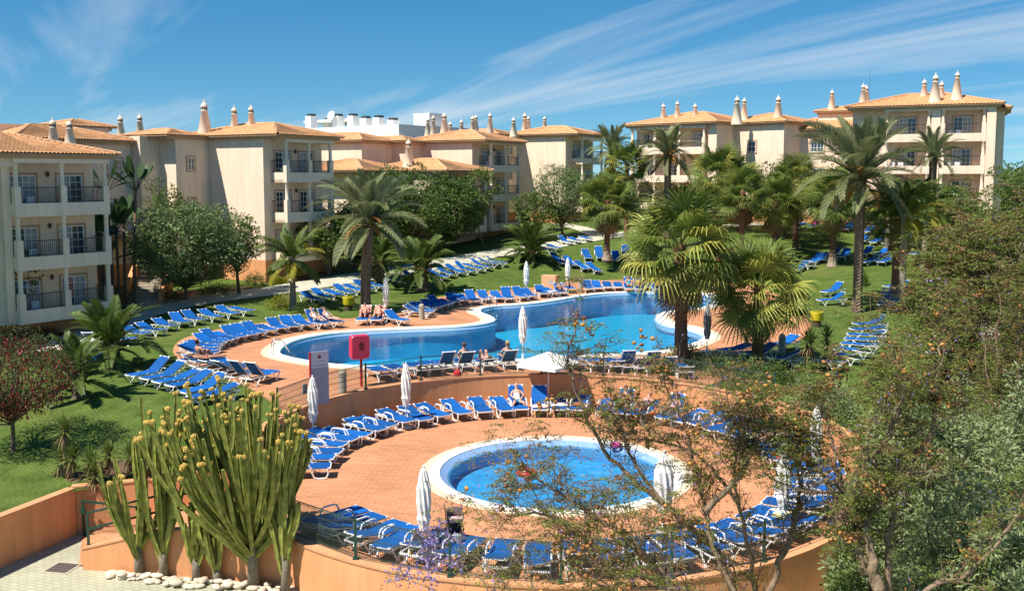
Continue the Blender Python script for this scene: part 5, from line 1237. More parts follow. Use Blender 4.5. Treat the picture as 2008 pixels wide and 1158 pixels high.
def pinnate_palm(name, label, base, h, L, key, kind, r, nf, seed, lean=(0, 0), dead=0, ymix=0, lo=5, group=None, hang=0.0):
    rs = random.Random(seed); t = thing(name, label, 'palm tree', base, rs.uniform(0, 6), group); c = palm_trunk(t, h, r, kind, seed, lean)
    for i in range(nf):
        f = i / nf; v = min(lo - 1, int(f ** 1.35 * lo + rs.uniform(-0.3, 0.3) + hang)); v = max(0, v); az = i * 2.39996 + rs.uniform(-0.2, 0.2); sc = L * rs.uniform(0.88, 1.1) * (0.85 if v == 0 else 1)
        k_ = 'queeny' if (ymix and rs.random() < ymix and v >= 2) else key
        M = Matrix.Translation(c + Vector((0.10 * math.cos(az), 0.10 * math.sin(az), -0.32 * f))) @ Matrix.Rotation(az, 4, 'Z') @ Matrix.Rotation(R(rs.uniform(-9, 9)), 4, 'Y') @ Matrix.Rotation(R(rs.uniform(-25, 25)), 4, 'X') @ Matrix.Scale(sc, 4)
        mk('frond', PH[k_][v], t, M)
    for i in range(dead):
        az = rs.uniform(0, 6.28); M = Matrix.Translation(c + Vector((0, 0, -0.35))) @ Matrix.Rotation(az, 4, 'Z') @ Matrix.Rotation(R(rs.uniform(-10, 12)), 4, 'Y') @ Matrix.Scale(L * rs.uniform(0.35, 0.6), 4); mk('dry_frond', PH['dead'][rs.choice([2, 3, 4])], t, M)
    if kind in ('date', 'stub'):
        b = MB()
        for i in range(26): az = i * 2.4; zz = c.z - 0.45 + 0.4 * i / 26; rr_ = r * 0.85; b.bar((c.x + rr_ * math.cos(az), c.y + rr_ * math.sin(az), zz), (c.x + rr_ * 1.9 * math.cos(az), c.y + rr_ * 1.9 * math.sin(az), zz + 0.35), 0.09, 0.03)
        b.build('frond_stubs', mat('frond_base', (0.22, 0.15, 0.06), 0.9, var=0.3), t)
    return t
def fan_palm(name, label, base, h, Rf, r, nf, seed, lean=(0, 0), skirt=8, yel=0.18, group=None, flare=True):
    rs = random.Random(seed); t = thing(name, label, 'palm tree', base, 0, group); c = palm_trunk(t, h, r, 'fan', seed, lean)
    for i in range(nf):
        f = (i + 0.5) / nf; el = 80 - 118 * f ** 0.9 + rs.uniform(-7, 7); az = i * 2.39996 + rs.uniform(-0.25, 0.25); k_ = 'y' if rs.random() < yel * (0.4 + 1.4 * f) else 'g'
        M = Matrix.Translation(c + Vector((0.08 * math.cos(az), 0.08 * math.sin(az), -0.5 * f))) @ Matrix.Rotation(az, 4, 'Z') @ Matrix.Rotation(-R(el), 4, 'Y') @ Matrix.Rotation(R(rs.uniform(-35, 35)), 4, 'X') @ Matrix.Scale(Rf * rs.uniform(0.85, 1.12), 4)
        mk('fan_leaf', rs.choice(FAN[k_]), t, M)
    for i in range(skirt):
        az = rs.uniform(0, 6.28); M = Matrix.Translation(c + Vector((0.1 * math.cos(az), 0.1 * math.sin(az), -0.45 - 0.35 * rs.random()))) @ Matrix.Rotation(az, 4, 'Z') @ Matrix.Rotation(R(rs.uniform(52, 78)), 4, 'Y') @ Matrix.Scale(Rf * rs.uniform(0.7, 0.95), 4); mk('dry_leaf', rs.choice(FAN['d']), t, M)
    if flare:
        b = MB(); b.lathe([(r * 2.0, -0.1), (r * 1.95, 0.04), (r * 1.5, 0.3), (r * 1.16, 0.8), (r * 1.045, 1.3)], 16); b.build('smooth_base', M_washbase, t, True)
    return t
def hgt(base, py_top, px): d = base.y; return Dp(px, py_top, d).z - base.z
# named palms, placed on the ground at their foot; height from the pixel of the crown's heart
def P_date(px, py, cy, L, nf, seed, label, dead=8, r=0.27, lean=(0, 0), d=None, z=None, key='date', kind='date', ymix=0, lo=5, name='date_palm', hang=0.0):
    b = G(px, py) if d is None else Dp(px, py, d)
    if z is not None: b.z = z
    elif d is not None: b.z = Tz(b.x, b.y)
    return pinnate_palm(name, label, b, hgt(b, cy, px), L, key, kind, r, nf, seed, lean, dead, ymix, lo, hang=hang)
P_date(717, 612, 432, 3.9, 54, 11, 'tall date palm with rough dark trunk between loungers and yellow bin', 10, 0.30, (-0.35, 0))
P_date(1680, 612, 345, 4.7, 58, 12, 'very tall date palm with slender scaly trunk on the right lawn', 14, 0.27, (0.0, 0))
P_date(575, 606, 502, 2.6, 26, 13, 'slim queen palm with drooping yellowish fronds beside the sunlit wall', 0, 0.17, key='queen', kind='queen', ymix=0.25, name='queen_palm', hang=0.5)
P_date(745, 552, 512, 2.7, 34, 14, 'short date palm beside the path between two lounger groups', 0, 0.42, key='young', kind='stub')
P_date(828, 570, 524, 3.0, 40, 15, 'stubby date palm with swollen base on the lawn left of the lounger row', 0, 0.50, key='young', kind='stub')
P_date(1040, 513, 490, 3.2, 46, 16, 'bushy ground-hugging date palm alone on the far lawn', 0, 0.42, key='young', kind='stub')
P_date(222, 722, 672, 2.5, 36, 17, 'young date palm with bulbous trunk on the left lawn beside the loungers', 0, 0.36, key='young', kind='stub')
P_date(155, 778, 730, 2.0, 26, 18, 'small young date palm next to the red-flowered tree', 0, 0.27, key='young', kind='stub')
P_date(1770, 540, 418, 3.0, 34, 19, 'queen palm with yellow drooping fronds above the right lounger bank', 2, 0.20, key='queen', kind='queen', ymix=0.35, name='queen_palm', d=62, hang=0.4)
P_date(1812, 500, 405, 2.8, 30, 20, 'queen palm with dark hanging skirt behind the right lounger bank', 4, 0.22, key='queen', kind='queen', name='queen_palm', d=78, hang=0.5)
P_date(1740, 470, 390, 2.6, 28, 21, 'yellowish queen palm beyond the upper lounger bank', 2, 0.2, key='queen', kind='queen', ymix=0.5, name='queen_palm', d=84, hang=0.5)
P_date(1198, 440, 290, 2.9, 40, 22, 'distant date palm crown left of the three-bay block', 2, 0.25, d=98); P_date(1308, 440, 300, 3.4, 48, 23, 'distant date palm with orange dry fronds before the three-bay block', 16, 0.3, d=94)
P_date(1825, 450, 305, 2.8, 40, 24, 'date palm in front of the corner block balconies', 4, 0.28, d=84)
def P_fan(px, py, cy, Rf, nf, seed, label, r=0.22, lean=(0, 0), d=None, skirt=8, yel=0.18, flare=True):
    b = G(px, py) if d is None else Dp(px, py, d)
    if d is not None: b.z = Tz(b.x, b.y)
    return fan_palm('fan_palm', label, b, hgt(b, cy, px), Rf, r, nf, seed, lean, skirt, yel, flare=flare)
fb = Vector((*Zp(1335, 722, 0.03).to_2d(), 0.0)); fan_palm('fan_palm', 'large fan palm with brown trunk at the near right edge of the big pool', fb, hgt(fb, 478, 1335), 1.60, 0.27, 46, 31, (-0.15, 0), 9, 0.42, flare=False)
P_fan(1485, 716, 560, 1.40, 50, 32, 'shorter fan palm with brown trunk beside the right end of the big pool', 0.22, skirt=5, yel=0.4, flare=False)
P_fan(1190, 509, 392, 1.5, 46, 33, 'fan palm with pale flared trunk on the sloping lawn', 0.23, yel=0.12); P_fan(1632, 522, 385, 1.55, 44, 34, 'fan palm with flared trunk beside the tall date palm', 0.24, yel=0.15)
P_fan(1520, 492, 392, 1.4, 40, 35, 'fan palm on the lawn behind the near fan palms', 0.2, yel=0.25, flare=False); P_fan(1758, 528, 430, 1.1, 20, 36, 'thick dark fan palm trunk beside the right lounger bank', 0.28, d=64, skirt=16)
P_fan(1410, 470, 340, 1.6, 44, 37, 'fan palm behind the large near fan palm', 0.22, d=84, flare=False); P_fan(1228, 450, 320, 1.4, 36, 38, 'distant fan palm left of the three-bay block', 0.2, d=96, flare=False); P_fan(1560, 470, 350, 1.5, 40, 39, 'fan palm below the link wing', 0.2, d=86, flare=False)
P_fan(1455, 470, 375, 1.4, 36, 40, 'low fan palm behind the near fan palms', 0.2, d=80, flare=False)
# ---------------------------------------------------------------- broadleaf trees
def BT(px, py, top, Rpx, label, leaf, seed, d=None, **k):
    b = G(px, py) if d is None else Dp(px, py, d)
    if d is not None: b.z = Tz(b.x, b.y)
    return broad_tree(k.pop('name', 'garden_tree'), label, b, hgt(b, top, px), Rpx * b.y / F_PX, leaf, seed, **k)
BT(365, 590, 395, 100, 'large round grey-green tree before the stepped cream block', L_greyg, 51, n_leaf=20000, LL=0.22, WW=0.10, crown_z=(0.22, 1), trunk_r=0.17, clumps=130, cr=0.25)
BT(470, 575, 420, 45, 'leaning slender tree at the edge of the grey-green tree', L_mid, 52, n_leaf=4000, LL=0.2, WW=0.09, crown_z=(0.4, 1), trunk_r=0.14, clumps=40, cr=0.34)
BT(335, 575, 345, 48, 'thin tree with fresh leaves rising above the grey-green tree', L_lime, 53, n_leaf=2600, LL=0.2, WW=0.09, crown_z=(0.5, 1), trunk_r=0.08, clumps=44, cr=0.24)
BT(646, 540, 415, 62, 'airy tree with pale trunk beside the queen palm', L_mid, 54, n_leaf=7000, LL=0.2, WW=0.09, crown_z=(0.38, 1), trunk_r=0.15, clumps=60, cr=0.3, leaf2=L_bush)
BT(800, 505, 330, 85, 'dense dark green tree below the tiled roofs', L_dark, 55, d=88, n_leaf=14000, LL=0.26, WW=0.13, crown_z=(0.2, 1), trunk_r=0.2, clumps=110, leaf2=L_lime)
BT(880, 490, 350, 70, 'dark spreading tree beside the two-storey wing', L_dark, 56, d=90, n_leaf=11000, LL=0.26, WW=0.13, crown_z=(0.2, 1), trunk_r=0.2, clumps=90, leaf2=L_lime)
BT(700, 505, 400, 60, 'low dark tree behind the tall date palm', L_dark, 57, d=80, n_leaf=8000, LL=0.24, WW=0.12, crown_z=(0.15, 1), trunk_r=0.15, clumps=70)
BT(948, 478, 330, 38, 'sparse young tree before the corner balconies', L_mid, 58, d=92, n_leaf=2600, LL=0.22, WW=0.10, crown_z=(0.4, 1), trunk_r=0.11, clumps=36, cr=0.32, leaf2=L_lime)
BT(1050, 460, 375, 40, 'low leafy tree at the corner of the long block', L_mid, 59, d=98, n_leaf=4000, LL=0.24, WW=0.12, crown_z=(0.2, 1), trunk_r=0.13, clumps=50)
BT(1105, 455, 325, 52, 'feathery pale green pepper tree left of the fan palm', L_greyg, 60, d=100, n_leaf=9000, LL=0.28, WW=0.08, crown_z=(0.25, 1), trunk_r=0.16, clumps=70, cr=0.3)
BT(45, 650, 455, 75, 'small leafy tree growing in front of the first balcony block', L_mid, 61, n_leaf=5200, LL=0.19, WW=0.09, crown_z=(0.35, 1), trunk_r=0.12, clumps=60, cr=0.24, leaf2=L_lime)
BT(1540, 450, 320, 75, 'dark bushy tree below the link wing', L_dark, 62, d=92, n_leaf=9000, LL=0.26, WW=0.12, crown_z=(0.15, 1), clumps=80)
BT(1640, 445, 330, 60, 'rounded tree beyond the upper lawn', L_mid, 63, d=95, n_leaf=7000, LL=0.26, WW=0.12, crown_z=(0.15, 1), clumps=60)
BT(1460, 450, 350, 60, 'dark tree at the far edge of the lawn', L_dark, 64, d=96, n_leaf=6000, LL=0.26, WW=0.12, crown_z=(0.15, 1), clumps=60)
BT(1380, 450, 355, 55, 'leafy tree before the three-bay block', L_mid, 65, d=97, n_leaf=6000, LL=0.26, WW=0.12, crown_z=(0.15, 1), clumps=60)
BT(1270, 450, 340, 55, 'grey-green tree before the three-bay block', L_greyg, 66, d=98, n_leaf=6000, LL=0.26, WW=0.10, crown_z=(0.15, 1), clumps=60)
BT(1190, 448, 335, 40, 'dark tree between the distant block and the palms', L_dark, 67, d=104, n_leaf=4000, LL=0.26, WW=0.12, crown_z=(0.15, 1), clumps=44)
BT(1860, 450, 365, 80, 'dense green tree before the corner block', L_mid, 68, d=80, n_leaf=11000, LL=0.22, WW=0.10, crown_z=(0.12, 1), clumps=90, leaf2=L_lime)
BT(1975, 450, 325, 62, 'tall leafy tree right of the corner block', L_mid, 69, d=76, n_leaf=9000, LL=0.2, WW=0.09, crown_z=(0.12, 1), clumps=80)
BT(1755, 450, 370, 60, 'dark tree behind the right lounger bank', L_dark, 70, d=88, n_leaf=7000, LL=0.24, WW=0.11, crown_z=(0.12, 1), clumps=60)
# weeping tree with red blossom
rb_ = G(25, 885); t = broad_tree('bottlebrush_tree', 'round weeping tree covered in dark red blossom on the left lawn', rb_, hgt(rb_, 655, 25), 1.75, leafmat('bottlebrush_leaf', (0.075, 0.095, 0.03), 0.4), 71, n_leaf=9000, LL=0.13, WW=0.03, crown_z=(0.40, 1), trunk_r=0.09, clumps=80, cr=0.3)
rs = np.random.default_rng(5); cz = hgt(rb_, 655, 25); g = rs.normal(size=(5200, 3)); g /= np.linalg.norm(g, axis=1, keepdims=True)
cl = np.round(g * 4.2) / 4.2; C = g * (rs.uniform(0.8, 1.12, 5200)[:, None]) * np.array([1.85, 1.85, 1.25]) + np.array([0, 0, cz * 0.64]); kk = np.sin(C[:, 0] * 7) * np.sin(C[:, 1] * 7 + 1) * np.sin(C[:, 2] * 6) > -0.08
V, Fq = leaf_quads(C[kk], 0.11, 0.055, rs, 0.0, np.tile([0.0, 0, -0.9], (kk.sum(), 1))); mk('blossom', np_mesh('blossom', V, Fq, L_red), t)
# banana-like plant between the first blocks
def strelitzia(px, py, cy, d, label, seed):
    b = Dp(px, py, d); b.z = Tz(b.x, b.y); H = hgt(b, cy, px); t = thing('giant_strelitzia', label, 'plant', b); rs = random.Random(seed)
    for s in range(4):
        ox, oy = rs.uniform(-0.9, 0.9), rs.uniform(-0.7, 0.7); h = H * rs.uniform(0.55, 0.95) if s else H * 0.92
        m_ = MB(); m_.tube([(ox, oy, -0.1), (ox * 1.2, oy * 1.2, h * 0.5), (ox * 1.5, oy * 1.5, h)], [0.12, 0.10, 0.09], 8); m_.build('stem', M_bark, t, True)
        for i in range(9):
            az = i * 2.4 + s; sg = 1 if i % 2 else -1; az = s * 0.8 + (0 if sg > 0 else math.pi) + rs.uniform(-0.35, 0.35); el = R(rs.uniform(25, 82)); L = rs.uniform(1.5, 2.1); d_ = Vector((math.cos(az) * math.cos(el), math.sin(az) * math.cos(el), math.sin(el))); o = Vector((ox * 1.5, oy * 1.5, h - 0.3)); lf = MB(); w = d_.cross(Vector((0, 0, 1))).normalized()
            N_ = 7; Lp = 0.9
            lf.bar(o, o + d_ * Lp, 0.04)
            for k in range(N_ + 1):
                f = k / N_; c = o + d_ * (Lp + L * 0.75 * f) + Vector((0, 0, -0.45 * f * f * (1.2 - math.sin(el)))); ww = 0.30 * math.sin(math.pi * (0.06 + 0.92 * f)) ** 0.7; up_ = w.cross(d_) * -1
                lf.v += [tuple(c + w * ww + up_ * ww * 0.25), tuple(c), tuple(c - w * ww + up_ * ww * 0.25)]
            o_ = 8
            for k in range(N_):
                for j in (0, 1): lf.f.append((o_ + k * 3 + j, o_ + k * 3 + j + 1, o_ + (k + 1) * 3 + j + 1, o_ + (k + 1) * 3 + j))
            lf.build('leaf', L_strel, t)
    return t
strelitzia(238, 600, 345, 62.5, 'tall banana-like plant with broad leaves in the gap between two blocks', 3)
strelitzia(225, 600, 440, 61.5, 'lower banana-like plant in the shade of the first block', 4)
# spiky yuccas
def yucca(base, heads, label, seed, ll=0.62, group=None):
    t = thing('yucca', label, 'plant', base, 0, group); rs = random.Random(seed)
    for (x, y, h) in heads:
        m_ = MB(); m_.tube([(x * 0.4, y * 0.4, -0.1), (x * 0.8, y * 0.8, h * 0.5), (x, y, h)], [0.09, 0.075, 0.06], 8); m_.build('stem', mat('yucca_stem', (0.25, 0.16, 0.09), 0.95, var=0.3), t, True)
        for dead in (0, 1):
            V = []; Fq = []
            for i in range(60 if not dead else 34):
                az = i * 2.4; el = R(85 - 100 * (i / 60)) if not dead else R(rs.uniform(-85, -40)); L = ll * rs.uniform(0.8, 1.15) * (1 if not dead else 0.8); d_ = Vector((math.cos(az) * math.cos(el), math.sin(az) * math.cos(el), math.sin(el))); w = d_.cross(Vector((0.01, 0, 1))).normalized() * 0.028; o = Vector((x, y, h - (0.25 * rs.random() if dead else 0.12 * i / 60))); m2 = o + d_ * L * 0.5; e = o + d_ * L + Vector((0, 0, -0.08)); k = len(V); V += [tuple(o - w * .6), tuple(o + w * .6), tuple(m2 + w), tuple(m2 - w), tuple(e)]; Fq += [(k, k + 1, k + 2, k + 3)]; Fq += [(k + 3, k + 2, k + 4, k + 4)]
            F3 = []
            me = bpy.data.meshes.new('rosette'); me.from_pydata(V, [], [f[:3] if f[2] == f[3] else f for f in Fq]); me.materials.append(L_yuc if not dead else L_fandead); me.update(); mk('rosette' if not dead else 'dry_leaves', me, t)
    return t
yucca(G(130, 935), [(0, 0, 1.55), (0.30, -0.2, 0.75), (-0.25, 0.2, 0.5)], 'tall yucca with spiky heads above the lawn wall', 1)
yucca(G(180, 945), [(0, 0, 0.65), (0.5, 0.1, 0.9), (0.2, -0.3, 0.4)], 'spreading yucca clump behind the cacti', 2); yucca(G(290, 940), [(0, 0, 0.55), (-0.6, 0.2, 0.75), (0.4, 0.3, 1.1)], 'low yucca clump between lawn and cacti', 3)
yucca(G(1620, 712), [(0, 0, 1.25), (-0.85, -0.3, 1.0)], 'two-headed yucca in the bed by the right-hand loungers', 4, 0.8); yucca(G(1583, 735), [(0, 0, 1.5)], 'single-stem yucca in front of the right-hand loungers', 5, 0.75)
# shrubs
for i, (px, py, r, h, leaf, lab) in enumerate([(548, 605, 0.9, 0.9, L_bush, 'yellow-green shrub beside the garden shower'), (600, 612, 0.8, 0.6, L_mid, 'low green shrub at the foot of the queen palm'), (545, 556, 0.55, 0.5, L_bush, 'bright yellow-green bush at the corner of the orange plinth'), (566, 553, 0.5, 0.45, L_bush, 'second yellow-green bush beside the orange plinth'),
        (500, 560, 0.9, 0.9, L_mid, 'green shrub below the blank sunlit wall'), (420, 578, 1.2, 0.9, L_dark, 'dark shrub under the grey-green tree'), (330, 590, 1.0, 0.8, L_dark, 'dark shrub beside the entrance steps'), (300, 560, 1.1, 1.4, L_dark, 'tall dark shrub right of the entrance steps'), (225, 600, 1.3, 1.3, L_dark, 'dark shrub left of the entrance steps'),
        (670, 535, 1.4, 1.0, L_dark, 'dark shrub under the second balcony block'), (720, 522, 1.4, 1.2, L_dark, 'dark shrub behind the tall palm trunk'), (790, 505, 1.6, 1.3, L_dark, 'dark shrub beside the shaded path'), (860, 493, 1.6, 1.2, L_mid, 'green shrub beside the two-storey wing'), (960, 475, 1.6, 1.0, L_mid, 'low shrub below the corner balconies'), (1010, 470, 1.5, 1.2, L_dark, 'dark shrub at the corner of the long block'),
        (1350, 715, 0.9, 1.1, L_mid, 'leafy shrub at the foot of the large fan palm'), (1400, 735, 1.3, 1.0, L_dark, 'dark hedge shrub on the wall by the pool'), (1450, 742, 1.3, 1.0, L_dark, 'dark hedge shrub left of the short fan palm'), (1500, 748, 1.3, 1.0, L_dark, 'dark hedge shrub at the foot of the short fan palm'), (1550, 758, 1.3, 1.0, L_dark, 'dark hedge shrub near the yuccas'),
        (1690, 560, 0.5, 1.1, L_lime, 'slender fresh green sapling bush beside the tall date palm'), (1430, 452, 2.0, 1.6, L_dark, 'broad shrub at the back of the lawn'), (1600, 440, 2.0, 1.6, L_mid, 'broad shrub along the upper path'), (1700, 438, 2.0, 1.7, L_dark, 'dark shrub along the upper path')]):
    shrub(lab, G(px, py), r, h, leaf, 100 + i, 1400)
shrub('low red-leaved shrub under the first balconies', G(30, 668), 1.2, 0.6, L_redsh, 140, 900); shrub('red-leaved shrub beside the small leafy tree', G(90, 660), 1.0, 0.55, L_redsh, 141, 800)
# ---------------------------------------------------------------- candelabra cacti
def star_tube(b, pts, rad, ribs=5, depth=0.42):
    pts = [Vector(p) for p in pts]; m = len(pts); n = ribs * 2; o = len(b.v); up = None
    for i, p in enumerate(pts):
        d = (pts[min(i + 1, m - 1)] - pts[max(i - 1, 0)]).normalized()
        if up is None: up = d.orthogonal().normalized()
        up = (up - d * up.dot(d)).normalized(); w = d.cross(up)
        for k in range(n):
            a = 2 * math.pi * k / n + 0.06 * i; r = rad[i] * (1 if k % 2 == 0 else 1 - depth) * (1.06 if (i % 2 and k % 2 == 0) else 1); b.v.append(tuple(p + (up * math.cos(a) + w * math.sin(a)) * r))
    for i in range(m - 1):
        for k in range(n): b.f.append((o + i * n + k, o + i * n + (k + 1) % n, o + (i + 1) * n + (k + 1) % n, o + (i + 1) * n + k))
    b.f.append(tuple(o + (m - 1) * n + k for k in range(n)))
FLW = []
for s_ in range(3):
    b = MB(); rs = random.Random(s_)
    for k in range(16):
        a = k * 2.4; z_ = 1 - 2 * (k + 0.5) / 16; r_ = math.sqrt(1 - z_ * z_); b.box((0.055 * r_ * math.cos(a), 0.055 * r_ * math.sin(a), 0.05 + 0.05 * z_), (0.045, 0.045, 0.045), M=Matrix.Rotation(a, 3, 'Z') @ Matrix.Rotation(rs.uniform(0, 1.5), 3, 'X'))
    FLW.append(b.mesh('flower_cluster', M_cflow))
def cactus(base, H, arms, label, seed, r=0.085, trunk=0.35, flowers=0.8, tilt=22, lean=0.0, trunk_r=0.13):
    t = thing('candelabra_cactus', label, 'cactus', base); rs = random.Random(seed)
    m_ = MB(); m_.tube([(0, 0, -0.1), (0.02, 0, H * trunk * 0.6), (0, 0, H * trunk)], [trunk_r, trunk_r * 0.9, trunk_r * 0.8], 9); m_.build('woody_trunk', mat('cactus_bark', (0.20, 0.17, 0.12), 0.95, var=0.3, scale=14), t, True)
    for i in range(arms):
        az = i * 2.4 + rs.uniform(-0.3, 0.3); f = (i + 0.5) / arms; th = R(tilt) * math.sqrt(f) * rs.uniform(0.8, 1.1); z0 = H * trunk * rs.uniform(0.45, 1.0); L = (H - z0) * (1.0 - 0.22 * f) * rs.uniform(0.80, 1.04); dx_, dy_ = math.cos(az), math.sin(az) * 0.8; n = 13; P = []; rad = []; o_ = 0.05; zz = z0; ph0 = rs.uniform(0, 6)
        for k in range(n + 1):
            u = k / n; P.append((dx_ * o_ + lean * (zz - z0), dy_ * o_, zz)); rad.append(r * (0.66 + 0.42 * math.sin(math.pi * min(1, u * 0.9 + 0.1))) * (1 - 0.35 * max(0, u - 0.85) / 0.15) * (1 + 0.10 * math.sin(u * 17 + i)))
            an = max(0.0, th * (1.35 - 0.85 * u)) + 0.10 * math.sin(6 * u + ph0); o_ += L / n * math.sin(an); zz += L / n * math.cos(an)
        b = MB(); star_tube(b, P, rad, 4 if i % 2 else 5); o = b.build('stem', M_cact, t)
        for _s in range((3 if arms > 20 else 1) if rs.random() < 0.9 else 0):
            k = rs.randint(4, 10); q_ = Vector(P[k]); tg = (Vector(P[k + 1]) - q_).normalized(); az2 = az + rs.uniform(-2.0, 2.0); L2 = rs.uniform(0.7, 1.15) * (1 - k / 14) * L + 0.12; of = rs.uniform(0.14, 0.26); b = MB(); P2 = [q_ + Vector((math.cos(az2), math.sin(az2), 0)) * of * (1 - math.exp(-4 * u)) + (tg * 0.45 + Vector((0, 0, 0.55))) * L2 * u for u in [j / 8 for j in range(9)]]
            star_tube(b, P2, [r * (0.55 + 0.40 * math.sin(math.pi * (0.15 + 0.75 * j / 8))) * (1 + 0.1 * math.sin(j * 2.1)) for j in range(9)], 4); b.build('side_stem', M_cact, o)
            if rs.random() < flowers:
                for _f in range(rs.randint(1, 2)): mk('flower_cluster', rs.choice(FLW), o, Matrix.Translation(P2[-1] + Vector((rs.uniform(-0.06, 0.06), rs.uniform(-0.06, 0.06), rs.uniform(-0.05, 0.03)))) @ Matrix.Scale(rs.uniform(0.6, 0.95), 4))
        if rs.random() < flowers:
            for _ in range(rs.randint(1, 3)): q_ = Vector(P[-1]) + Vector((rs.uniform(-0.09, 0.09), rs.uniform(-0.09, 0.09), rs.uniform(-0.08, 0.04))); mk('flower_cluster', rs.choice(FLW), o, Matrix.Translation(q_) @ Matrix.Scale(rs.uniform(0.55, 0.9), 4))
    return t
def CT(px, py, top, **k):
    b = Zp(px, py, LOWZ); return cactus(b, hgt(b, top, px), **k)
CT(497, 1152, 762, arms=46, label='huge branching candelabra cactus topped with yellow flower clusters', seed=1, r=0.076, trunk=0.28, tilt=44, lean=-0.18, trunk_r=0.17, flowers=0.85)
CT(272, 1128, 880, arms=9, label='tall slim candelabra cactus at the left end of the pebble bed', seed=2, r=0.080, trunk=0.24, tilt=24, lean=-0.10, flowers=0.3)
CT(320, 1132, 800, arms=10, label='tallest slim candelabra cactus beside the huge one', seed=3, r=0.080, trunk=0.16, tilt=17, flowers=0.5)
CT(385, 1138, 985, arms=9, label='short dense candelabra cactus between two taller ones', seed=4, r=0.08, trunk=0.30, tilt=24, flowers=0.0)
CT(425, 1142, 1000, arms=7, label='short dark green cactus leaning on the huge cactus trunk', seed=5, r=0.075, trunk=0.2, tilt=16, lean=-0.12, flowers=0.0)
CT(560, 1168, 925, arms=6, label='pale green cactus column at the corner of the terrace parapet', seed=6, r=0.10, trunk=0.35, tilt=14, flowers=0.0)
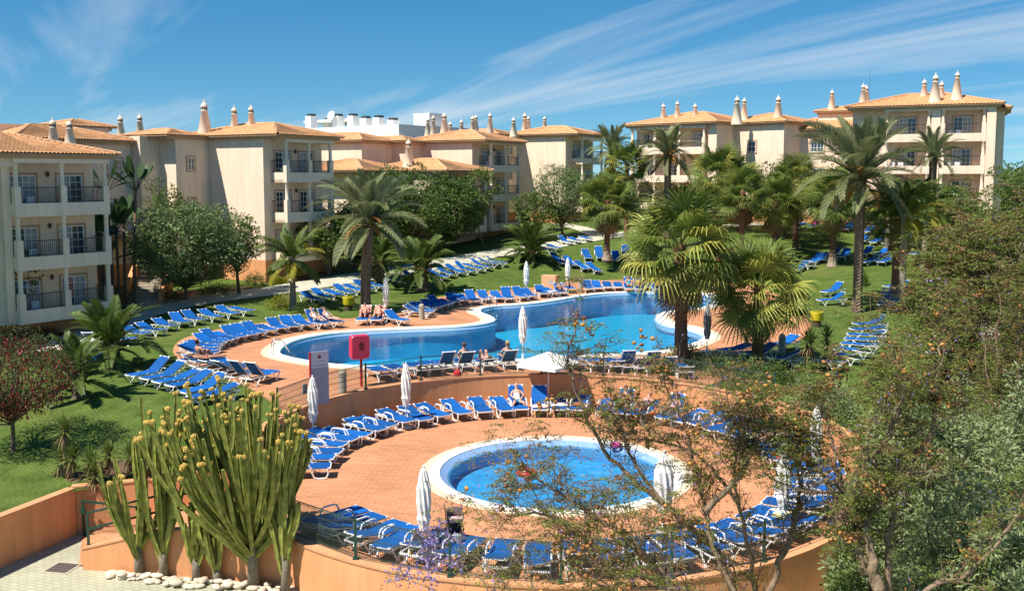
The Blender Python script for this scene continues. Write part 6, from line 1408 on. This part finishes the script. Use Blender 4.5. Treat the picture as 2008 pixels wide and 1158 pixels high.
# ---------------------------------------------------------------- jacarandas in front
def jac(name, label, base, limbs, seed, twig=(7, 11), L1=(0.4, 0.85), nl=34, pods=260, flowers=900, leafy=1.0, r_end=0.035, dens=1.0, dry=0.25, podclump=0.5, fl_px=None, ls=1.0):
    """limbs: polylines of world points with radii; twigs, ferny leaves, pods and blossom grow from them"""
    rs = np.random.default_rng(seed); t = thing(name, label, 'tree', base); L0 = Vector(base); tubes = []; tips = []
    def twigs(p, d, L, r, lev):
        n = 4; pts = [p]; q_ = p.copy(); dd = d.copy()
        for k in range(n): dd = (dd + Vector(rs.normal(size=3)) * 0.20 + Vector((0, 0, 0.10))).normalized(); q_ = q_ + dd * (L / n); pts.append(q_.copy())
        tubes.append((pts, [r * (1 - 0.7 * k / n) for k in range(n + 1)], 3))
        if lev == 0: tips.append((q_, dd)); tips.append((pts[2], dd)); return
        for i in range(int(rs.integers(3, 5))):
            s = Matrix.Rotation(rs.uniform(0, 6.28), 3, dd) @ dd.orthogonal().normalized(); k = int(rs.integers(1, n + 1)); twigs(pts[k], (dd * 0.8 + s * 0.65).normalized(), L * rs.uniform(0.45, 0.7), r * 0.55, lev - 1)
    for pts, r0, r1, nt in limbs:
        P = catmull([Vector(p) for p in pts], 5, closed=False); m = len(P)
        for i in range(1, m - 1): P[i] = P[i] + Vector(rs.normal(size=3)) * r0 * 0.35
        tubes.append((P, [r0 + (r1 - r0) * k / (m - 1) for k in range(m)], 1))
        for j in range(int(nt * dens)):
            f = rs.uniform(0.25, 1.0) if j > 1 else 1.0; k = min(m - 2, int(f * (m - 1))); d = (P[k + 1] - P[k]).normalized(); s = Matrix.Rotation(rs.uniform(0, 6.28), 3, d) @ d.orthogonal().normalized()
            twigs(P[k + 1] if f >= 1 else P[k], (d * 0.75 + s * 0.6 + Vector((0, 0, 0.25))).normalized(), rs.uniform(*L1), max(0.007, min(0.020, (r0 + (r1 - r0) * f) * 0.4)), 2 if rs.random() < 0.6 else 1)
    tr = tubes_mesh('branches', [(p, r, lv) for p, r, lv in tubes], M_jbark, t); tr.matrix_parent_inverse = Matrix.Translation(-L0)
    def part(nm, V, Fq, m_): o = mk(nm, np_mesh(nm, V, Fq, m_), t); o.matrix_parent_inverse = Matrix.Translation(-L0); return o
    TP = np.array([tuple(p) for p, d in tips]); TD = np.array([tuple(d) for p, d in tips]); nT = len(TP)
    lf = rs.random(nT) < leafy
    for nm, frac, m_ in (('leaves', 1 - dry, L_jac), ('dry_leaves', dry, L_jacdry)):      # ferny sprays: a bent axis with leaflets on both sides
        sel = TP[lf & (rs.random(nT) < frac)]; C = []; D = []
        for p in sel:
            for _ in range(int(rs.integers(1, 4))):
                a = rs.uniform(0, 6.28); ax = np.array([math.cos(a), math.sin(a), rs.uniform(-0.3, 0.5)]); sd = np.cross(ax, [0, 0, 1]); u = np.linspace(0.12, 1, nl // 2)
                for s in (-1, 1): C.append(p + ax * (u * 0.26 * ls ** 0.6)[:, None] + np.array([0, 0, -0.08]) * (u ** 2)[:, None] + sd * s * 0.012); D.append(np.tile(sd * s * 1.0 + ax * 0.55, (len(u), 1)))
        if C: V, Fq = leaf_quads(np.concatenate(C), 0.050 * ls, 0.018 * ls, rs, 0.0, np.concatenate(D)); part(nm, V, Fq, m_)
    if pods:
        V = []; Fq = []; cl = TP[rs.choice(nT, max(3, int(pods * podclump / 2.2)))]
        ang = np.linspace(0, 2 * math.pi, 9)[:-1]
        for i in range(pods):
            c = cl[int(rs.integers(len(cl)))] + rs.normal(size=3) * np.array([0.08, 0.08, 0.08]) + np.array([0, 0, -0.06]); R_ = rs.uniform(0.030, 0.050); ax = rs.normal(size=3); ax /= np.linalg.norm(ax); e1 = np.cross(ax, [0.3, 0.5, 0.8]); e1 /= np.linalg.norm(e1); e2 = np.cross(ax, e1); o = len(V)
            V += [tuple(c + ax * R_ * 0.4)] + [tuple(c + (e1 * math.cos(a) + e2 * math.sin(a) * 0.85) * R_) for a in ang] + [tuple(c - ax * R_ * 0.4)]
            for k in range(8): Fq += [(o, o + 1 + k, o + 1 + (k + 1) % 8), (o + 9, o + 1 + (k + 1) % 8, o + 1 + k)]
        tag(part('seed_pods', V, Fq, L_pod), kind='stuff')
    if flowers:
        src = TP
        if fl_px is not None:
            A = np.array([tuple(p) for p in fl_px]); src = np.concatenate([A + rs.normal(size=A.shape) * 0.10 for _ in range(8)] + [TP[rs.choice(nT, max(2, nT // 30))]])
        else: src = TP[rs.choice(nT, max(3, nT // 6))]
        C = src[rs.integers(len(src), size=flowers)] + rs.normal(size=(flowers, 3)) * np.array([0.055, 0.055, 0.06]); V, Fq = leaf_quads(C, 0.050, 0.034, rs, 0.0); part('blossom', V, Fq, L_purple)
    return t
def lim(d, pts, r0, r1, nt, dd=0.0): return ([Dp(x, y, d + dd * i / max(1, len(pts) - 1)) for i, (x, y) in enumerate(pts)], r0, r1, nt)
J1 = [lim(16.5, [(1500, 1500), (1470, 1300), (1440, 1158), (1398, 1072), (1300, 985), (1225, 925), (1160, 840), (1122, 745), (1116, 690), (1128, 632)], 0.08, 0.012, 20, 0.8),
      lim(16.2, [(1440, 1158), (1398, 1072), (1384, 1000), (1366, 930), (1350, 860), (1328, 800), (1295, 745)], 0.046, 0.011, 20, 1.5), lim(16.2, [(1384, 1000), (1440, 945), (1466, 900), (1462, 860), (1440, 825), (1425, 800)], 0.055, 0.016, 16, -0.8),
      lim(17.2, [(1540, 1400), (1490, 1200), (1470, 1080), (1450, 990), (1440, 920), (1450, 870), (1465, 830)], 0.055, 0.011, 18, -1.2), lim(15.6, [(1420, 1300), (1330, 1160), (1240, 1062), (1150, 1000), (1060, 940), (1000, 905)], 0.052, 0.011, 22, 0.8),
      lim(16.0, [(1330, 1160), (1240, 1112), (1150, 1060), (1075, 1010), (1010, 1010)], 0.055, 0.014, 18, -0.6), lim(15.4, [(1400, 1250), (1300, 1130), (1250, 1085), (1190, 1128), (1100, 1105), (1040, 1110)], 0.06, 0.014, 16, -0.4),
      lim(16.8, [(1300, 985), (1240, 900), (1215, 820), (1200, 760)], 0.04, 0.012, 12, 0.6), lim(17.0, [(1450, 990), (1380, 900), (1310, 870), (1240, 860)], 0.04, 0.012, 12, 0.5), lim(15.2, [(1470, 1300), (1380, 1180), (1300, 1150), (1180, 1150)], 0.05, 0.014, 14, -0.3), lim(16.5, [(1490, 1200), (1530, 1100), (1560, 1010), (1570, 940), (1562, 880)], 0.06, 0.014, 18, 0.5)]
jb = Vector((*Dp(1500, 1500, 16.5).to_2d(), LOWZ)); J1[0][0].insert(0, jb.copy()); J1[3][0].insert(0, jb + Vector((0.3, 0.3, 0))); J1[4][0].insert(0, jb + Vector((-0.2, -0.3, 0)))
jac('jacaranda_tree', 'sprawling jacaranda with bare twisting branches and orange pods in front of the round terrace', jb, J1, 1, nl=22, pods=640, flowers=700, leafy=0.26, dens=2.0, podclump=0.2, dry=0.45)
J1b = [lim(13.8, [(1010, 1300), (960, 1158), (900, 1105), (850, 1075)], 0.018, 0.006, 7, 0.3), lim(13.8, [(1040, 1300), (1000, 1158), (930, 1090), (870, 1040)], 0.018, 0.006, 6, 0.3), lim(13.6, [(960, 1300), (900, 1190), (840, 1150), (790, 1135)], 0.016, 0.006, 6, 0.2), lim(14.0, [(1080, 1300), (1050, 1160), (990, 1060), (955, 1000), (935, 985)], 0.016, 0.005, 3, 0.4)]
jb2 = Vector((*Dp(1050, 1300, 14).to_2d(), LOWZ))
for l_ in J1b: l_[0].insert(0, jb2 + Vector((rng.uniform(-0.1, 0.1), rng.uniform(-0.1, 0.1), 0)))
jac('jacaranda_shoots', 'thin jacaranda shoots with purple blossom rising beside the parapet', jb2, J1b, 2, L1=(0.18, 0.38), nl=14, pods=8, flowers=700, leafy=0.08, fl_px=[Dp(x, y, 13.9) for x, y in ((850, 1075), (835, 1055), (862, 1045), (828, 1085), (795, 1135), (778, 1128), (850, 1100), (868, 1088), (842, 1118))])
J2 = [lim(14.5, [(1760, 1400), (1722, 1158), (1696, 1098), (1662, 1016), (1645, 960), (1640, 910), (1628, 850), (1612, 800)], 0.10, 0.014, 22, 1.0), lim(14.5, [(1722, 1158), (1705, 1080), (1702, 1027), (1722, 975), (1724, 873), (1755, 820), (1760, 740), (1748, 680)], 0.085, 0.014, 24, 0.8), lim(14.7, [(1750, 1200), (1746, 1027), (1788, 917), (1832, 823), (1842, 724), (1850, 640)], 0.065, 0.014, 22, 1.2),
      lim(13.6, [(1780, 1300), (1812, 1158), (1893, 1126), (1958, 1060), (2000, 1000)], 0.05, 0.014, 10, 0.0), lim(15.2, [(1662, 1016), (1610, 930), (1580, 880), (1552, 840)], 0.045, 0.012, 16, 0.8), lim(15.0, [(1645, 960), (1570, 960), (1500, 930)], 0.035, 0.012, 10, 0.5)]
jb3 = Vector((*Dp(1760, 1400, 14.5).to_2d(), LOWZ)); J2[0][0].insert(0, jb3.copy()); J2[2][0].insert(0, jb3 + Vector((0.15, 0.1, 0))); J2[3][0].insert(0, jb3 + Vector((0.2, -0.2, 0)))
jac('jacaranda_tree', 'upright jacaranda with forked pale trunk beside the dense olive bush', jb3, J2, 3, nl=26, pods=420, flowers=320, leafy=0.55, dry=0.25, dens=1.0, podclump=0.25)
def jac_far(px, py, d, top, wpx, label, seed, n=9, pods=260, flowers=500, leafy=0.9, zb=None, thick=0.10, nt=18, nl=16):
    b = Dp(px, py, d); b.z = Tz(b.x, b.y) if zb is None else zb; rs = random.Random(seed); L = []; H = hgt(b, top, px); W = wpx * d / F_PX
    for i in range(n):
        a = i * 2.4 + rs.uniform(-0.4, 0.4); f = math.sqrt((i + 0.6) / n); o = Vector((math.cos(a) * W * f, math.sin(a) * W * f * 0.8, H * (1.02 - 0.35 * f * f) * rs.uniform(0.85, 1.03))); s = b + Vector((0, 0, H * 0.28)); e = b + o
        L.append(([b.copy() + Vector((0.05 * math.cos(a), 0.05 * math.sin(a), 0)), s + Vector((math.cos(a), math.sin(a), 0)) * W * 0.12, s.lerp(e, 0.5) + Vector((math.cos(a), math.sin(a), 0.2)) * W * 0.15, e], thick, 0.018, nt))
    return jac('jacaranda_tree', label, b, L, seed, L1=(H * 0.12, H * 0.22), nl=nl, pods=pods, flowers=flowers, leafy=leafy, dens=0.5, dry=0.35, podclump=0.25, ls=2.1 if d > 28 else 1.4)
jac_far(1880, 700, 30, 500, 85, 'brownish jacaranda full of orange pods above the right-hand loungers', 11, 10, 700, 700, zb=-0.6)
jac_far(2005, 640, 34, 430, 80, 'tall jacaranda with purple tinge at the right edge', 12, 11, 500, 900, zb=-0.4)
jac_far(1915, 560, 46, 425, 80, 'mid-sized jacaranda before the corner block', 13, 9, 420, 700)
jac_far(2000, 470, 24, 560, 80, 'near jacaranda crown at the right edge above the olive bush', 14, 9, 260, 300, zb=-2.3)
# dense olive bushes at the right
def olive(px, top, d, wpx, label, seed, n=26000, leaf=L_olive):
    b = Dp(px, 1000, d); b.z = LOWZ; H = hgt(b, top, px); W = wpx * d / F_PX
    return broad_tree('olive_bush', label, b, H, W, leaf, seed, n_leaf=n, LL=0.125, WW=0.036, crown_z=(0.10, 1), trunk_r=0.12, clumps=150, cr=0.20, flat=1.0, leaf2=L_mid)
olive(1860, 790, 19.0, 185, 'dense silvery olive bush filling the lower right', 81, 40000); olive(2010, 690, 22.0, 160, 'tall olive bush at the right edge', 82, 30000); olive(1960, 950, 15.5, 190, 'low olive bush in the lower right corner', 83, 30000); olive(1760, 880, 22, 110, 'olive bush behind the forked jacaranda', 84, 16000)
olive(1690, 1010, 19.5, 80, 'small olive bush beside the terrace parapet', 85, 9000, L_mid)

jac_far(1755, 800, 25.5, 735, 50, 'low jacaranda thicket beside the right end of the terrace wall', 16, 8, 200, 150, zb=-1.6, nt=14)
shrub('dense green bush at the right end of the terrace wall', Vector((11.6, 29.5, -1.9)), 1.4, 1.6, L_mid, 171, 3500, 0.12, 0.05)
shrub('grey-green bush beside the parapet', Vector((11.4, 25.8, -2.4)), 1.5, 1.7, L_olive, 172, 4000, 0.11, 0.035)
shrub('leafy bush below the right-hand loungers', Vector((13.2, 33.5, -1.3)), 1.8, 1.8, L_mid, 173, 4500, 0.12, 0.05)
shrub('olive-coloured bush below the yuccas', Vector((12.2, 38.0, -0.7)), 1.6, 1.4, L_olive, 174, 4000, 0.12, 0.04)

# trees beyond the buildings: copies of two garden trees
srcs = [o for o in bpy.data.objects if o.name.startswith('garden_tree') and o.type == 'EMPTY' and o.parent is None]
far_pick = [o for o in srcs if 'three-bay' in o['label'] or 'upper lawn' in o['label'] or 'far edge' in o['label']]
for i, (x, y, s_) in enumerate([(22, 128, 1.0), (29, 131, 1.2), (13, 135, 1.1), (4, 140, 1.2), (50, 92, 1.0), (56, 88, 1.1), (62, 94, 1.2), (58, 80, 0.95), (66, 84, 1.2), (70, 100, 1.3), (52, 104, 1.2), (47, 110, 1.3), (75, 90, 1.2), (-42, 78, 1.2), (-48, 70, 1.1), (-52, 84, 1.3), (-20, 120, 1.2), (-44, 108, 1.3)]):
    o = far_pick[i % len(far_pick)]; c = o.copy(); COL.objects.link(c); c.location = (x, y, Tz(x, y)); c.rotation_euler = (0, 0, i * 1.3); c.scale = (s_, s_, s_ * 0.95)
    c['label'] = 'leafy tree standing behind the apartment blocks'; c['group'] = 'trees behind the apartment blocks'
    for ch in o.children: k = ch.copy(); COL.objects.link(k); k.parent = c
# ================================================================== people
M_skin = mat('skin', (0.56, 0.32, 0.22), 0.6, var=0.08, scale=6, spec=0.3); M_skin2 = mat('sun_reddened_skin', (0.60, 0.29, 0.20), 0.6, var=0.08, scale=6, spec=0.3); M_skin3 = mat('tanned_skin', (0.40, 0.20, 0.12), 0.6, spec=0.3)
def cloth(n, c): return mat(n, c, 0.9, var=0.12, scale=14, spec=0.15)
K_white, K_black, K_navy, K_red, K_flor, K_brown, K_teal = cloth('white_cloth', (0.75, 0.73, 0.70)), cloth('black_cloth', (0.02, 0.02, 0.022)), cloth('navy_cloth', (0.03, 0.05, 0.13)), cloth('red_cloth', (0.5, 0.03, 0.04)), mat('floral_cloth', (0.35, 0.12, 0.30), 0.9, c2=(0.75, 0.65, 0.65), scale=22), mat('brown_pattern_cloth', (0.10, 0.06, 0.05), 0.9, c2=(0.30, 0.22, 0.18), scale=30), cloth('teal_cloth', (0.05, 0.28, 0.40))
H_dark, H_blond, H_grey, H_brown = mat('dark_hair', (0.025, 0.016, 0.012), 0.6), mat('blond_hair', (0.42, 0.27, 0.11), 0.6), mat('grey_hair', (0.42, 0.40, 0.37), 0.6), mat('brown_hair', (0.10, 0.05, 0.025), 0.6)
TS = bpy.data.scenes.new('workbench')
def skin_mesh(V, E, Rr, root, m, name):
    me = bpy.data.meshes.new('tmp'); me.from_pydata([tuple(v) for v in V], E, []); o = bpy.data.objects.new('tmp', me); TS.collection.objects.link(o)
    md = o.modifiers.new('s', 'SKIN'); md.use_smooth_shade = True
    for i, sv in enumerate(me.skin_vertices[0].data): sv.radius = Rr[i] if hasattr(Rr[i], '__len__') else (Rr[i], Rr[i]); sv.use_root = (i == root)
    sb = o.modifiers.new('d', 'SUBSURF'); sb.levels = 1; sb.render_levels = 1
    
    with bpy.context.temp_override(scene=TS, view_layer=TS.view_layers[0]):
        dg_ = bpy.context.evaluated_depsgraph_get()
    ev = o.evaluated_get(dg_); out = bpy.data.meshes.new_from_object(ev); out.name = name
    bpy.data.objects.remove(o); bpy.data.meshes.remove(me); out.materials.clear(); out.materials.append(m); return out
def person(Mw, label, beta=50, knee=0.2, skin=M_skin, top=None, bottom=K_navy, hair=H_brown, s=1.0, group=None, turn=0.0, pelvis=(0, 1.00, 0.47), one_knee=False, feet_side=False):
    """figure on a lounger: local frame of the lounger; beta = lean of the trunk; knee = how far the knees are raised"""
    pv = Vector(pelvis); dv = Vector((0, math.cos(R(beta)), math.sin(R(beta)))); nv = Vector((0, -dv.z, dv.y))
    ch, nk, hd = pv + dv * 0.30 * s, pv + dv * 0.50 * s, pv + dv * 0.66 * s + nv * 0.02; tp = pv + dv * 0.80 * s + nv * 0.02
    V = [pv, pv + dv * 0.15 * s, ch, pv + dv * 0.43 * s, nk, hd, tp]; E = [(0, 1), (1, 2), (2, 3), (3, 4), (4, 5), (5, 6)]; Rr = [(0.15, 0.12), (0.135, 0.105), (0.155, 0.115), (0.12, 0.09), 0.055, (0.082, 0.095), (0.06, 0.07)]
    hands = []; legsV = []; kn = knee
    for sx in (-1, 1):
        k = kn if not (one_knee and sx > 0) else kn * 0.25
        hip = pv + Vector((sx * 0.10, -0.04, -0.01)); kx = Vector((sx * 0.13, pv.y - 0.42 * s * math.cos(k * 1.3), pv.z + 0.42 * s * math.sin(k * 1.3) + 0.02)); an_y = kx.y - 0.40 * s * math.cos(k * 1.25); an = Vector((sx * 0.12, an_y, max(0.43, kx.z - 0.42 * s * math.sin(k * 1.25) - 0.02))); toe = an + Vector((sx * 0.02, -0.10, 0.05 if k < 0.5 else -0.01))
        if feet_side: kx = pv + Vector((sx * 0.20, -0.42, 0.03)); an = kx + Vector((sx * 0.16, -0.05, -0.40)); toe = an + Vector((sx * 0.03, -0.14, -0.03))
        o = len(V); V += [hip, kx, an, toe]; E += [(0, o), (o, o + 1), (o + 1, o + 2), (o + 2, o + 3)]; Rr += [0.092, 0.062, 0.042, (0.042, 0.03)]; legsV.append((hip, kx))
        sh = pv + dv * 0.42 * s + Vector((sx * 0.17, 0, 0)); el = pv + dv * 0.20 * s + Vector((sx * 0.27, -0.02, 0.05)); hn = pv + Vector((sx * 0.13, -0.16, 0.14)) + nv * 0.04
        if beta < 30: el = pv + dv * 0.15 + Vector((sx * 0.28, 0, 0.0)); hn = pv + Vector((sx * 0.27, -0.12, 0.0))
        o = len(V); V += [sh, el, hn]; E += [(3, o), (o, o + 1), (o + 1, o + 2)]; Rr += [0.058, 0.042, (0.034, 0.022)]; hands.append((el, hn))
    t = thing('person', label, 'person', Mw @ Vector((0, pv.y, 0)) if False else (0, 0, 0), 0, group); t.matrix_world = Mw
    body_ = skin_mesh(V, E, Rr, 0, skin, 'body'); mk('body', body_, t)
    fb_ = MB()
    for el, hn in hands:
        d = (hn - el).normalized(); sd = d.cross(Vector((0, 0, 1))).normalized(); dn = sd.cross(d)
        for k in range(4): b0_ = hn + sd * (-0.027 + 0.018 * k) + d * 0.01; L = (0.058, 0.068, 0.066, 0.052)[k]; fb_.tube([b0_, b0_ + d * L * 0.55 - dn * 0.008, b0_ + d * L - dn * 0.028], [0.009, 0.0085, 0.007], 5)
        b0_ = hn - sd * 0.025 - d * 0.015; fb_.tube([b0_, b0_ - sd * 0.025 + d * 0.022, b0_ - sd * 0.03 + d * 0.05], [0.010, 0.009, 0.008], 5)
    fb_.build('fingers', skin, t, True)
    fc = MB(); up_ = dv; fw_ = nv
    fc.lathe([(0.002, 0), (0.014, 0.012), (0.011, 0.04), (0.003, 0.05)], 6); ff = fc
    face = MB(); c0 = hd + nv * 0.088
    face.box(c0 + dv * -0.012, (0.022, 0.03, 0.04)); face.box(c0 + dv * -0.045 - nv * 0.006, (0.045, 0.012, 0.012)); face.build('nose_and_mouth', M_skin2, t)
    ey = MB(); 
    for sx in (-1, 1): ey.box(hd + nv * 0.085 + dv * 0.018 + Vector((sx * 0.032, 0, 0)), (0.022, 0.014, 0.014))
    ey.build('eyes', H_dark, t)
    if hair:
        hb = MB(); n1_, n2_ = 10, 6; c = hd + dv * 0.045 - nv * 0.022
        for i in range(n2_ + 1):
            ph = math.pi * 0.62 * i / n2_
            for k in range(n1_): a = 2 * math.pi * k / n1_; q_ = Vector((math.sin(ph) * math.cos(a), math.sin(ph) * math.sin(a), math.cos(ph))); ax = (dv * 0.85 - nv * 0.5).normalized(); ay = Vector((1, 0, 0)); az = ax.cross(ay); hb.v.append(tuple(c + (ax * q_.z * 0.115 + ay * q_.x * 0.098 + az * q_.y * 0.105)))
        for i in range(n2_):
            for k in range(n1_): hb.f.append((i * n1_ + k, i * n1_ + (k + 1) % n1_, (i + 1) * n1_ + (k + 1) % n1_, (i + 1) * n1_ + k))
        hb.build('hair', hair, t, True)
    if bottom:
        W = [pv + dv * 0.05, pv]; EE = [(0, 1)]; RR = [(0.158, 0.128), (0.162, 0.132)]
        for hip, kx in legsV: o = len(W); W += [hip, hip.lerp(kx, 0.42)]; EE += [(1, o), (o, o + 1)]; RR += [0.106, 0.092]
        mk('shorts', skin_mesh(W, EE, RR, 1, bottom, 'shorts'), t)
    if top:
        W = [pv + dv * 0.06, pv + dv * 0.15 * s, ch, pv + dv * 0.44 * s]; mk('shirt', skin_mesh(W, [(0, 1), (1, 2), (2, 3)], [(0.155, 0.126), (0.15, 0.12), (0.17, 0.13), (0.13, 0.10)], 1, top, 'shirt'), t)
    return t
def MW(t): return Matrix.Translation(t.location) @ t.rotation_euler.to_matrix().to_4x4()
def ringat(deg): return min(ringL.values(), key=lambda v: abs((v[1] - deg + 180) % 360 - 180))[0]
person(MW(rowB[0]), 'person in white shirt and dark shorts reclining at the end of the left row', 52, 0.1, top=K_white, bottom=K_navy, hair=H_brown)
person(MW(rowB[1]), 'person in white top reclining next to the reader in dark shorts', 52, 0.35, top=K_white, bottom=K_white, hair=H_blond)
person(MW(rowB[15]), 'person in brown patterned top and pale shorts sitting upright among the left loungers', 80, 0.55, top=K_brown, bottom=K_white, hair=H_dark, skin=M_skin2)
person(MW(rowB[16]), 'person lying flat beside the sitter in the patterned top', 10, 0.0, bottom=K_red, hair=H_brown, skin=M_skin3, pelvis=(0, 0.95, 0.46))
person(MW(sunA[0]), 'sunbather with raised knees on the pink towel lounger', 68, 0.85, bottom=K_red, hair=H_dark, skin=M_skin2); person(MW(sunA[1]), 'bare-chested sunbather leaning back with dark shorts by the umbrella pole', 45, 0.3, bottom=K_navy, hair=H_grey, skin=M_skin2, one_knee=True)
person(MW(L_J1), 'person in black swimsuit sitting upright with back to the fence', 84, 0.25, top=K_black, bottom=K_black, hair=H_brown); person(MW(L_J2), 'person in floral wrap lying with knees raised behind the fence', 15, 0.75, top=K_flor, bottom=K_flor, hair=H_brown, skin=M_skin2); person(MW(L_J3), 'fair-haired person in dark swimsuit sitting with back to the fence', 82, 0.2, top=K_black, bottom=K_black, hair=H_blond, skin=M_skin2)
person(MW(rowF2[2]), 'sunbather lying with knees up below the far umbrella', 30, 0.8, bottom=K_flor, hair=H_dark, skin=M_skin3); person(MW(rowF2[3]), 'sunbather with bent legs beside the far umbrella pole', 20, 0.85, bottom=K_navy, hair=H_brown, skin=M_skin2)
person(MW(rowF2[8]), 'person in blue top reclining near the palm fronds on the far side', 55, 0.3, top=K_teal, hair=H_dark); person(MW(rowF2[9]), 'person in red shorts reclining behind palm fronds', 40, 0.3, bottom=K_red, hair=H_brown, skin=M_skin2); person(MW(rowF2[11]), 'person sitting up behind the large fan palm leaves', 65, 0.4, bottom=K_red, hair=H_dark, skin=M_skin3); person(MW(rowF2[12]), 'person lying behind the large fan palm trunk', 20, 0.2, bottom=K_navy, hair=H_grey, skin=M_skin2)
person(MW(ringat(98)), 'bald reader in white shirt and blue shorts on an upright terrace lounger', 60, 0.2, top=K_white, bottom=K_teal, hair=None, feet_side=True)
person(MW(ringat(66)), 'bare-chested person sitting sideways on a terrace lounger behind branches', 72, 0.3, bottom=K_navy, hair=H_brown, skin=M_skin2, feet_side=True); person(MW(ringat(53)), 'person resting against a white towel on the terrace', 50, 0.4, top=K_flor, bottom=K_white, hair=H_brown, skin=M_skin2)
person(MW(ringat(14)), 'sunbather in floral cloth lying by the right wall of the terrace', 14, 0.3, top=K_flor, bottom=K_flor, hair=H_dark, skin=M_skin2); person(MW(ringat(247)), 'person with crossed legs lying on a lounger at the front fence', 30, 0.15, top=K_white, bottom=K_white, hair=H_brown, skin=M_skin3)
person(MW(ringat(60)), 'person in floral top reclining on the terrace behind jacaranda twigs', 40, 0.5, top=K_flor, bottom=K_red, hair=H_blond, skin=M_skin2)
sw = Zp(1154, 632, -0.16); Ms = Matrix.Translation((sw.x, sw.y, -0.62)) @ Matrix.Rotation(R(70), 4, 'Z'); person(Ms, 'swimmer with dark hair in the middle of the big pool', 55, 0.0, bottom=K_navy, hair=H_dark, pelvis=(0, 0, 0.05))
cp = Zp(1033, 928, TZ - 0.12); Mc = Matrix.Translation((cp.x, cp.y, TZ - 0.38)) @ Matrix.Rotation(R(110), 4, 'Z') @ Matrix.Scale(0.75, 4); person(Mc, 'child with dark hair floating in a red swim ring in the paddling pool', 70, 0.0, bottom=K_red, hair=H_dark, pelvis=(0, 0, 0.10), s=0.9)
b = MB(); nA, nB = 22, 9
for i in range(nA):
    a = 2 * math.pi * i / nA
    for j in range(nB): c_ = 2 * math.pi * j / nB; r_ = 0.27 + 0.095 * math.cos(c_); b.v.append((r_ * math.cos(a), r_ * math.sin(a), 0.095 * math.sin(c_)))
for i in range(nA):
    for j in range(nB): b.f.append((i * nB + j, ((i + 1) % nA) * nB + j, ((i + 1) % nA) * nB + (j + 1) % nB, i * nB + (j + 1) % nB))
RING_ME = b.mesh('swim_ring', mat('red_swim_ring', (0.55, 0.02, 0.03), 0.3, spec=0.6), True); rg = mk('swim_ring', RING_ME); rg.location = (cp.x, cp.y, TZ - 0.09); tag(rg, 'red inflatable swim ring around the child in the paddling pool', 'swim ring')
fr2 = mk('swim_ring', RING_ME.copy()); fr2.data.materials[0] = mat('pink_inflatable', (0.65, 0.05, 0.30), 0.35); fr2.location = Zp(1207, 872, TZ + 0.1); fr2.scale = (0.6, 0.6, 0.8); tag(fr2, 'small pink inflatable ring at the far rim of the paddling pool', 'swim ring')
# towels and bags
def towel(t, m, label, y0=0.2, y1=0.9):
    b = MB(); n = 8; rs = random.Random(len(label))
    for k in range(n + 1):
        y = y0 + (y1 - y0) * k / n
        for j in range(7): x = -0.34 + 0.68 * j / 6; e = abs(x) > 0.3; b.v.append((x * 1.03, y + rs.uniform(-0.01, 0.01), LH + (0.052 if not e else 0.02) + rs.uniform(0, 0.014)))
    for k in range(n):
        for j in range(6): b.f.append((k * 7 + j, k * 7 + j + 1, (k + 1) * 7 + j + 1, (k + 1) * 7 + j))
    o = b.build('beach_towel', m, None, True); o.matrix_world = MW(t); tag(o, label, 'towel')
towel(ringat(92), mat('pink_striped_towel', (0.65, 0.30, 0.35), 0.95, c2=(0.8, 0.75, 0.72), scale=12), 'pink and white towel on a terrace lounger beside the open umbrella'); towel(ringat(83), K_white, 'white towel on the lounger under the open umbrella', 0.5, 1.05); towel(ringat(76), mat('red_green_towel', (0.55, 0.03, 0.03), 0.95, c2=(0.20, 0.25, 0.05), scale=5), 'red and green towel on the lounger right of the open umbrella', 0.55, 1.1)
towel(ringat(322), mat('yellow_towel', (0.75, 0.58, 0.10), 0.95, c2=(0.8, 0.75, 0.5), scale=20), 'crumpled yellow towel on a lounger at the right of the terrace', 0.7, 1.1); towel(ringat(24), mat('lime_towel', (0.45, 0.6, 0.15), 0.95, c2=(0.7, 0.75, 0.6), scale=14), 'lime patterned towel on a lounger near the right wall', 0.3, 0.8); towel(ringat(5), K_red, 'red towel on a lounger beside the closed umbrella on the right', 0.3, 0.9)
towel(rowF2[1], K_white, 'white towel on a far-side lounger before the orange pedestal', 0.4, 1.0)
def bag(p, m, label):
    t = thing('beach_bag', label, 'bag', p); b = MB(); b.lathe([(0.12, 0), (0.17, 0.08), (0.16, 0.22), (0.12, 0.28), (0.09, 0.26)], 12); b.build('pouch', m, t, True); b = MB(); b.tube([(-0.10, 0, 0.26), (-0.06, 0, 0.40), (0.06, 0, 0.40), (0.10, 0, 0.26)], 0.012, 6); b.build('handle', m, t)
bag(Vector((*Zp(897, 738, 0.03).to_2d(), 0.03)), K_red, 'small red beach bag on the deck beside the black swimsuit sitter'); bag(Vector((*Zp(760, 631, 0.03).to_2d(), 0.03)), K_navy, 'dark beach bag at the foot of the umbrella by the sunbathers'); bag(Zp(1272, 568, 0.03), K_red, 'red beach bag behind palm fronds on the far deck')
for o in bpy.data.objects:
    if 'keepworld' in o: del o['keepworld']
    if 'up' in o: del o['up']
bpy.data.scenes.remove(TS)
